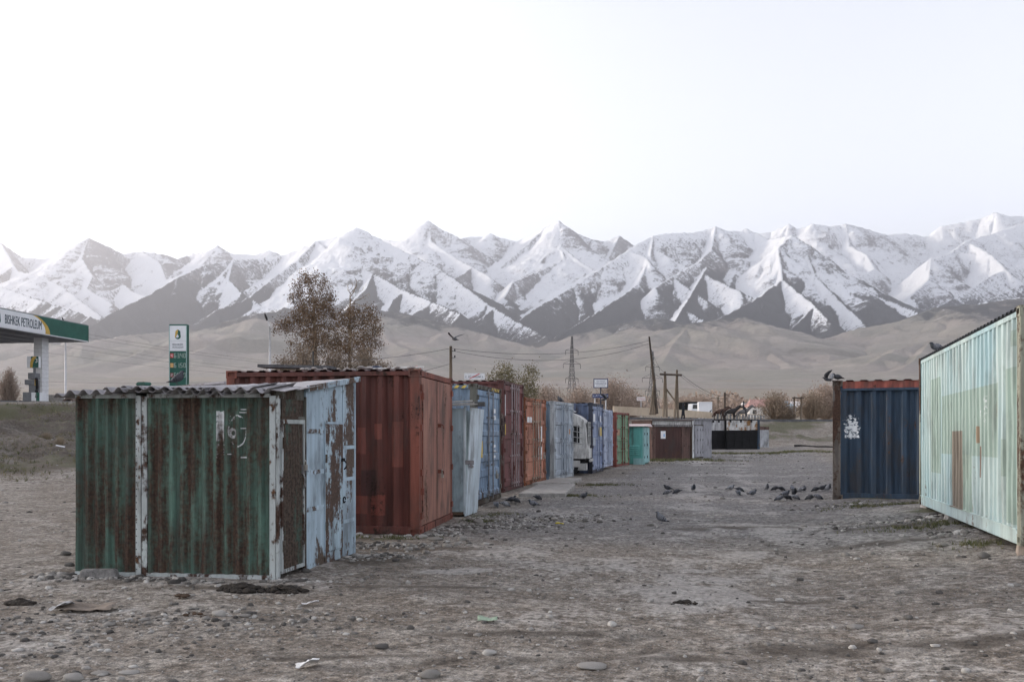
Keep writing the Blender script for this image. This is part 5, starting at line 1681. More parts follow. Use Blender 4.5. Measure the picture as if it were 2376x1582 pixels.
MB().box(-0.1, Lg + 0.15, -0.6, 0.0, -0.03, 0.10).build('step_slab', CONC, t)
# ------------------------------------------------------------------ stones, grass, litter on the yard
def ico():
    t = (1 + 5 ** 0.5) / 2
    v = np.array([(-1, t, 0), (1, t, 0), (-1, -t, 0), (1, -t, 0), (0, -1, t), (0, 1, t), (0, -1, -t), (0, 1, -t), (t, 0, -1), (t, 0, 1), (-t, 0, -1), (-t, 0, 1)], float)
    v /= np.linalg.norm(v[0])
    f = np.array([(0, 11, 5), (0, 5, 1), (0, 1, 7), (0, 7, 10), (0, 10, 11), (1, 5, 9), (5, 11, 4), (11, 10, 2), (10, 7, 6), (7, 1, 8), (3, 9, 4), (3, 4, 2), (3, 2, 6), (3, 6, 8), (3, 8, 9), (4, 9, 5), (2, 4, 11), (6, 2, 10), (8, 6, 7), (9, 8, 1)])
    return v, f


def tri_mesh(name, V, F, mat, attrs=None, smooth=True, width=3):
    me = bpy.data.meshes.new(name)
    nv, nf = len(V), len(F)
    me.vertices.add(nv)
    me.vertices.foreach_set('co', V.astype(np.float32).ravel())
    me.loops.add(nf * width)
    me.loops.foreach_set('vertex_index', F.astype(np.int32).ravel())
    me.polygons.add(nf)
    me.polygons.foreach_set('loop_start', np.arange(0, nf * width, width, dtype=np.int32))
    me.polygons.foreach_set('loop_total', np.full(nf, width, dtype=np.int32))
    me.polygons.foreach_set('use_smooth', np.full(nf, smooth, dtype=bool))
    me.update(calc_edges=True)
    for k, v in (attrs or {}).items():
        a = me.attributes.new(k, 'FLOAT', 'POINT')
        a.data.foreach_set('value', v.astype(np.float32).ravel())
    me.materials.append(mat)
    o = bpy.data.objects.new(name, me)
    C.objects.link(o)
    return o


def stone_material():
    n = NT('river_stone')
    a = n.attr('tone')
    f = n.noise(n.obj(), 30.0, 4, 0.6)
    c = n.mix(n.ss(0.0, 0.5, a), (0.060, 0.056, 0.052), (0.190, 0.178, 0.162))
    c = n.mix(n.ss(0.5, 1.0, a), c, (0.40, 0.385, 0.36))
    c = n.scale_col(c, n.ss(0.3, 0.7, f, 0.75, 1.2))
    return n.done(c, 0.85, 0, 0.25)


M_STONE = stone_material()


def footprint_free(x, y):
    """outside the sheds and containers"""
    ok = ~((x > -8.2) & (x < -5.02) & (y > 7.75) & (y < 10.2))
    ok &= ~((x < -5.1 - (y - 12) * 0.02) & (x > -9) & (y > 12.2) & (y < 15))
    ok &= ~((x < -5.7) & (x > -13) & (y > 16) & (y < 44))
    ok &= ~((x > 2.75) & (y > 10.3) & (y < 17))
    ok &= ~((x > 1.5) & (y > 19.8) & (y < 23))
    return ok


def scatter_stones():
    rng = np.random.default_rng(21)
    xs, ys, ss = [], [], []

    def add(x, y, s):
        xs.append(x)
        ys.append(y)
        ss.append(s)
    # general scatter, even over the picture
    N = 10000
    ang = rng.uniform(-0.58, 0.60, N)
    r = np.exp(rng.uniform(math.log(5.0), math.log(60.0), N))
    l, d = r * np.sin(ang), r * np.cos(ang)
    x, y = l * CY - d * SY, l * SY + d * CY
    s = np.exp(rng.normal(math.log(0.0075), 0.6, N)) * (1 + r / 22)
    big = rng.random(N) < 0.012
    s = np.where(big, s * 2.2, s)
    keep = (fbm(x * 0.5, y * 0.5, 3) + 0.35 * rng.normal(size=N)) > -0.12
    add(x[keep], y[keep], s[keep])
    # denser stony strips: px, py, half length, half depth, how many, size
    for (px, py, a, b, n, sz) in ((900, 1265, 1.1, 0.30, 380, 0.022), (1090, 1222, 1.2, 0.45, 700, 0.022), (1180, 1205, 1.5, 0.5, 800, 0.020), (1010, 1238, 0.5, 0.2, 160, 0.03), (300, 1345, 1.0, 0.12, 260, 0.022),
                                  (560, 1352, 0.9, 0.10, 200, 0.022), (180, 1330, 0.3, 0.3, 130, 0.024), (860, 1290, 0.6, 0.3, 200, 0.022), (2200, 1232, 1.2, 0.30, 420, 0.026), (2060, 1185, 1.2, 0.3, 320, 0.026), (2290, 1275, 0.6, 0.25, 200, 0.028),
                                  (1740, 1060, 6, 2.0, 260, 0.05), (1560, 1075, 3, 1.0, 120, 0.04), (100, 1500, 1.6, 0.8, 260, 0.016), (250, 1440, 1.2, 0.4, 220, 0.016), (700, 1440, 1.2, 0.4, 140, 0.016)):
        dd = EYE * FPX / (py - HYP)
        c = P(px, py, dd)
        u, v = rng.normal(0, a * 0.6, n), rng.normal(0, b * 0.6, n)
        add(c.x + u * CY - v * SY, c.y + u * SY + v * CY, np.exp(rng.normal(math.log(sz), 0.45, n)))
    x, y, s = np.concatenate(xs), np.concatenate(ys), np.concatenate(ss)
    k = footprint_free(x, y)
    x, y, s = x[k], y[k], np.clip(s[k], 0.004, 0.06)
    n = len(x)
    z = ground_full(x, y)[0]
    iv, if_ = ico()
    sc = np.stack([s * rng.uniform(0.8, 1.5, n), s * rng.uniform(0.7, 1.1, n), s * rng.uniform(0.35, 0.75, n)], -1)
    V = iv[None] * (1 + rng.uniform(-0.22, 0.22, (n, 12, 1))) * sc[:, None, :]
    th = rng.uniform(0, 2 * math.pi, n)
    c, q = np.cos(th)[:, None], np.sin(th)[:, None]
    V = np.stack([V[..., 0] * c - V[..., 1] * q, V[..., 0] * q + V[..., 1] * c, V[..., 2]], -1)
    V += np.stack([x, y, z + sc[:, 2] * 0.25], -1)[:, None, :]
    F = (if_[None] + (np.arange(n) * 12)[:, None, None]).reshape(-1, 3)
    tone = np.repeat(np.clip(np.where(rng.random(n) < 0.35, rng.normal(0.12, 0.1, n), rng.normal(0.68, 0.2, n)), 0, 1), 12)
    o = tri_mesh('gravel', V.reshape(-1, 3), F, M_STONE, dict(tone=tone))
    o['kind'] = 'stuff'
    o['label'] = 'loose grey pebbles and gravel scattered over the yard'


scatter_stones()


def gp(px, py):
    """where the photo shows a point of the yard at px, py (the yard is nearly level)"""
    h = 0.0
    for _ in range(6):
        d = (EYE - h) * FPX / (py - HYP)
        p = P(px, py, d)
        h = gz(p.x, p.y)
    return Vector((p.x, p.y, h))


def rock(px, py, w, label, tone=0.5, flat=0.55, seed=1):
    rng = np.random.default_rng(seed)
    bm = bmesh.new()
    bmesh.ops.create_icosphere(bm, subdivisions=3, radius=1.0)
    for v in bm.verts:
        c = v.co
        k = 1 + 0.16 * math.sin(2.3 * c.x + seed) * math.cos(1.9 * c.y + seed * 2) + 0.08 * math.sin(5 * c.z + 3 * c.x + seed)
        v.co = Vector((c.x * k, c.y * k * 0.72, c.z * k * flat))
    me = bpy.data.meshes.new('stone')
    bm.to_mesh(me)
    bm.free()
    for p in me.polygons:
        p.use_smooth = True
    me.materials.append(M_STONE)
    a = me.attributes.new('tone', 'FLOAT', 'POINT')
    a.data.foreach_set('value', [tone] * len(me.vertices))
    o = bpy.data.objects.new('stone', me)
    C.objects.link(o)
    p = gp(px, py)
    o.location = (p.x, p.y, p.z + w * flat * 0.22)
    o.scale = (w / 2, w / 2, w / 2)
    o.rotation_euler = (0, 0, YAW + rng.uniform(-0.4, 0.4))
    tag(o, label, 'stone', 'larger stones lying in the yard')


for i, a in enumerate([
    (1110, 1213, 0.17, 'rounded tan stone on the gravel before the powder blue shack', 0.62),
    (1012, 1252, 0.26, 'long flat grey stone below the faded red door', 0.38),
    (980, 1248, 0.16, 'pale grey stone at the corner of the red container', 0.72),
    (1072, 1253, 0.14, 'oval grey stone in the lane before the red container', 0.66),
    (833, 1240, 0.11, 'white stone at the foot of the red container by the shed', 0.95),
    (850, 1246, 0.09, 'small cream stone at the foot of the red container', 0.92),
    (508, 1428, 0.12, 'pale rounded stone in front of the green shed', 0.75),
    (568, 1434, 0.11, 'flat grey stone right of the pale one before the green shed', 0.45),
    (440, 1382, 0.11, 'pale flat stone before the left half of the green shed', 0.7),
    (396, 1402, 0.05, 'small brown stone before the green shed', 0.5),
    (82, 1577, 0.17, 'grey oval stone at the bottom left corner', 0.55),
    (168, 1577, 0.13, 'pale oval stone beside the bottom left one', 0.68),
    (300, 1561, 0.13, 'flat pale stone near the bottom left edge', 0.7),
    (233, 1563, 0.12, 'flat grey stone between the two at the bottom left', 0.6),
    (1000, 1570, 0.13, 'angular grey stone at the bottom edge of the yard', 0.5),
    (952, 1459, 0.07, 'dark rounded stone in the middle of the yard', 0.15),
    (1135, 1517, 0.10, 'whitish stone right of the paper scrap', 0.82),
    (1808, 1394, 0.09, 'pale half buried stone in the right of the yard', 0.85),
    (1857, 1346, 0.07, 'single dark stone in the right of the yard', 0.1),
    (1372, 1548, 0.20, 'broad flat stone sunk into the ground at the bottom', 0.66),
    (2190, 1266, 0.12, 'tan stone in front of the turquoise container', 0.55),
    (2283, 1293, 0.14, 'dark stone beside the timber block', 0.25),
    (152, 1287, 0.14, 'dark stone left of the green shed', 0.2),
    (160, 1312, 0.12, 'dark rounded stone touching the left corner of the shed', 0.2),
    (1275, 1432, 0.06, 'pale pebble right of the wheel track', 0.8),
    (885, 1503, 0.10, 'dark clod in the middle of the wheel tracks', 0.12),
    (2025, 1490, 0.08, 'dark stone in the lower right of the yard', 0.15),
]):
    rock(a[0], a[1], a[2], a[3], a[4], 0.22 if 'flat' in a[3] else (0.5 if i % 3 else 0.62), i + 2)

# concrete curb piece lying at the foot of the shed's front
p = gp(235, 1340)
o = MB().hexa([(-0.22, -0.07, 0), (0.22, -0.06, 0), (0.2, 0.07, 0), (-0.2, 0.08, 0)], [(-0.20, -0.05, 0.11), (0.2, -0.05, 0.12), (0.18, 0.06, 0.11), (-0.19, 0.06, 0.10)]).build('concrete_lump', plain('dark_concrete', (0.15, 0.145, 0.14), 0.95, 0.4, 12.0, 0, 0.8), None, bevel=0.03)
o.location = p - Vector((0, 0.02, 0.01))
o.rotation_euler = (0, 0, rzs)
tag(o, 'rough dark concrete lump at the foot of the green shed front', 'concrete')

# slabs before the containers
for (q, lab) in ((((1203, 1153), (1312, 1153), (1335, 1131), (1248, 1131)), 'nearer grey concrete slab on the ground before the orange container'),
                 (((1235, 1128), (1322, 1128), (1350, 1115), (1290, 1115)), 'farther grey concrete slab on the ground before the grey blue container')):
    pts = [gp(*c) for c in q]
    z0 = max(p.z for p in pts)
    m = MB().hexa([(p.x, p.y, p.z - 0.05) for p in pts], [(p.x, p.y, z0 + 0.09) for p in pts])
    o = m.build('concrete_slab', CONC, None, bevel=0.015)
    tag(o, lab, 'slab', 'concrete slabs on the ground')


def grass_blades():
    rng = np.random.default_rng(8)
    X, Y, H, T = [], [], [], []
    for (px, py, a, b, k) in GRASS_SPOTS:
        n = int(420 * min(a, 2) * min(b, 1.0) / 0.3 * k)
        c = gp(px, py)
        u, v = rng.normal(0, a * 0.55, n), rng.normal(0, b * 0.55, n)
        x, y = c.x + u * CY - v * SY, c.y + u * SY + v * CY
        kk = fbm(x * 3, y * 3, 2) > -0.1
        X.append(x[kk]); Y.append(y[kk])
        H.append(np.full(kk.sum(), 0.045 if c.y < 30 else 0.10))
        T.append(rng.uniform(0.0, 0.75, kk.sum()))
    # tufts on the road bank left of the shed and behind the far sheds
    n = 5200
    l = np.concatenate([rng.uniform(-0.60, -0.48, n // 2), rng.uniform(0.12, 0.42, n - n // 2)])
    d = np.concatenate([rng.uniform(24, 52, n // 2), rng.uniform(50, 120, n - n // 2)])
    x, y = l * d * CY - d * SY, l * d * SY + d * CY
    s = bank_s(x, y)
    w = np.interp(y, BW_Y, BW_W)
    kk = (s > 0.5) & (s < w * 0.97) & (fbm(x * 0.35, y * 0.35, 3) + 0.3 * rng.normal(size=n) > 0.05)
    X.append(x[kk]); Y.append(y[kk]); H.append(np.full(kk.sum(), 0.10)); T.append(rng.uniform(0.15, 1.0, kk.sum()))
    x, y, h, t = map(np.concatenate, (X, Y, H, T))
    ok = footprint_free(x, y) | (y > 44)
    x, y, h, t = x[ok], y[ok], h[ok], t[ok]
    n = len(x)
    z = ground_full(x, y)[0]
    nb = 4
    V = np.zeros((n, nb, 3, 3))
    for k in range(nb):
        th = rng.uniform(0, 2 * math.pi, n)
        hh = h * rng.uniform(0.5, 1.5, n)
        wd = hh * 0.10
        ln = hh * rng.uniform(0.2, 0.9, n)
        ph = rng.uniform(0, 2 * math.pi, n)
        ox, oy = rng.normal(0, 0.3, n) * h, rng.normal(0, 0.3, n) * h
        V[:, k, 0] = np.stack([x + ox + wd * np.cos(th), y + oy + wd * np.sin(th), z - 0.005], -1)
        V[:, k, 1] = np.stack([x + ox - wd * np.cos(th), y + oy - wd * np.sin(th), z - 0.005], -1)
        V[:, k, 2] = np.stack([x + ox + ln * np.cos(ph), y + oy + ln * np.sin(ph), z + hh], -1)
    F = np.arange(n * nb * 3).reshape(-1, 3)
    nt = NT('grass_blade')
    c = nt.mix(nt.attr('tone'), (0.045, 0.065, 0.022), (0.21, 0.18, 0.11))
    mat = nt.done(c, 0.9, 0, 0.1)
    o = tri_mesh('grass', V.reshape(-1, 3), F, mat, dict(tone=np.repeat(t, nb * 3)), False)
    o['kind'] = 'stuff'
    o['label'] = 'thin green and dry grass at the edges of the yard'


grass_blades()


def tuft(px, py, d, r, h, label):
    rng = random.Random(int(px))
    p = P(px, py, d)
    z = gz(p.x, p.y)
    m = MB()
    for k in range(240):
        a, b = rng.uniform(0, 2 * math.pi), rng.uniform(0, 1)
        rr = r * rng.uniform(0, 0.35)
        x, y = rr * math.cos(a), rr * math.sin(a)
        l = r * b
        w = 0.008
        m.v += [(x - w, y, -0.02), (x + w, y, -0.02), (x + l * math.cos(a), y + l * math.sin(a), h * (1.05 - 0.5 * b * b) * rng.uniform(0.7, 1.05))]
        m.f.append((len(m.v) - 3, len(m.v) - 2, len(m.v) - 1))
    o = m.build('grass_tuft', plain('straw', (0.26, 0.21, 0.15), 0.9, 0.3, 8.0), None)
    o.location = (p.x, p.y, z)
    tag(o, label, 'grass tuft', 'dry tufts on the road bank')


tuft(108, 1040, 36.0, 0.26, 0.34, 'upper dry straw tuft on the road bank left of the shed')
tuft(139, 1055, 34.0, 0.26, 0.34, 'lower dry straw tuft on the road bank left of the shed')

# litter
def sheet(name, px, py, w, h, mat, label, cat, seed, lift=0.012, bend=0.03):
    rng = random.Random(seed)
    m = MB()
    nx, ny = 8, 6
    for j in range(ny + 1):
        for i in range(nx + 1):
            x, y = w * (i / nx - 0.5), h * (j / ny - 0.5)
            m.v.append((x + rng.uniform(-1, 1) * w * 0.03, y + rng.uniform(-1, 1) * h * 0.03, lift + bend * abs(math.sin(2.2 * i / nx + seed) * math.cos(1.7 * j / ny + seed)) + rng.uniform(0, bend * 0.3)))
    for j in range(ny):
        for i in range(nx):
            a = j * (nx + 1) + i
            m.f.append((a, a + 1, a + nx + 2, a + nx + 1))
    o = m.build(name, mat, None, True)
    md = o.modifiers.new('solid', 'SOLIDIFY')
    md.thickness = 0.003
    p = gp(px, py)
    o.location = p
    o.rotation_euler = (0, 0, YAW + rng.uniform(-0.3, 0.3))
    return tag(o, label, cat)


sheet('paper_scrap', 713, 1549, 0.15, 0.12, plain('litter_paper', (0.70, 0.70, 0.69), 0.8, 0.1), 'crumpled white paper wrapper on the ground at the bottom', 'paper', 3, bend=0.05)
sheet('cloth_scrap', 205, 1415, 0.46, 0.20, plain('litter_cloth', (0.20, 0.165, 0.135), 0.95, 0.3, 8.0), 'flattened brown cardboard or cloth on the left foreground', 'scrap', 5, bend=0.05)
sheet('plastic_scrap', 144, 1418, 0.18, 0.16, plain('clear_plastic', (0.40, 0.40, 0.40), 0.35, 0.2), 'crumpled clear plastic beside the brown scrap', 'plastic', 6, bend=0.07)
sheet('wrapper', 1298, 1217, 0.14, 0.07, plain('yellow_wrapper', (0.62, 0.50, 0.06), 0.6, 0.1), 'small yellow wrapper on the gravel', 'wrapper', 7, bend=0.03)
sheet('wrapper', 1131, 1441, 0.16, 0.07, plain('green_wrapper', (0.30, 0.38, 0.28), 0.7, 0.2), 'pale green wrapper in the middle of the yard', 'wrapper', 8, bend=0.03)
sheet('paper_scrap', 720, 1404, 0.15, 0.05, plain('litter_paper2', (0.58, 0.57, 0.58), 0.8, 0.1), 'small white paper strip right of the green shed front', 'paper', 9, bend=0.03)
sheet('paper_scrap', 143, 896 + 0, 0.2, 0.1, plain('litter_paper3', (0.55, 0.55, 0.56), 0.8, 0.1), 'x', 'paper', 10) if False else None
p = P(140, 1073, 33.5)
o = MB().box(-0.16, 0.16, -0.05, 0.05, 0, 0.02).build('paper_scrap', plain('litter_paper4', (0.60, 0.60, 0.61), 0.8, 0.1), None)
o.location = (p.x, p.y, gz(p.x, p.y) + 0.03)
o.rotation_euler = (0.3, 0.2, 0.5)
tag(o, 'white paper scrap lying on the road bank', 'paper')


def dung(px, py, w, label, cat, mat, n=26, seed=2):
    rng = random.Random(seed)
    p = gp(px, py)
    m = MB()
    for k in range(n):
        a, r = rng.uniform(0, 2 * math.pi), rng.random() ** 0.7
        x, y = w * 0.5 * r * math.cos(a), w * 0.28 * r * math.sin(a)
        s = min(0.035, w * rng.uniform(0.05, 0.13)) * rng.uniform(0.5, 1.1)
        z = min(0.05, w * 0.14) * (1 - r)
        rings = []
        for kk in range(5):
            t_ = kk / 4
            rr = s * math.sin(math.pi * (0.1 + 0.8 * t_)) * rng.uniform(0.85, 1.1)
            rings.append([(x + rr * 1.3 * math.cos(b), y + rr * math.sin(b), z - 0.3 * s + s * 1.1 * t_) for b in [2 * math.pi * j / 7 + k for j in range(7)]])
        m.loft(rings)
    o = m.build(name=cat.replace(' ', '_'), mat=mat, smooth=True)
    o.location = p
    return tag(o, label, cat)


M_DUNG = plain('dark_dung', (0.028, 0.023, 0.019), 0.95, 0.5, 20.0, 0, 0.8)
dung(46, 1402, 0.30, 'black clump of dung at the far left of the yard', 'dung heap', M_DUNG, 130, 2)
dung(560, 1368, 0.55, 'dark wet dung and straw before the middle of the green shed', 'dung heap', M_DUNG, 120, 3)
dung(660, 1372, 0.45, 'smaller dark dung patch before the right end of the shed', 'dung heap', M_DUNG, 60, 4)
dung(450, 1428, 0.2, 'small brown dung clod in the left foreground', 'dung heap', plain('brown_dung', (0.07, 0.045, 0.03), 0.95, 0.4, 20.0), 12, 5)
dung(420, 1386, 0.26, 'brown dung clod before the left half of the green shed', 'dung heap', plain('brown_dung2', (0.06, 0.04, 0.028), 0.95, 0.4, 20.0), 14, 6)
dung(1590, 1400, 0.2, 'dark clods beside the wheel track in the middle of the yard', 'dung heap', M_DUNG, 40, 7)
# dark log beyond the lane
p0, p1 = P(1843, 1041, 78), P(1960, 1041, 76.5)
m = MB()
pts = []
for k in range(9):
    q = p0.lerp(p1, k / 8)
    pts.append((q.x, q.y, gz(q.x, q.y) + 0.04 + 0.02 * math.sin(k * 1.7)))
o = m.tube(pts, [0.15, 0.12, 0.09, 0.10, 0.08, 0.08, 0.09, 0.07, 0.06], 9).build('log', plain('charred_log', (0.02, 0.018, 0.018), 0.95, 0.4, 4.0, 0, 0.6), None, True)
tag(o, 'long dark log lying on the ground beyond the dark blue container', 'log')

# ------------------------------------------------------------------ pigeons
def pigeon_mat(name, body, head, wing_, bar=True):
    n = NT(name)
    z = n.sep(n.obj())
    f = n.noise(n.obj(), 60.0, 3, 0.6)
    h = n.ss(0.07, 0.10, n.add(z[0], n.mul(n.sub(f, 0.5), 0.02)))
    c = n.mix(h, body, head)
    tail = n.ss(-0.12, -0.145, z[0])
    c = n.mix(tail, c, (0.022, 0.022, 0.025))
    c = n.scale_col(c, n.ss(0.3, 0.7, f, 0.75, 1.2))
    return n.done(c, 0.65, 0, 0.3)


def wing_mat(name, base):
    n = NT(name)
    z = n.sep(n.obj())
    f = n.noise(n.obj(), 60.0, 3, 0.6)
    x = n.add(n.add(z[0], n.mul(z[2], 0.35)), n.mul(n.sub(f, 0.5), 0.012))
    b1 = n.mul(n.ss(-0.008, 0.0, x), n.ss(0.014, 0.006, x))
    b2 = n.mul(n.ss(-0.052, -0.044, x), n.ss(-0.026, -0.034, x))
    tip = n.ss(-0.085, -0.10, x)
    c = n.mix(n.m2('MAXIMUM', n.m2('MAXIMUM', b1, b2), tip), base, (0.02, 0.02, 0.023))
    c = n.scale_col(c, n.ss(0.3, 0.7, f, 0.8, 1.15))
    return n.done(c, 0.65, 0, 0.3)


PM = [pigeon_mat('pigeon_blue_grey', (0.115, 0.122, 0.14), (0.035, 0.042, 0.05), None), pigeon_mat('pigeon_dark', (0.05, 0.052, 0.06), (0.022, 0.025, 0.03), None), pigeon_mat('pigeon_pale', (0.20, 0.205, 0.22), (0.07, 0.075, 0.085), None)]
PW = [wing_mat('pigeon_wing_grey', (0.17, 0.178, 0.20)), wing_mat('pigeon_wing_dark', (0.055, 0.057, 0.065)), wing_mat('pigeon_wing_pale', (0.27, 0.275, 0.29))]
M_LEG = plain('pigeon_leg', (0.25, 0.08, 0.07), 0.7, 0.1)
SPINES = {
    'upright': [(-0.185, 0.055, 0.016, 0.004), (-0.15, 0.068, 0.026, 0.008), (-0.10, 0.088, 0.034, 0.020), (-0.055, 0.115, 0.050, 0.042), (-0.01, 0.14, 0.060, 0.058), (0.035, 0.165, 0.060, 0.064), (0.058, 0.19, 0.050, 0.056), (0.068, 0.215, 0.038, 0.044), (0.074, 0.236, 0.031, 0.034), (0.082, 0.256, 0.028, 0.028), (0.100, 0.264, 0.021, 0.020), (0.116, 0.263, 0.010, 0.009), (0.124, 0.261, 0.005, 0.005), (0.144, 0.256, 0.002, 0.002)],
    'walking': [(-0.20, 0.085, 0.016, 0.004), (-0.16, 0.095, 0.026, 0.008), (-0.11, 0.108, 0.034, 0.020), (-0.06, 0.122, 0.050, 0.042), (-0.01, 0.13, 0.060, 0.056), (0.04, 0.14, 0.056, 0.056), (0.072, 0.155, 0.047, 0.050), (0.090, 0.176, 0.036, 0.040), (0.100, 0.195, 0.030, 0.032), (0.112, 0.212, 0.027, 0.026), (0.130, 0.216, 0.020, 0.018), (0.145, 0.213, 0.009, 0.008), (0.153, 0.210, 0.005, 0.005), (0.172, 0.203, 0.002, 0.002)],
    'pecking': [(-0.19, 0.15, 0.016, 0.004), (-0.155, 0.148, 0.026, 0.008), (-0.105, 0.142, 0.034, 0.020), (-0.055, 0.136, 0.050, 0.042), (-0.01, 0.128, 0.060, 0.054), (0.04, 0.116, 0.055, 0.052), (0.075, 0.100, 0.040, 0.042), (0.100, 0.082, 0.028, 0.031), (0.117, 0.064, 0.023, 0.025), (0.130, 0.050, 0.023, 0.022), (0.140, 0.036, 0.017, 0.016), (0.146, 0.024, 0.009, 0.008), (0.149, 0.017, 0.005, 0.005), (0.153, 0.003, 0.002, 0.002)],
}


def pigeon_proto(pose, mi):
    sp = [(x, max(0.003, z - 0.032 * min(1, z / 0.09)), ry * 1.18, rz * 1.15) for (x, z, ry, rz) in SPINES[pose]]
    rings = []
    for k, (x, z, ry, rz) in enumerate(sp):
        a, b = sp[max(0, k - 1)], sp[min(len(sp) - 1, k + 1)]
        d = Vector((b[0] - a[0], 0, b[1] - a[1])).normalized()
        up = Vector((-d.z, 0, d.x))
        rings.append([tuple(Vector((x, 0, z)) + up * (rz * math.sin(t)) + Vector((0, ry * math.cos(t), 0))) for t in [2 * math.pi * j / 12 for j in range(12)]])
    m = MB().loft(rings)
    hip = sp[4]
    for s in (-1, 1):
        y = 0.024 * s
        m.tube([(hip[0] + 0.005, y, hip[1] - 0.035), (hip[0] - 0.005, y * 1.1, 0.045), (hip[0] + 0.01, y * 1.15, 0.006)], [0.014, 0.006, 0.004], 5)
        for (tx, ty) in ((0.032, 0), (0.026, 0.016), (0.026, -0.016), (-0.016, 0)):
            m.tube([(hip[0] + 0.01, y * 1.15, 0.006), (hip[0] + 0.01 + tx, y * 1.15 + ty, 0.002)], 0.003, 4)
    body = m.build('pigeon', PM[mi], None, True)
    for s in (-1, 1):
        r = []
        ws = [sp[k] for k in (1, 2, 3, 4, 5)]
        for (x, z, ry, rz) in [(sp[0][0] + 0.03, sp[0][1] + 0.012, 0.010, 0.006)] + ws + [(sp[5][0] + 0.025, sp[5][1] + 0.01, 0.02, 0.02)]:
            c = Vector((x, s * ry * 0.86, z + rz * 0.30))
            r.append([tuple(c + Vector((0, s * 0.011 * math.cos(t), max(rz, 0.012) * 0.75 * math.sin(t)))) for t in [2 * math.pi * j / 8 for j in range(8)]])
        MB().loft(r).build('wing', PW[mi], body, True)
    return body


PROTO = {}


def pigeon(pose, mi, loc, heading, label, group, scale=1.0):
    key = (pose, mi)
    if key not in PROTO:
        o = PROTO[key] = pigeon_proto(pose, mi)
    else:
        o = copy_tree(PROTO[key])
    o.location = loc
    o.rotation_euler = (0, 0, heading)
    scale *= 0.74
    o.scale = (scale, scale, scale)
    return tag(o, label, 'pigeon', group)


R_ = YAW          # heading 0 looks along the image's right
ORD = ['first', 'second', 'third', 'fourth', 'fifth', 'sixth', 'seventh', 'eighth', 'ninth', 'tenth', 'eleventh', 'twelfth', 'thirteenth', 'fourteenth', 'fifteenth', 'sixteenth', 'seventeenth', 'eighteenth', 'nineteenth', 'twentieth']
pigeon('upright', 0, gp(1535, 1214), R_ + math.pi - 0.15, 'lone grey pigeon standing upright in the middle of the lane', 'pigeons on the ground', 1.12)
trio = [(1548, 1148, 'pecking', 0, 2.4), (1550, 1138, 'walking', 1, 2.9), (1571, 1146, 'pecking', 1, 3.3), (1609, 1139, 'upright', 0, -1.5)]
for (px, py, ps, mi, hd), lab in zip(trio, ('grey pigeon pecking in front of the pair left of the lane middle', 'dark pigeon walking behind the pecking one left of the lane middle', 'dark pigeon facing left beside the two near the lane middle', 'single pigeon facing away right of the trio in the lane')):
    pigeon(ps, mi, gp(px, py), R_ + hd, lab, 'pigeons on the ground', 1.08)
flock = [(1695, 1138, 'walking', 2, 0.2), (1716, 1141, 'pecking', 1, -0.3), (1713, 1149, 'pecking', 0, -1.4), (1746, 1150, 'walking', 0, 0.3), (1779, 1138, 'upright', 2, -1.5), (1799, 1138, 'pecking', 1, 2.9), (1813, 1139, 'pecking', 1, 0.2), (1808, 1162, 'pecking', 0, 3.2),
         (1822, 1152, 'walking', 0, 0.1), (1826, 1160, 'pecking', 1, 0.0), (1838, 1139, 'walking', 0, 1.4), (1843, 1150, 'upright', 1, -1.6), (1845, 1160, 'pecking', 2, 0.1), (1858, 1142, 'pecking', 2, 2.0), (1866, 1141, 'walking', 1, 1.2), (1880, 1160, 'pecking', 1, 3.0),
         (1893, 1141, 'pecking', 1, 3.1), (1897, 1159, 'pecking', 0, -0.2), (1908, 1139, 'walking', 1, -0.2), (1921, 1140, 'upright', 2, -1.2)]
flock.sort()
for k, (px, py, ps, mi, hd) in enumerate(flock):
    pigeon(ps, mi, gp(px, py), R_ + hd, ORD[k] + ' from the left of the pigeons feeding beside the dark blue container', 'pigeons feeding by the dark blue container', 1.08)
left = [(1151, 1177, 'pecking', 0, -1.2, 'rounded grey pigeon nearest the light blue container doors'), (1172, 1176, 'pecking', 2, 0.1, 'pale pigeon pecking before the light blue container'), (1186, 1166, 'walking', 1, 0.2, 'dark pigeon behind the pale one near the slabs'),
        (1197, 1167, 'pecking', 1, 0.5, 'dark pigeon beside the corner of the nearer slab'), (1238, 1176, 'walking', 0, 2.9, 'grey pigeon walking in front of the nearer slab'), (1248, 1160, 'pecking', 1, 0.6, 'dark pigeon pecking at the edge of the nearer slab'), (1354, 1157, 'walking', 1, 0.5, 'dark pigeon walking right of the slabs')]
for (px, py, ps, mi, hd, lab) in left:
    pigeon(ps, mi, gp(px, py), R_ + hd, lab, 'pigeons by the concrete slabs', 1.05)

# on the roofs
q = TQ_T.matrix_basis @ Vector((0.08, Lt * 0.815, HT + 0.002))
pigeon('walking', 0, P(2172, 812, 14.2), R_ + math.pi, 'grey pigeon perched on the roof edge of the turquoise container', 'birds on the roofs', 1.1).location = q
pigeon('upright', 1, GREY_T.matrix_basis @ Vector((-0.25, 1.6, 2.595)), R_ + math.pi * 0.9, 'black bird standing upright on the grey blue container roof', 'birds on the roofs', 1.25)
pigeon('walking', 1, DB_T.matrix_basis @ Vector((0.10, 0.10, 2.605)), R_ + math.pi, 'dark pigeon on the left corner of the dark blue container', 'birds on the roofs', 1.1)
pigeon('upright', 2, DB_T.matrix_basis @ Vector((-0.02, -0.05, 2.604)), R_ + 1.0, 'pale pigeon on the post top of the dark blue container', 'birds on the roofs', 0.9)


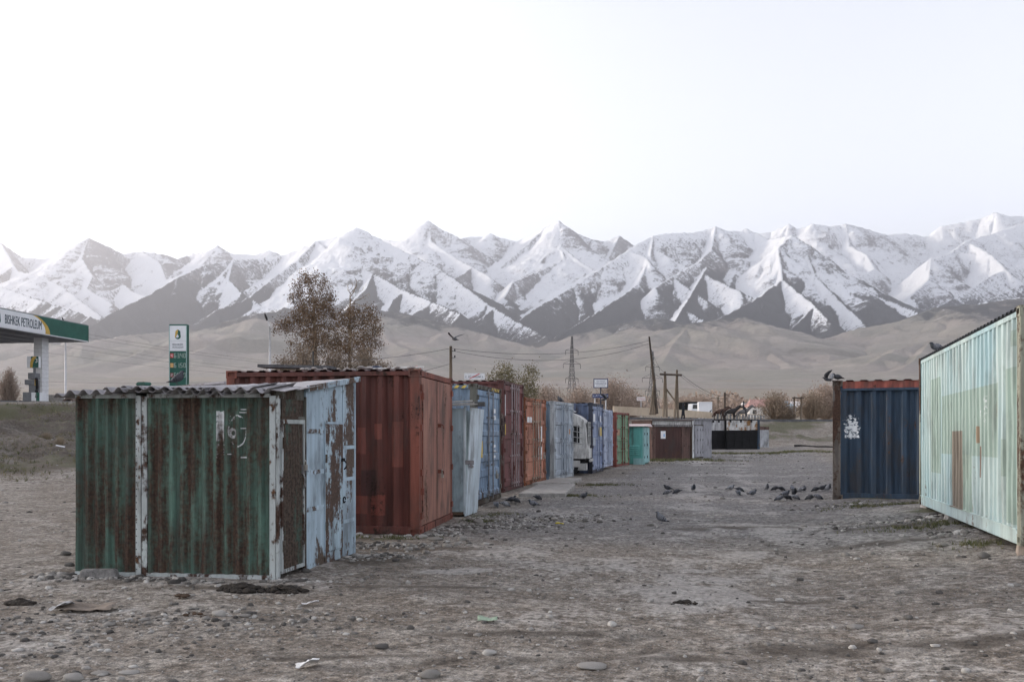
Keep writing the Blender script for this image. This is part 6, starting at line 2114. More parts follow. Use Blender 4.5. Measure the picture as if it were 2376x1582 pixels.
def flier(loc, heading, mi, up, label, s=1.0):
    sp = SPINES['walking']
    rings = []
    for (x, z, ry, rz) in sp:
        rings.append([(x, ry * math.cos(t), (z - 0.14) * 0.45 + rz * 0.85 * math.sin(t)) for t in [2 * math.pi * j / 12 for j in range(12)]])
    o = MB().loft(rings).build('pigeon', PM[mi], None, True)
    for sd in (-1, 1):
        prof = [(0.00, 0.045, 0.04, 0.010), (0.10, 0.05, 0.055, 0.007), (0.18, 0.035, 0.055, 0.005), (0.27, -0.01, 0.045, 0.003), (0.33, -0.06, 0.012, 0.002)]
        rr = []
        for (v, cx, ch, th) in prof:
            zz = 0.03 + v * math.sin(up)
            yy = sd * (0.03 + v * math.cos(up))
            rr.append([(cx + ch * math.cos(t), yy, zz + th * math.sin(t)) for t in [2 * math.pi * j / 8 for j in range(8)]])
        MB().loft(rr).build('wing', PW[mi], o, True)
    o.location = loc
    o.rotation_euler = (0, -0.15, heading)
    o.scale = (s, s, s)
    return tag(o, label, 'pigeon', 'birds in flight')


flier(P(1055, 786, 26), R_ + 2.4, 1, 0.45, 'dark bird flying above the utility pole')
pigeon('upright', 1, SH.matrix_basis @ Vector((-1.32, 0.35, roofz2(-1.32, 0.35) + 0.118)), R_ + 0.6, 'black bird perched on the wavy shed roof', 'birds on the roofs', 0.85)
flier(P(1920, 880, 18.7), R_ + 2.9, 1, 0.8, 'bird with raised wings landing on the dark blue container', 0.75)
flier(P(1402, 926, 33), R_ - 0.4, 1, 0.6, 'dark bird landing on the blue container beside the white van body')
# ------------------------------------------------------------------ beyond the yard
def onground(px, d, dz=0.0):
    p = P(px, 1000, d)
    return Vector((p.x, p.y, gz(p.x, p.y) + dz))


def cam_dir(l, d):
    return Vector((l * CY - d * SY, l * SY + d * CY, 0))


# road slab along the top of the bank
rd = MB()
samples = []
for (a, b) in zip(BANK[:-2], BANK[1:-1]):
    n = max(2, int(np.hypot(*(b - a)) / 4))
    for k in range(n):
        samples.append(a + (b - a) * k / n)
samples = np.array(samples)
tang = np.gradient(samples, axis=0)
tang /= np.linalg.norm(tang, axis=1)[:, None]
for _ in range(5):
    tang = (np.roll(tang, 1, 0) + tang + np.roll(tang, -1, 0)) / 3
    tang[0], tang[-1] = tang[1], tang[-2]
nor = np.stack([-tang[:, 1], tang[:, 0]], -1)
wid = np.interp(samples[:, 1], BW_Y, BW_W)
ring = []
for p, n_, w in zip(samples, nor, wid):
    a, b = p + n_ * (w + 0.2), p + n_ * (w + 9.0)
    ring.append([(a[0], a[1], 2.9), (a[0], a[1], 3.26), (b[0], b[1], 3.30), (b[0], b[1], 2.9)])
rd.loft(ring)
o = rd.build('road', plain('asphalt', (0.105, 0.105, 0.11), 0.9, 0.3, 1.2, 0, 0.3), None)
o['kind'] = 'structure'
o['label'] = 'grey asphalt road along the top of the bank'

# ------------------------------------------------------------------ filling station
M_GREEN = plain('station_green', (0.022, 0.10, 0.075), 0.4, 0.15, 1.5)
M_WHITE = plain('station_white', (0.72, 0.73, 0.75), 0.45, 0.06, 1.5)
M_GOLD = plain('station_gold', (0.52, 0.34, 0.07), 0.45, 0.1)
M_TXT = plain('station_dark_text', (0.02, 0.045, 0.06), 0.5, 0.1)
M_SOFF = plain('soffit_grey', (0.30, 0.30, 0.31), 0.6, 0.2, 0.6)
M_TILE = plain('white_tile', (0.66, 0.66, 0.67), 0.4, 0.08)
M_GREYM = plain('pump_grey', (0.16, 0.165, 0.175), 0.5, 0.15)

Ad = cam_dir(-0.131, -0.991)
cz = 7.2
cc = P(203, 1000, 54)
t = thing('filling_station_canopy', 'white and green filling station canopy with gold curve and dark lettering', 'canopy', (cc.x, cc.y, 0), math.atan2(Ad.y, Ad.x))
MB().box(0.06, 14.0, -13.0, -0.06, cz, cz + 0.16).build('soffit', M_SOFF, t)
MB().box(0.0, 14.0, -13.0, 0.0, cz + 1.02, cz + 1.08).build('roof', M_SOFF, t)
for k in range(9):
    MB().box(0.1, 13.9, -0.9 - k * 1.4, -0.86 - k * 1.4, cz - 0.03, cz - 0.002).build('soffit_joint', M_GREYM, t)


def fascia(poly, mat, th, name):
    """polygon (x, z) on the fascia that faces the yard"""
    m = MB()
    m.hexa([(x, 0.0, cz + z) for (x, z) in poly], [(x, th, cz + z) for (x, z) in poly])
    return m.build(name, mat, t)


fascia([(0, 0.05), (14, 0.05), (14, 1.02), (0, 1.02)], M_GREEN, 0.04, 'fascia_panel')
wh = [(14, 0.05), (4.05, 0.05), (4.03, 0.2), (4.08, 0.38), (4.2, 0.55), (4.4, 0.72), (4.7, 0.88), (5.1, 1.0), (14, 1.0)]
gd = [(5.1, 1.0), (4.75, 1.0), (4.35, 0.86), (4.05, 0.70), (3.8, 0.50), (3.65, 0.28), (3.60, 0.05), (4.06, 0.05), (4.04, 0.2), (4.1, 0.38), (4.22, 0.55), (4.42, 0.72), (4.72, 0.88)]
fascia(list(reversed(gd)), M_GOLD, 0.055, 'gold_curve')
fascia(list(reversed(wh)), M_WHITE, 0.070, 'white_panel')
fascia([(0, 0.0), (14, 0.0), (14, 0.05), (0, 0.05)], M_WHITE, 0.05, 'fascia_trim')
MB().box(-0.05, 0.0, -13.0, 0.05, cz, cz + 1.02).build('end_fascia', M_GREEN, t)
lettering('BISHKEK PETROLEUM', 0.6, M_TXT, t, (5.85, 0.075, cz + 0.50), (math.radians(90), 0, math.radians(180)), 'lettering', 0.006, fit=(2.95, 0.50))


def drop(cx, cz_, s, parent, y, flip=1, mats=(M_GOLD, M_GREEN, M_WHITE), ax=1):
    """drop shaped emblem: gold left flank, dark green right and foot, white core; lies in the x-z plane at depth y"""
    def pts(fr, to, r, n=14):
        out = []
        for k in range(n + 1):
            a = fr + (to - fr) * k / n
            out.append((r * math.cos(a), r * math.sin(a)))
        return out
    full = [(0, 1.65)] + [(0.62 * math.sin(math.pi * q) * 1.0 + 0.0, 1.65 - 1.25 * q) for q in (0.12, 0.25, 0.4)] + pts(math.radians(25), math.radians(-205), 0.72) + [(-0.62 * math.sin(math.pi * q), 1.65 - 1.25 * q) for q in (0.4, 0.25, 0.12)]
    left = [(0.02, 1.65), (-0.02, 0.9), (-0.22, 0.35), (-0.50, -0.15), (-0.55, -0.45)] + pts(math.radians(-140), math.radians(-205), 0.72, 6) + [(-0.62 * math.sin(math.pi * q), 1.65 - 1.25 * q) for q in (0.4, 0.25, 0.12)]
    core = [(-0.05, 0.55), (0.06, 0.2), (0.28, 0.0), (0.18, -0.22), (-0.1, -0.38), (-0.45, -0.28), (-0.3, 0.1)]
    for (pl, m_, off) in ((full, mats[1], 0.004), (left, mats[0], 0.008), (core, mats[2], 0.012)):
        q = [(cx + flip * s * x, cz_ + s * z) for (x, z) in pl]
        MB().hexa([(x, y, z) for (x, z) in q], [(x, y + ax * off, z) for (x, z) in q]).build('drop_emblem', m_, parent)


drop(7.85, cz + 0.38, 0.28, t, 0.072, -1)
# columns
for (cx_, cy_) in ((2.6, -1.25), (11.5, -1.25)):
    c = MB().box(cx_ - 0.29, cx_ + 0.29, cy_ - 0.27, cy_ + 0.27, 3.2, cz - 0.002).build('column', M_TILE, t)
    for k in range(16):
        MB().box(cx_ - 0.293, cx_ + 0.293, cy_ - 0.273, cy_ + 0.273, 3.3 + k * 0.25, 3.31 + k * 0.25).build('tile_joint', M_SOFF, c)
# fuel pump in front of the column
pc = onground(80, 50.5)
t = thing('fuel_pump', 'grey fuel pump with green topped number sign beside the canopy column', 'fuel pump', (pc.x, pc.y, 3.27), YAW)
MB().box(-0.50, 0.15, -0.35, 0.35, 0.0, 0.62).build('base_cabinet', M_GREYM, t, bevel=0.02)
MB().box(0.02, 0.50, -0.37, -0.33, 0.0, 0.60).build('brand_panel', M_WHITE, t)
MB().box(0.30, 0.50, -0.376, -0.371, 0.0, 0.60).build('green_corner', M_GREEN, t)
MB().box(0.15, 0.52, -0.32, 0.35, 0.0, 0.60).build('base_cabinet', M_WHITE, t)
MB().box(-0.2, 0.2, -0.25, 0.25, 0.62, 1.05).build('meter_housing', M_GREYM, t, bevel=0.01)
MB().box(-0.42, 0.18, -0.3, 0.3, 1.05, 1.35).build('display_head', M_GREYM, t, bevel=0.02)
MB().box(-0.22, 0.18, -0.3, 0.3, 1.38, 1.75).build('top_box', M_GREYM, t, bevel=0.02)
for k in range(3):
    MB().tube([(0.22 + 0.05 * k, -0.3, 1.45), (0.30 + 0.06 * k, -0.36, 0.9), (0.26 + 0.06 * k, -0.36, 0.3), (0.22 + 0.05 * k, -0.3, 0.7)], 0.03, 6).build('hose', DARK, t)
    MB().box(0.19 + 0.07 * k, 0.24 + 0.07 * k, -0.33, -0.27, 1.0, 1.35).build('nozzle', (M_GOLD, REDP, DARK)[k], t)
s_ = MB().box(-0.38, 0.30, -0.12, 0.12, 2.05, 2.72).build('number_sign', M_WHITE, t, bevel=0.01)
MB().box(-0.14, 0.305, -0.128, -0.121, 2.06, 2.71).build('green_field', M_GREEN, s_)
m = MB()
po = [(-0.19, 2.06), (-0.05, 2.06), (-0.02, 2.3), (0.06, 2.52), (0.2, 2.71), (0.02, 2.71), (-0.12, 2.55), (-0.18, 2.35)]
m.hexa([(x, -0.135, z) for (x, z) in po], [(x, -0.129, z) for (x, z) in po])
m.build('gold_curve', M_GOLD, s_)
lettering('3', 0.36, WHITEP, s_, (0.19, -0.137, 2.46), (math.radians(90), 0, 0), 'pump_number', 0.003)
MB().box(-0.05, 0.05, -0.05, 0.05, 1.75, 2.05).build('sign_stem', M_GREYM, t)

# price sign
pc = onground(413, 58.5)
t = thing('price_sign', 'tall green and white fuel price sign with drop emblem above the shed roof', 'price sign', (pc.x, pc.y, 3.1), YAW)
W2, D2, HS = 0.60, 0.42, 5.78
MB().box(-W2, W2, 0.0, D2, 0.0, HS).build('body', M_GREEN, t, bevel=0.01)
for z in (1.2, 2.4, 3.6, 4.8):
    MB().box(-W2 - 0.004, W2 + 0.004, 0.05, D2 - 0.05, z, z + 0.02).build('side_joint', M_TXT, t)
m_trim = plain('pale_green_trim', (0.30, 0.44, 0.42), 0.5, 0.1)
for x in (-W2, W2 - 0.045):
    MB().box(x, x + 0.045, -0.03, 0.0, 0.0, HS - 0.08).build('side_trim', m_trim, t)
MB().box(-W2 + 0.05, W2 - 0.05, -0.02, 0.0, HS - 1.12, HS - 0.10).build('white_panel', M_WHITE, t)
MB().box(-W2 + 0.05, W2 - 0.05, -0.02, 0.0, HS - 1.82, HS - 1.13).build('white_panel', M_WHITE, t)
drop(0.0, HS - 0.82, 0.28, t, -0.021, 1, ax=-1)
lettering('BISHKEK', 0.2, M_TXT, t, (0, -0.022, HS - 1.38), (math.radians(90), 0, 0), 'lettering', 0.003, fit=(0.72, 0.14))
lettering('PETROLEUM', 0.2, M_TXT, t, (0, -0.022, HS - 1.57), (math.radians(90), 0, 0), 'lettering', 0.003, fit=(0.72, 0.12))
M_LED = plain('pale_led', (0.50, 0.58, 0.52), 0.5, 0.1)
SEG = {'0': 'abcdef', '1': 'bc', '3': 'abgcd', '4': 'fgbc', '5': 'afgcd', '6': 'afgedc'}


def seg7(txt, x0, z0, w, h, parent):
    x = x0
    for ch in txt:
        if ch == '.':
            MB().box(x - 0.045, x - 0.02, -0.016, -0.002, z0, z0 + 0.03).build('price_digit', M_LED, parent)
            continue
        b = 0.022
        m = MB()
        rects = {'a': (0, w, h - b, h), 'd': (0, w, 0, b), 'g': (0, w, h / 2 - b / 2, h / 2 + b / 2), 'f': (0, b, h / 2, h), 'e': (0, b, 0, h / 2), 'b': (w - b, w, h / 2, h), 'c': (w - b, w, 0, h / 2)}
        for s in SEG[ch]:
            a = rects[s]
            m.box(x + a[0], x + a[1], -0.016 - 0.0004 * 'abcdefg'.index(s), -0.002, z0 + a[2], z0 + a[3])
        m.build('price_digit', M_LED, parent)
        x += w + 0.085


for k, (price, gm) in enumerate((('63.40', REDP), ('61.50', plain('orange_tab', (0.62, 0.38, 0.16), 0.5, 0.1)), ('64.40', plain('dim_red_tab', (0.22, 0.08, 0.07), 0.5, 0.1)))):
    z = HS - 2.28 - k * 0.66
    MB().box(-0.52, -0.31, -0.012, -0.001, z, z + 0.30).build('grade_tab', gm, t)
    if k == 0:
        lettering('92', 0.2, WHITEP, t, (-0.415, -0.014, z + 0.15), (math.radians(90), 0, 0), 'grade_number', 0.002, fit=(0.16, 0.18))
    if k == 2:
        lettering('ДТ', 0.2, WHITEP, t, (-0.415, -0.014, z + 0.15), (math.radians(90), 0, 0), 'grade_number', 0.002, fit=(0.16, 0.16))
    seg7(price, -0.26, z, 0.13, 0.30, t)

# lamp posts
M_POLE = plain('pale_galvanised', (0.55, 0.55, 0.56), 0.5, 0.1)


def lamp(pxb, pxt, pyt, d, label, armpx=0):
    b = onground(pxb, d)
    tp = P(pxt, pyt, d)
    ax = P(pxt + armpx, pyt, d) - tp
    t = thing('street_lamp', label, 'lamp', b, 0.0)
    h = tp.z - b.z
    MB().tube([(0, 0, -0.1), (0, 0, h * 0.6), (0, 0, h - 0.55)], [0.09, 0.07, 0.05], 8).build('pole', M_POLE, t, True)
    MB().tube([(0, 0, h - 0.55), tuple(ax * 0.5 + Vector((0, 0, h - 0.3))), tuple(ax + Vector((0, 0, h - 0.05)))], 0.035, 6).build('arm', M_POLE, t, True)
    rings = []
    dr = cam_dir(-0.55, -0.25).normalized()
    sd = Vector((-dr.y, dr.x, 0))
    for k in range(7):
        q = k / 6
        r = 0.21 * math.sin(math.pi * (0.12 + 0.80 * q)) ** 0.7
        c = ax + Vector((0, 0, h - 0.12 + 0.5 * q)) + dr * 0.18 * q
        rings.append([tuple(c + sd * r * math.cos(a) + (dr * 0.35 + Vector((0, 0, -0.1))) * r * math.sin(a)) for a in [2 * math.pi * j / 10 for j in range(10)]])
    MB().loft(rings).build('lamp_head', DARK, t, True)
    return t


lamp(626, 617, 740, 62, 'white street lamp with dark teardrop head left of the tall trees', -6)
lamp(152, 147, 748, 70, 'thin street lamp with dark head rising behind the station canopy', -2)

# low things on the forecourt
o = MB().box(-0.85, 0.0, 0, 0.5, 0, 0.62).build('concrete_barrier', CONC, None, bevel=0.08)
o.location = onground(140, 53, 0.0)
o.location.z = 3.25
o.rotation_euler = (0, 0, YAW)
tag(o, 'pale concrete barrier on the forecourt beside the pump', 'barrier')
m = MB()
pr = [(0.42 * math.cos(a), 0.42 * math.sin(a)) for a in [k * math.pi / 10 for k in range(11)]] + [(-0.32, 0.0)] + [(0.32 * math.cos(a), 0.32 * math.sin(a)) for a in [math.pi - k * math.pi / 10 for k in range(11)]]
m.hexa([(x, 0.0, z) for (x, z) in pr], [(x, 0.7, z) for (x, z) in pr])
o = m.build('culvert_arch', plain('brown_concrete', (0.16, 0.12, 0.10), 0.9, 0.3), None)
o.location = onground(158, 53, 0.0)
o.location.z = 3.26
o.rotation_euler = (0, 0, YAW)
tag(o, 'small brown arched pipe end behind the left corner of the shed', 'pipe')
# green box seen above the shed roof
o = MB().box(-0.35, 0.35, 0, 0.5, 0, 1.5).hexa([(-0.4, -0.05, 1.502), (0.4, -0.05, 1.502), (0.4, 0.55, 1.502), (-0.4, 0.55, 1.502)], [(-0.2, -0.05, 1.65), (0.3, -0.05, 1.65), (0.3, 0.55, 1.65), (-0.2, 0.55, 1.65)]).build('green_bin', M_GREEN, None)
o.location = onground(327, 56)
o.location.z = P(327, 886, 56).z - 1.65
tag(o, 'small green roofed box just above the wavy shed roof', 'box')

# ------------------------------------------------------------------ trees
def grow(attr, root, trunk_to, step, infl, kill, iters=90, seed=0):
    """space colonisation: returns node positions and parents"""
    rng = np.random.default_rng(seed)
    pts = [np.array(root, float)]
    par = [-1]
    d = np.array(trunk_to, float) - pts[0]
    n = max(2, int(np.linalg.norm(d) / step))
    for k in range(1, n + 1):
        pts.append(pts[0] + d * k / n + rng.normal(0, step * 0.10, 3) * (k < n))
        par.append(len(pts) - 2)
    A_ = attr.copy()
    N = np.array(pts)
    PAR = list(par)
    for it in range(iters):
        if len(A_) == 0:
            break
        d2 = ((A_[:, None, :] - N[None]) ** 2).sum(-1)
        j = d2.argmin(1)
        dm = d2[np.arange(len(A_)), j]
        act = dm < infl * infl
        if not act.any():
            break
        new, newp = [], []
        for k in np.unique(j[act]):
            v = A_[act & (j == k)] - N[k]
            v = (v / (np.linalg.norm(v, axis=1)[:, None] + 1e-9)).mean(0)
            v = v / (np.linalg.norm(v) + 1e-9) + rng.normal(0, 0.18, 3)
            new.append(N[k] + v / np.linalg.norm(v) * step)
            newp.append(int(k))
        N = np.vstack([N, np.array(new)])
        PAR += newp
        d3 = ((A_[:, None, :] - np.array(new)[None]) ** 2).sum(-1).min(1)
        A_ = A_[d3 > kill * kill]
    return N, np.array(PAR)


def branch_mesh(N, PAR, r_tip, expo=2.3, sides=5, rmax=None):
    n = len(N)
    acc = np.zeros(n)
    kids = np.zeros(n, int)
    for k in range(n - 1, 0, -1):
        if acc[k] == 0:
            acc[k] = r_tip ** expo
        acc[PAR[k]] += acc[k]
        kids[PAR[k]] += 1
    R = acc ** (1 / expo)
    if rmax:
        R = np.minimum(R, rmax)
    V, F = [], []
    for k in range(1, n):
        p = PAR[k]
        a, b = N[p], N[k]
        d = (b - a) / (np.linalg.norm(b - a) + 1e-9)
        s = np.cross(d, [0.3, 0.9, 0.2])
        s /= np.linalg.norm(s)
        u = np.cross(d, s)
        ns = sides if R[k] > r_tip * 3 else 3
        i0 = len(V)
        for (c, r) in ((a, min(R[p], R[k] * 1.25)), (b, R[k])):
            for j in range(ns):
                t_ = 2 * math.pi * j / ns
                V.append(tuple(c + (s * math.cos(t_) + u * math.sin(t_)) * r))
        for j in range(ns):
            j2 = (j + 1) % ns
            F.append((i0 + j, i0 + j2, i0 + ns + j2, i0 + ns + j))
    return V, F, R, kids


def blob_points(blobs, d, n, seed, depth=1.0):
    rng = np.random.default_rng(seed)
    out, lf = [], []
    tot = sum(b[2] * b[3] for b in blobs)
    for b in blobs:
        px, py, rx, ry = b[:4]
        m = int(n * rx * ry / tot)
        v = rng.normal(size=(m, 3))
        v /= np.linalg.norm(v, axis=1)[:, None]
        v *= rng.random(m)[:, None] ** 0.45
        k = d / FPX
        c = P(px, py, d)
        L_, U_, D_ = v[:, 0] * rx * k, v[:, 2] * ry * k, v[:, 1] * rx * k * depth
        out.append(np.stack([c.x + L_ * CY - D_ * SY, c.y + L_ * SY + D_ * CY, c.z + U_], -1))
        lf += [b[4] if len(b) > 4 else 1.0] * m
    return np.vstack(out), np.array(lf)


def leaf_mesh(C_, size, per, spread, seed):
    rng = np.random.default_rng(seed)
    n = len(C_) * per
    c = np.repeat(C_, per, 0) + rng.normal(0, spread, (n, 3))
    a = rng.normal(size=(n, 3))
    a /= np.linalg.norm(a, axis=1)[:, None]
    b = np.cross(a, rng.normal(size=(n, 3)))
    b /= np.linalg.norm(b, axis=1)[:, None]
    s = size * rng.uniform(0.6, 1.3, n)[:, None]
    V = np.stack([c - a * s, c + b * s * 0.55, c + a * s, c - b * s * 0.55], 1)
    return V.reshape(-1, 3), np.arange(n * 4).reshape(-1, 4), np.repeat(rng.random(n), 4)


def leaf_mat(name, c1, c2):
    n = NT(name)
    f = n.noise(n.obj(), 0.9, 3, 0.6)
    col = n.mix(n.add(n.mul(n.attr('tone'), 0.6), n.mul(f, 0.4)), c1, c2)
    return n.done(col, 0.85, 0, 0.15)


def bark_mat(name, c1, c2):
    n = NT(name)
    f = n.noise(n.vmul(n.obj(), (1, 1, 0.4)), 3.0, 5, 0.7)
    return n.done(n.mix(n.ss(0.35, 0.6, f), c1, c2), 0.9, 0, 0.15)


def tree(name, label, blobs, pxb, d, trunk_top, natt, leafm, barkm, seed, step=0.28, rtip=0.012, per=5, lsize=0.10, spread=0.2, rmax=0.24, group=None, base_py=None):
    pts, lf = blob_points(blobs, d, natt, seed)
    b = onground(pxb, d)
    tt = P(trunk_top[0], trunk_top[1], d)
    N, PAR = grow(pts, (b.x, b.y, b.z - 0.2), (tt.x, tt.y, tt.z), step, step * 7, step * 1.5, 110, seed)
    V, F, R, kids = branch_mesh(N - np.array(b), PAR, rtip, 2.25, 6, rmax)
    t = thing(name, label, 'tree', b, 0, group)
    m = MB()
    m.v, m.f = V, F
    m.build('trunk', barkm, t)
    # leaves at the thin ends, where the nearest attractor is a leafy one
    thin = np.where((kids == 0) | (R < rtip * 1.6))[0]
    C_ = N[thin]
    j = ((C_[:, None] - pts[None]) ** 2).sum(-1).argmin(1)
    rng = np.random.default_rng(seed + 1)
    C_ = C_[rng.random(len(C_)) < lf[j]]
    if len(C_):
        V, F, T = leaf_mesh(C_ - np.array(b), lsize, per, spread, seed)
        o = tri_mesh('crown', V, F, leafm, dict(tone=T), False, 4)
        o.parent = t
    return t


M_BARK = bark_mat('pale_bark', (0.46, 0.38, 0.27), (0.17, 0.13, 0.10))
M_LEAFB = leaf_mat('brown_leaves', (0.085, 0.056, 0.038), (0.26, 0.175, 0.11))
M_LEAFT = leaf_mat('tan_leaves', (0.15, 0.11, 0.075), (0.27, 0.21, 0.15))
M_LEAFG = leaf_mat('olive_leaves', (0.12, 0.11, 0.06), (0.25, 0.215, 0.135))
tree('poplar_tree', 'tall brown leaved tree with pale trunk, left one of the pair', [(722, 655, 42, 26), (700, 690, 34, 34), (745, 690, 34, 34), (730, 735, 62, 38), (668, 752, 34, 20), (740, 790, 62, 36, 0.8), (700, 805, 40, 30, 0.5), (645, 765, 16, 10), (775, 740, 24, 26, 0.7)],
     738, 70, (728, 700), 1700, M_LEAFB, M_BARK, 5, per=34, lsize=0.07, spread=0.22, rtip=0.015)
tree('poplar_tree', 'brown leaved tree with a bare crown top, right one of the pair', [(825, 668, 26, 30, 0.0), (845, 690, 18, 20, 0.0), (835, 735, 48, 32, 0.85), (862, 760, 26, 36), (805, 745, 30, 34, 0.8), (830, 800, 56, 36, 0.75), (800, 815, 40, 30, 0.4)],
     812, 69, (812, 690), 1600, M_LEAFB, M_BARK, 9, per=34, lsize=0.07, spread=0.22, rtip=0.015)
tree('olive_tree', 'olive tan leafy tree behind the maroon container', [(1168, 866, 30, 24), (1150, 885, 26, 20), (1185, 890, 24, 24), (1168, 905, 36, 24)], 1170, 84, (1168, 890), 500, M_LEAFG, M_BARK, 21, step=0.34, per=34, lsize=0.10, spread=0.36, rmax=0.12)
tree('olive_tree', 'olive tan leafy tree just right of its twin behind the maroon container', [(1232, 866, 20, 18), (1226, 888, 24, 24), (1215, 910, 28, 24), (1240, 905, 16, 20)], 1224, 88, (1226, 890), 420, M_LEAFG, M_BARK, 22, step=0.34, per=34, lsize=0.10, spread=0.36, rmax=0.12)


def twig_bush(name, label, px, d, w, h, mat, seed, n=900, group='bare bushes along the road', base=None):
    """many thin twigs from one foot"""
    rng = np.random.default_rng(seed)
    b = onground(px, d) if base is None else base
    ns = 14
    V, F, T = [], [], []
    th = rng.uniform(0, 2 * math.pi, n)
    lean = rng.random(n) ** 0.8
    r1 = w / 2 * lean
    top = h * np.sqrt(np.clip(1 - (lean * 0.92) ** 2, 0.05, 1)) * rng.uniform(0.55, 1.0, n)
    st = rng.uniform(0.0, 0.55, n)
    p0 = np.stack([r1 * st * np.cos(th), r1 * st * np.sin(th), top * st], -1)
    p2 = np.stack([r1 * np.cos(th), r1 * np.sin(th), top], -1) + rng.normal(0, 0.05 * w, (n, 3))
    wd = np.cross(p2 - p0, rng.normal(size=(n, 3)))
    wd = wd / (np.linalg.norm(wd, axis=1)[:, None] + 1e-9) * (0.012 + 0.0016 * w)
    V = np.stack([p0 - wd, p0 + wd, p2 + wd * 0.4, p2 - wd * 0.4], 1).reshape(-1, 3)
    C_ = p2 + rng.normal(0, 0.04 * w, (n, 3))
    V2, F2, T2 = leaf_mesh(C_, 0.016 * w + 0.02, 3, 0.05 * w, seed)
    t = thing(name, label, 'bush', b, 0, group)
    o = tri_mesh('twigs', V, np.arange(n * 4).reshape(-1, 4), mat, dict(tone=np.repeat(rng.random(n), 4)), False, 4)
    o.parent = t
    o = tri_mesh('foliage', V2, F2, mat, dict(tone=T2), False, 4)
    o.parent = t
    return t


M_TWP = leaf_mat('pink_tan_twigs', (0.25, 0.195, 0.16), (0.42, 0.335, 0.275))
M_TWD = leaf_mat('grey_tan_twigs', (0.15, 0.115, 0.085), (0.28, 0.22, 0.165))
for k, (px, d, w, h, mat, lab) in enumerate([
    (660, 66, 3.4, 4.2, M_TWD, 'low tan bush at the left foot of the tall trees'), (705, 65, 3.8, 4.8, M_TWD, 'tan bush below the trunk of the left tall tree'), (775, 65, 3.8, 4.6, M_TWD, 'tan bush between the trunks of the two tall trees'),
    (845, 65, 3.6, 4.6, M_TWD, 'tan bush at the right foot of the tall trees'), (885, 66, 3.0, 3.8, M_TWD, 'small thin bush right of the tall trees'), (20, 62, 1.5, 3.0, M_TWP, 'thin pale sapling bush left of the fuel pump'),
    (1272, 110, 5.0, 4.2, M_TWP, 'pinkish bare bush left of the lattice pylon'), (1345, 118, 5.0, 4.6, M_TWP, 'pinkish bare bush right of the lattice pylon'), (1425, 118, 6.5, 5.8, M_TWP, 'large pinkish bare tree behind the white name board'),
    (1462, 125, 5.0, 4.6, M_TWP, 'bare bush between the name board and the leaning pole'), (1798, 150, 6.5, 5.0, M_TWD, 'grey bare bush right of the horses'), (1826, 150, 3.4, 2.6, M_TWD, 'small dark bush right of the grey one beyond the horses'),
    (1882, 160, 6.5, 5.4, M_TWD, 'rounded bush left of the dark blue container'), (1918, 165, 8.0, 7.0, M_TWP, 'large tan bush half behind the dark blue container'), (1630, 160, 6.0, 5.0, M_TWP, 'pale bush behind the parked truck'), (1590, 150, 6.0, 4.6, M_TWP, 'pale bush behind the H shaped poles')]):
    twig_bush('bush', lab, px, d, w, h, mat, 50 + k, 900 if w < 7 else 1500)


def treeline():
    rng = np.random.default_rng(77)
    V, T = [], []
    nb = 0
    for k in range(620):
        d = rng.uniform(260, 1150)
        px = rng.uniform(1180, 2050) if rng.random() < 0.8 else rng.uniform(-150, 1180)
        if px < 1180:
            d = rng.uniform(400, 1150)
        p = onground(px, d)
        w = rng.uniform(5, 11)
        h = rng.uniform(4, 9) * (1.25 if rng.random() < 0.1 else 1)
        n = 90
        v = rng.normal(size=(n, 3))
        v /= np.linalg.norm(v, axis=1)[:, None]
        v *= rng.random(n)[:, None] ** 0.4
        c = np.stack([p.x + v[:, 0] * w / 2, p.y + v[:, 1] * w / 2, p.z + h * 0.5 + v[:, 2] * h * 0.5], -1)
        a = rng.normal(size=(n, 3)) * np.array([1, 1, 1.6])
        a /= np.linalg.norm(a, axis=1)[:, None]
        b = np.cross(a, rng.normal(size=(n, 3)))
        b /= np.linalg.norm(b, axis=1)[:, None]
        s = rng.uniform(0.5, 1.1, n)[:, None]
        V.append(np.stack([c - a * s, c + b * s * 0.4, c + a * s, c - b * s * 0.4], 1).reshape(-1, 3))
        T.append(np.full(n * 4, rng.random()))
    V = np.vstack(V)
    o = tri_mesh('treeline', V, np.arange(len(V)).reshape(-1, 4), M_TWP, dict(tone=np.concatenate(T)), False, 4)
    o['kind'] = 'stuff'
    o['label'] = 'hazy pinkish brown belt of bare village trees'


treeline()

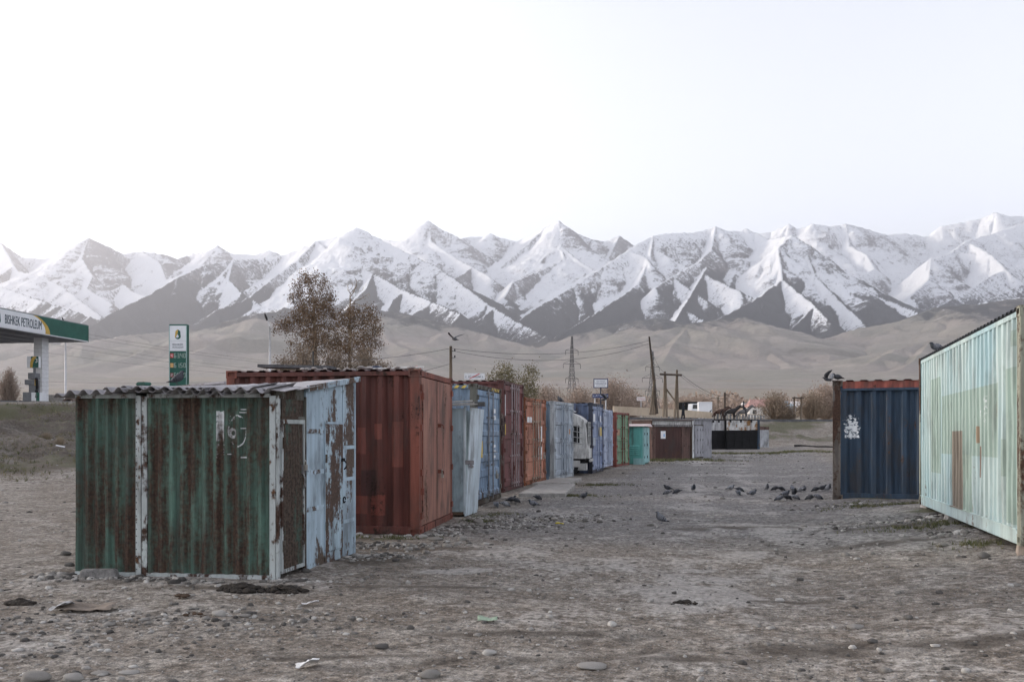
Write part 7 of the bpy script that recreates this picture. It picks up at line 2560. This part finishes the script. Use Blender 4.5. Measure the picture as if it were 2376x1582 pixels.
# ------------------------------------------------------------------ village houses
rng_h = random.Random(12)
HM = [plain('house_white', (0.62, 0.60, 0.57), 0.8, 0.1, 0.4), plain('house_cream', (0.50, 0.42, 0.33), 0.8, 0.1, 0.4), plain('house_blue', (0.36, 0.42, 0.46), 0.8, 0.1, 0.4)]
RM = [plain('roof_pink', (0.40, 0.24, 0.21), 0.8, 0.15, 0.4), plain('roof_pale', (0.56, 0.54, 0.53), 0.7, 0.1, 0.4), plain('roof_bluegrey', (0.28, 0.34, 0.37), 0.7, 0.1, 0.4)]
HL = [(1768, 260, 9, 0, 0, 'white house with pink roof behind the grey bare bush'), (1742, 330, 8, 1, 1, 'cream house with pale roof above the horses'), (1795, 300, 12, 2, 2, 'long house with blue grey roof beyond the bushes'), (1838, 310, 9, 1, 1, 'cream house left of the H shaped poles in the village'),
      (1868, 420, 11, 0, 1, 'white house with pale roof right of the village poles'), (1700, 420, 9, 0, 0, 'small white house with pink roof behind the horses'), (1722, 520, 10, 1, 0, 'far cream house with pink roof'), (1820, 560, 10, 0, 1, 'far white house in the middle of the village'),
      (1650, 480, 9, 0, 1, 'far white house behind the truck'), (1890, 600, 12, 0, 1, 'farthest white house at the right of the village'), (1850, 700, 12, 0, 2, 'far white house with blue grey roof'), (1775, 640, 10, 0, 1, 'distant white house above the pink roofed one')]
for (px, d, L_, wm, rm, lab) in HL:
    b = onground(px, d, -0.1)
    t = thing('village_house', lab, 'house', b, YAW + rng_h.uniform(-0.5, 0.5), 'houses in the far village')
    W_, H_ = L_ * 0.7, 3.2
    MB().box(-L_ / 2, L_ / 2, -W_ / 2, W_ / 2, 0, H_).build('wall', HM[wm], t)
    e = 0.4
    MB().hexa([(-L_ / 2 - e, -W_ / 2 - e, H_ + 0.004), (L_ / 2 + e, -W_ / 2 - e, H_ + 0.004), (L_ / 2 + e, W_ / 2 + e, H_ + 0.004), (-L_ / 2 - e, W_ / 2 + e, H_ + 0.004)],
              [(-L_ / 2 + 1.0, -0.1, H_ + 2.3), (L_ / 2 - 1.0, -0.1, H_ + 2.3), (L_ / 2 - 1.0, 0.1, H_ + 2.3), (-L_ / 2 + 1.0, 0.1, H_ + 2.3)]).build('roof', RM[rm], t)
    for k in range(3):
        x = -L_ / 2 + L_ * (k + 0.5) / 3
        w = MB().box(x - 0.55, x + 0.55, -W_ / 2 - 0.05, -W_ / 2 - 0.002, 0.9, 2.3).build('window', GLASS, t)
        MB().box(x - 0.65, x + 0.65, -W_ / 2 - 0.08, -W_ / 2 - 0.002, 0.78, 0.89).build('sill', HM[0], w)

# ------------------------------------------------------------------ poles, pylons and wires
M_WOOD = plain('grey_brown_wood', (0.17, 0.135, 0.10), 0.9, 0.3, 2.0, 0, 0.4, 6.0)
M_WOODD = plain('dark_wood', (0.085, 0.068, 0.055), 0.9, 0.3, 2.0, 0, 0.4, 6.0)
M_WIRE = plain('wire', (0.05, 0.05, 0.055), 0.7, 0.1)
M_LATT = plain('lattice_steel', (0.10, 0.10, 0.105), 0.6, 0.15)


def rel(pts, o):
    return [tuple(Vector(p) - Vector(o)) for p in pts]


def simple_pole(pxt, pyt, pxb, d, r, label, mat=M_WOOD, arm=0.0):
    b = onground(pxb, d, -0.2)
    tp = P(pxt, pyt, d)
    t = thing('utility_pole', label, 'pole', b, 0, 'wooden utility poles')
    MB().tube([(0, 0, 0), tuple(tp - b)], [r, r * 0.7], 8).build('post', mat, t, True)
    for k in (0, 1):
        q = tp - b - Vector((0, 0, 0.35 + 0.45 * k))
        m = MB().tube([tuple(q), tuple(q + cam_dir(0.28, 0))], 0.02, 5)
        m.tube([tuple(q + cam_dir(0.28, 0)), tuple(q + cam_dir(0.28, 0) + Vector((0, 0, 0.16)))], 0.05, 7)
        m.build('insulator', M_WIRE, t)
    if arm:
        m = MB().tube([tuple(tp - b + cam_dir(-arm, 0) - Vector((0, 0, 0.3))), tuple(tp - b + cam_dir(arm, 0) - Vector((0, 0, 0.3)))], 0.07, 6)
        m.build('crossarm', mat, t)
    return tp


PT = simple_pole(1046, 803, 1046, 60, 0.14, 'slender wooden utility pole behind the red container', M_WOOD)
simple_pole(1682, 910, 1682, 118, 0.16, 'dark wooden pole rising behind the horses', M_WOODD)
simple_pole(1666, 921, 1666, 190, 0.18, 'distant small pole with crossarm left of the horses', M_WOOD, 1.6)

b = onground(1516, 75, -0.2)
t = thing('leaning_pole', 'tall dark wooden pole leaning left with three shorter props', 'pole', b)
MB().tube(rel([P(1524, 960, 75.3), P(1516, 875, 75), P(1506.5, 781, 75)], b), [0.15, 0.12, 0.07], 9).build('post', M_WOODD, t, True)
for k, (a_, c_) in enumerate((((1519, 872), (1509, 962)), ((1520, 880), (1514.5, 962)), ((1517, 868), (1520, 962)))):
    MB().tube(rel([P(c_[0], c_[1], 74.6 + 0.5 * k), P(a_[0], a_[1], 75 + 0.1 * k)], b), [0.10, 0.07], 8).build('prop', M_WOOD, t, True)
b = onground(1556, 72, -0.2)
t = thing('twin_pole_frame', 'H shaped wooden power pole frame right of the leaning pole', 'pole', b)
for (a_, c_) in (((1543, 862), (1539.5, 968)), ((1544, 868), (1547, 968)), ((1571, 858), (1565.5, 970)), ((1571, 866), (1573, 970))):
    MB().tube(rel([P(c_[0], c_[1], 72), P(a_[0], a_[1], 72)], b), [0.10, 0.08], 8).build('post', M_WOOD, t, True)
MB().tube(rel([P(1531, 868, 71.8), P(1582, 870, 71.8)], b), 0.09, 7).build('crossarm', M_WOODD, t, True)
MB().tube(rel([P(1546, 902, 71.8), P(1568, 932, 71.8)], b), 0.07, 7).build('brace', M_WOOD, t, True)
b = onground(1852, 150, -0.2)
t = thing('twin_pole_frame', 'distant H shaped wooden pole frame between the village bushes', 'pole', b)
for px in (1843, 1859):
    MB().tube(rel([P(px, 974, 150), P(px, 920, 150)], b), [0.17, 0.14], 7).build('post', M_WOOD, t, True)
MB().tube(rel([P(1838, 923, 149.8), P(1865, 923, 149.8)], b), 0.13, 6).build('crossarm', M_WOODD, t, True)
MB().tube(rel([P(1844, 957, 149.8), P(1858, 944, 149.8)], b), 0.10, 6).build('brace', M_WOOD, t, True)


def pylon(px, pyt, d, bw, label, arms):
    b = onground(px, d, -0.3)
    H_ = P(px, pyt, d).z - b.z
    t = thing('lattice_pylon', label, 'pylon', b, YAW + 0.35, 'lattice steel pylons')
    r = 0.055

    def half(z):
        q = z / H_
        return bw * (0.5 - 0.36 * min(1, q / 0.55)) if q < 0.55 else bw * (0.14 - 0.10 * (q - 0.55) / 0.45)
    for (sx, sy) in ((-1, -1), (1, -1), (1, 1), (-1, 1)):
        MB().tube([(sx * half(H_ * k / 6), sy * half(H_ * k / 6), H_ * k / 6) for k in range(7)], r, 4).build('leg', M_LATT, t)
    m = MB()
    z = 0.0
    while z < H_ * 0.97:
        h = max(0.9, half(z) * 2.1)
        z2 = min(H_, z + h)
        a, c = half(z), half(z2)
        for (p, q) in (((-1, -1), (1, -1)), ((1, -1), (1, 1)), ((1, 1), (-1, 1)), ((-1, 1), (-1, -1))):
            m.tube([(p[0] * a, p[1] * a, z), (q[0] * c, q[1] * c, z2)], r * 0.6, 3)
            m.tube([(q[0] * a, q[1] * a, z), (p[0] * c, p[1] * c, z2)], r * 0.6, 3)
        z = z2
    m.build('lattice_bracing', M_LATT, t)
    for (q, w) in arms:
        z = H_ * q
        m = MB()
        for s in (-1, 1):
            m.tube([(0, 0.0, z), (s * w, 0, z)], r * 0.8, 4)
            m.tube([(0, 0.0, z + w * 0.45), (s * w, 0, z)], r * 0.6, 4)
        a_ = m.build('crossarm', M_LATT, t)
        for s in (-1, 1):
            MB().tube([(s * w, 0, z), (s * w, 0, z - 0.9)], r * 0.8, 4).build('insulator', M_WIRE, a_)
    return b, H_


pylon(1327, 780, 170, 2.6, 'lattice steel pylon rising behind the containers in the middle', ((0.835, 1.35), (0.68, 1.85), (0.51, 1.35)))
pylon(1514, 815, 180, 3.0, 'lattice steel pylon partly behind the leaning pole', ((0.78, 1.6), (0.62, 2.4), (0.44, 1.7)))


def wire(a, b, sag, label, r=0.013):
    m = MB()
    pts = []
    for k in range(17):
        q = k / 16
        p = a.lerp(b, q)
        pts.append((p.x, p.y, p.z - sag * 4 * q * (1 - q)))
    o = m.tube(pts, r, 4, False).build('power_line', M_WIRE, None)
    return tag(o, label, 'wire', 'overhead wires')


TOPL = P(1507, 790, 75)
wire(P(1046, 808, 60), TOPL, 0.75, 'upper wire from the utility pole to the leaning pole')
wire(P(1046, 813, 60), P(1507, 797, 75), 1.05, 'lower wire from the utility pole to the leaning pole')
wire(P(700, 838, 62), P(1046, 808, 60), 0.3, 'wire running left from the utility pole behind the trees')
wire(P(700, 905, 62), P(1045, 844, 60), 0.3, 'low wire running down left from the utility pole')
wire(P(1571, 866, 72), P(1665, 922, 190), 0.5, 'wire from the H shaped frame to the distant pole')
wire(P(1582, 869, 72), P(1682, 918, 118), 0.5, 'wire from the H shaped frame crossarm to the dark pole', 0.022)
wire(P(1508, 800, 75), P(1545, 866, 72), 0.5, 'slack wire from the leaning pole to the H shaped frame', 0.014)
wire(P(1682, 913, 118), P(1740, 935, 140), 0.3, 'wire leaving the dark pole to the right')
for k, (ya, yb2, xb) in enumerate(((762, 846, 640), (772, 850, 640), (792, 866, 640), (803, 872, 640), (825, 878, 640), (879, 878, 640))):
    wire(P(60, ya - 14 if k < 5 else 884, 74), P(xb + 60, yb2, 80), 0.3, ('topmost', 'second', 'third', 'fourth', 'fifth', 'lowest')[k] + ' of the thin wires crossing behind the price sign', 0.008)

# ------------------------------------------------------------------ signs
def sign(px0, px1, py0, py1, d, label, face, frame, name='road_sign', post_px=None, post_mat=M_POLE, fr=0.04, yaw=0.0):
    a, b = P(px0, py1, d), P(px1, py0, d)
    w, h = (px1 - px0) * d / FPX, (py1 - py0) * d / FPX
    mid = P((px0 + px1) / 2, 1000, d)
    g = gz(mid.x, mid.y) - 0.2
    t = thing(name, label, 'sign', (mid.x, mid.y, g), YAW + yaw)
    z0 = a.z - g
    MB().box(-w / 2, w / 2, 0.0, 0.05, z0, z0 + h).build('board', face, t)
    for (x0, x1, q0, q1) in ((-w / 2 - fr, w / 2 + fr, z0 - fr, z0), (-w / 2 - fr, w / 2 + fr, z0 + h, z0 + h + fr), (-w / 2 - fr, -w / 2, z0, z0 + h), (w / 2, w / 2 + fr, z0, z0 + h)):
        MB().box(x0, x1, -0.015, 0.06, q0, q1).build('frame', frame, t)
    for x in (post_px or (-w * 0.35, w * 0.35)):
        MB().tube([(x, 0.09, 0), (x, 0.09, z0 + h)], 0.05, 7).build('post', post_mat, t)
    return t, w, h, z0


UP = (math.radians(90), 0, 0)
t, w, h, z0 = sign(1078, 1124, 866, 879, 62, 'white town limit sign crossed by a red bar above the hazard striped container', M_WHITE, WHITEP, fr=0.02)
lettering('с. АТ-БАШЫ а.', 0.3, M_TXT, t, (0, -0.004, z0 + h * 0.42), UP, 'lettering', 0.003, fit=(w * 0.92, h * 0.42))
m = MB().hexa([(-w * 0.28, -0.016, z0 + 0.02), (-w * 0.20, -0.016, z0 + 0.02), (-w * 0.20, -0.009, z0 + 0.02), (-w * 0.28, -0.009, z0 + 0.02)], [(w * 0.22, -0.016, z0 + h - 0.02), (w * 0.30, -0.016, z0 + h - 0.02), (w * 0.30, -0.009, z0 + h - 0.02), (w * 0.22, -0.009, z0 + h - 0.02)])
m.build('red_bar', REDP, t)
t, w, h, z0 = sign(1379, 1409, 880, 898, 66, 'white name board in a dark frame on a thick post above the blue container', M_WHITE, plain('navy_frame', (0.05, 0.06, 0.12), 0.6), 'name_board', (0.0,), plain('navy_post', (0.03, 0.035, 0.06), 0.6), 0.06)
M_NAVY = plain('navy_text', (0.06, 0.08, 0.16), 0.6)
lettering('Шаршеналы', 0.2, M_NAVY, t, (0, -0.004, z0 + h * 0.76), UP, 'lettering', 0.003, fit=(w * 0.66, h * 0.20))
lettering('НУРМАМБЕТОВ', 0.2, M_NAVY, t, (0, -0.004, z0 + h * 0.47), UP, 'lettering', 0.003, fit=(w * 0.84, h * 0.22))
lettering('атындагы көпүрө', 0.2, M_NAVY, t, (0, -0.004, z0 + h * 0.20), UP, 'lettering', 0.003, fit=(w * 0.70, h * 0.12))
t, w, h, z0 = sign(1375, 1411, 914, 922.5, 64, 'blue river name sign with white lettering below the name board', plain('sign_blue', (0.03, 0.05, 0.15), 0.5, 0.1), plain('sign_blue_edge', (0.05, 0.07, 0.18), 0.5), fr=0.012)
lettering('р.Ат Башы', 0.3, WHITEP, t, (0, -0.004, z0 + h * 0.5), UP, 'lettering', 0.003, fit=(w * 0.94, h * 0.62))
t, w, h, z0 = sign(1478, 1497, 921, 929, 115, 'small pale sign with faint red print left of the leaning pole', plain('pinkish_white', (0.62, 0.56, 0.55), 0.6, 0.1), WHITEP, fr=0.02, post_px=(0.0,))
lettering('Ат-Башы', 0.2, plain('faint_red', (0.50, 0.25, 0.24), 0.6), t, (0, -0.004, z0 + h * 0.5), UP, 'lettering', 0.003, fit=(w * 0.85, h * 0.4))
# round sign peeping over the red container
q = P(967, 862, 58)
g = gz(q.x, q.y) - 0.2
t = thing('round_sign', 'round road sign with red rim just above the red container corner', 'sign', (q.x, q.y, g), YAW + 0.1)
cz_ = q.z - g


def ringp(r, n=28):
    return [(r * math.cos(2 * math.pi * k / n), r * math.sin(2 * math.pi * k / n)) for k in range(n)]


MB().hexa([(x, 0.0, cz_ + z) for (x, z) in ringp(0.37)], [(x, 0.03, cz_ + z) for (x, z) in ringp(0.37)]).build('rim', REDP, t)
MB().hexa([(x, -0.006, cz_ + z) for (x, z) in ringp(0.29)], [(x, -0.002, cz_ + z) for (x, z) in ringp(0.29)]).build('face', plain('cream_face', (0.66, 0.60, 0.42), 0.5, 0.1), t)
MB().hexa([(-0.05, -0.010, cz_ - 0.1), (0.05, -0.010, cz_ - 0.1), (0.05, -0.007, cz_ - 0.1), (-0.05, -0.007, cz_ - 0.1)], [(-0.05, -0.010, cz_ + 0.18), (0.05, -0.010, cz_ + 0.18), (0.05, -0.007, cz_ + 0.18), (-0.05, -0.007, cz_ + 0.18)]).build('symbol', BLACKP, t)
MB().tube([(0, 0.06, 0), (0, 0.06, cz_ + 0.3)], 0.04, 7).build('post', M_POLE, t)

# ------------------------------------------------------------------ bridge parapet, guard posts, truck
M_PARA = plain('beige_concrete', (0.50, 0.41, 0.31), 0.85, 0.12, 1.0)
pa, pb = P(1425, 950, 74), P(1652, 960, 100)
t = thing('bridge_parapet', 'long beige concrete parapet along the road behind the sheds', 'parapet', (pa.x, pa.y, 0))
n = 14
for k in range(n):
    a, b = pa.lerp(pb, k / n), pa.lerp(pb, (k + 0.985) / n)
    u = (b - a)
    u.z = 0
    nn = Vector((-u.y, u.x, 0)).normalized() * 0.14
    zt0, zt1 = P(0, 942 + 14 * k / n, 74 + 26 * k / n).z, P(0, 942 + 14 * (k + 1) / n, 74 + 26 * (k + 1) / n).z
    m = MB()
    pt = [a, b, b + nn, a + nn]
    m.hexa([(p.x - pa.x, p.y - pa.y, zt0 - 0.75) for p in pt], [(p.x - pa.x, p.y - pa.y, z_) for p, z_ in zip(pt, (zt0, zt1, zt1, zt0))])
    m.build('parapet_panel', M_PARA, t)
ga, gb = P(1552, 955, 104), P(1772, 968, 118)
t = thing('guard_rail', 'low white guard rail with many short posts above the garages', 'guard rail', (ga.x, ga.y, 0))
za, zb = P(0, 955, 104).z, P(0, 962, 118).z
m = MB().tube([(0, 0, za), (gb.x - ga.x, gb.y - ga.y, zb)], 0.05, 5)
m.build('rail', M_PARA, t)
for k in range(30):
    q = k / 29
    p = ga.lerp(gb, q)
    z_ = za + (zb - za) * q
    w_ = 0.11
    MB().box(p.x - ga.x - w_, p.x - ga.x + w_, p.y - ga.y - 0.08, p.y - ga.y + 0.08, z_ - 0.75, z_ - 0.055).build('guard_post', CONC if k % 2 else M_GREYM, t)

pc = onground(1612, 124)
t = thing('truck', 'white cab truck with dark slatted load on the road', 'truck', (pc.x, pc.y, 3.72), YAW + math.radians(14))
t.scale = (0.86, 0.86, 0.92)
prof = [(-0.95, 0.55), (0.95, 0.55), (0.95, 1.25), (0.86, 2.05), (-0.86, 2.05), (-0.95, 1.25)]
MB().hexa([(x, -0.9, z) for (x, z) in prof], [(x, 0.7, z) for (x, z) in prof]).build('cab', M_WHITE, t, bevel=0.05)
MB().hexa([(x, -0.93, z) for (x, z) in ((-0.82, 1.28), (0.82, 1.28), (0.74, 1.92), (-0.74, 1.92))], [(x, -0.902, z) for (x, z) in ((-0.82, 1.28), (0.82, 1.28), (0.74, 1.92), (-0.74, 1.92))]).build('windscreen', GLASS, t)
MB().box(-0.95, 0.95, -0.97, -0.902, 0.45, 0.7).build('bumper', M_GREYM, t)
for x in (-0.7, 0.7):
    MB().tube([(x, -0.93, 0.9), (x, -0.90, 0.9)], 0.12, 10).build('headlight', WHITEP, t)
MB().box(-1.0, 1.05, 0.72, 4.6, 0.6, 0.75).build('load_bed', VOID, t)
for k in range(9):
    MB().box(-1.05, 1.06, 0.74 + k * 0.45, 0.80 + k * 0.45, 0.76, 2.35).build('load_slat', DARK, t)
for k in range(5):
    MB().box(1.065, 1.09, 0.74, 4.5, 0.85 + 0.32 * k, 0.93 + 0.32 * k).build('load_rail', DARK, t)
MB().box(-1.05, 1.06, 0.74, 4.5, 2.352, 2.42).build('load_top', DARK, t)
for x in (-0.95, 0.7):
    for y in (-0.2, 3.4):
        w = MB().tube([(x, y, 0.42), (x + 0.25, y, 0.42)], 0.42, 14).build('wheel', DARK, t)
        MB().tube([(x - 0.01, y, 0.42), (x + 0.26, y, 0.42)], 0.2, 10).build('rim', M_GREYM, w)
o = MB().box(-0.85, 0.85, 0.0, 0.9, 0.0, 2.1).hexa([(-0.9, -0.05, 2.1), (0.9, -0.05, 2.1), (0.9, 0.95, 2.1), (-0.9, 0.95, 2.1)], [(-0.8, 0, 2.2), (0.8, 0, 2.2), (0.8, 0.9, 2.2), (-0.8, 0.9, 2.2)]).build('roadside_cabinet', M_WHITE, None)
pc = onground(1637, 110)
o.location = (pc.x, pc.y, 3.2)
o.rotation_euler = (0, 0, YAW)
tag(o, 'white roadside cabinet just right of the truck', 'cabinet')

# ------------------------------------------------------------------ people and horses
def skin_body(name, verts, edges, radii, mat, root=0, sub=2):
    me = bpy.data.meshes.new(name)
    me.from_pydata(verts, edges, [])
    o = bpy.data.objects.new(name, me)
    C.objects.link(o)
    o.modifiers.new('skin', 'SKIN')
    for k, r in enumerate(radii):
        rr = r if isinstance(r, tuple) else (r, r)
        me.skin_vertices[0].data[k].radius = rr
        me.skin_vertices[0].data[k].use_root = (k == root)
    s = o.modifiers.new('sub', 'SUBSURF')
    s.levels = s.render_levels = sub
    o.modifiers['skin'].use_smooth_shade = True
    me.materials.append(mat)
    return o


def horse(px, d, z, heading, mat, mane, label, phase=0.0, head_up=0.0):
    """facing local +x; withers about 1.45 m"""
    v, e, r = [], [], []

    def add(p, rad, parent=None):
        v.append(p)
        r.append(rad)
        if parent is not None:
            e.append((parent, len(v) - 1))
        return len(v) - 1
    hip = add((-0.55, 0, 1.20), (0.27, 0.27))
    belly = add((-0.10, 0, 1.12), (0.28, 0.30), hip)
    chest = add((0.42, 0, 1.14), (0.25, 0.30), belly)
    wither = add((0.62, 0, 1.30), (0.17, 0.22), chest)
    neck = add((0.92, 0, 1.56 + head_up), (0.11, 0.15), wither)
    poll = add((1.12, 0, 1.78 + head_up), (0.085, 0.11), neck)
    face = add((1.34, 0, 1.64 + head_up), (0.075, 0.085), poll)
    muz = add((1.52, 0, 1.48 + head_up), (0.055, 0.06), face)
    for s in (-1, 1):
        add((1.12, 0.06 * s, 1.92 + head_up), 0.02, poll)
    for s in (-1, 1):
        sw = 0.16 * s * math.cos(phase)
        sh = add((0.46, 0.15 * s, 0.92), (0.11, 0.12), chest)
        kn = add((0.46 + sw * 0.8, 0.15 * s, 0.52), 0.06, sh)
        an = add((0.44 + sw * 1.3, 0.15 * s, 0.14), 0.042, kn)
        add((0.50 + sw * 1.4, 0.15 * s, 0.03), 0.055, an)
        sw = -0.16 * s * math.cos(phase)
        th = add((-0.55, 0.16 * s, 0.92), (0.14, 0.16), hip)
        st = add((-0.44 + sw * 0.5, 0.16 * s, 0.74), (0.09, 0.10), th)
        hk = add((-0.70 + sw, 0.16 * s, 0.50), 0.055, st)
        fe = add((-0.64 + sw * 1.2, 0.16 * s, 0.14), 0.042, hk)
        add((-0.58 + sw * 1.2, 0.16 * s, 0.03), 0.055, fe)
    o = skin_body('horse', v, e, r, mat, 0, 2)
    p = P(px, 1000, d)
    o.location = (p.x, p.y, z)
    o.rotation_euler = (0, 0, heading)
    m = MB().tube([(-0.80, 0, 1.30), (-0.98, 0, 1.15), (-1.04, 0, 0.85), (-1.02, 0, 0.55)], [0.04, 0.07, 0.07, 0.02], 7)
    m.build('tail', mane, o, True)
    m = MB().hexa([(0.64, -0.02, 1.50), (0.64, 0.02, 1.50), (0.92, 0.02, 1.66 + head_up), (0.92, -0.02, 1.66 + head_up)], [(0.60, -0.015, 1.60), (0.60, 0.015, 1.60), (1.08, 0.015, 1.90 + head_up), (1.08, -0.015, 1.90 + head_up)])
    m.build('mane', mane, o)
    return tag(o, label, 'horse', 'horses ridden along the bank')


M_HBR = plain('brown_horse_coat', (0.060, 0.032, 0.024), 0.7, 0.25, 3.0)
M_HBL = plain('black_horse_coat', (0.022, 0.020, 0.020), 0.7, 0.25, 3.0)
M_HGR = plain('grey_horse_coat', (0.14, 0.135, 0.135), 0.7, 0.3, 3.0)
M_MANE = plain('dark_mane', (0.015, 0.013, 0.012), 0.9, 0.2)
hz = P(0, 976, 100).z
HD = YAW - 0.25
horse(1668, 100.0, hz - 0.05, HD, M_HBR, M_MANE, 'brown horse at the rear of the group on the bank', 0.3, -0.15)
horse(1694, 99.0, hz - 0.05, HD + 0.05, M_HBL, M_MANE, 'black horse in the middle of the group on the bank', 1.0, -0.05)
HG = horse(1722, 100.6, hz - 0.02, HD, M_HGR, M_MANE, 'grey horse with a rider leading the group on the bank', 0.2, 0.0)
M_COAT = plain('dark_coat', (0.024, 0.025, 0.032), 0.9, 0.2, 5.0)


def person(label, loc, rz, seated, coat, cap):
    v, e, r = [], [], []

    def add(p, rad, parent=None):
        v.append(p)
        r.append(rad)
        if parent is not None:
            e.append((parent, len(v) - 1))
        return len(v) - 1
    h0 = 0.92
    pel = add((0, 0, h0), (0.15, 0.12))
    ch = add((0.02, 0, h0 + 0.38), (0.18, 0.12), pel)
    nk = add((0.03, 0, h0 + 0.56), 0.06, ch)
    hd = add((0.05, 0, h0 + 0.68), (0.085, 0.10), nk)
    add((0.05, 0, h0 + 0.78), (0.07, 0.08), hd)
    for s in (-1, 1):
        sh = add((0.02, 0.19 * s, h0 + 0.46), 0.075, ch)
        el = add((0.02 + (0.08 if seated else 0.05 * s), 0.24 * s, h0 + 0.18), 0.055, sh)
        wr = add((0.26 if seated else 0.08 * s, (0.12 if seated else 0.25) * s, h0 + (0.06 if seated else -0.06)), 0.04, el)
        add((0.32 if seated else 0.09 * s, (0.08 if seated else 0.25) * s, h0 + (0.07 if seated else -0.14)), 0.04, wr)
        if seated:
            kn = add((0.30, 0.30 * s, h0 - 0.16), 0.075, pel)
            ft = add((0.20, 0.34 * s, h0 - 0.58), 0.05, kn)
            add((0.34, 0.34 * s, h0 - 0.62), 0.045, ft)
        else:
            kn = add((0.10 * s, 0.10 * s, 0.50), 0.075, pel)
            ft = add((0.12 * s - 0.04, 0.10 * s, 0.09), 0.05, kn)
            add((0.12 * s + 0.12, 0.10 * s, 0.05), 0.045, ft)
    o = skin_body('person', v, e, r, coat, 0, 2)
    MB().tube([(0.05, 0, h0 + 0.74), (0.05, 0, h0 + 0.80), (0.05, 0, h0 + 0.88)], [0.105, 0.11, 0.06], 12).build('cap', cap, o, True)
    m = MB().loft([[(0.125 + 0.012 * q, 0.055 * math.cos(a), h0 + 0.66 + 0.07 * math.sin(a)) for a in [2 * math.pi * j / 10 for j in range(10)]] for q in (0, 1)])
    m.build('face', plain('skin', (0.34, 0.21, 0.15), 0.7, 0.1), o)
    o.location = loc
    o.rotation_euler = (0, 0, rz)
    return tag(o, label, 'person')


seat = HG.matrix_basis @ Vector((0.12, 0, 1.42))
person('rider in dark clothes on the grey horse', (seat.x, seat.y, seat.z - 0.92 + 0.02), HD, True, M_COAT, DARK)
pp = onground(1585, 80)
person('person in dark clothes walking on the bank left of the truck', (pp.x, pp.y, max(pp.z, P(0, 978, 80).z)), YAW - 0.3, False, M_COAT, DARK)
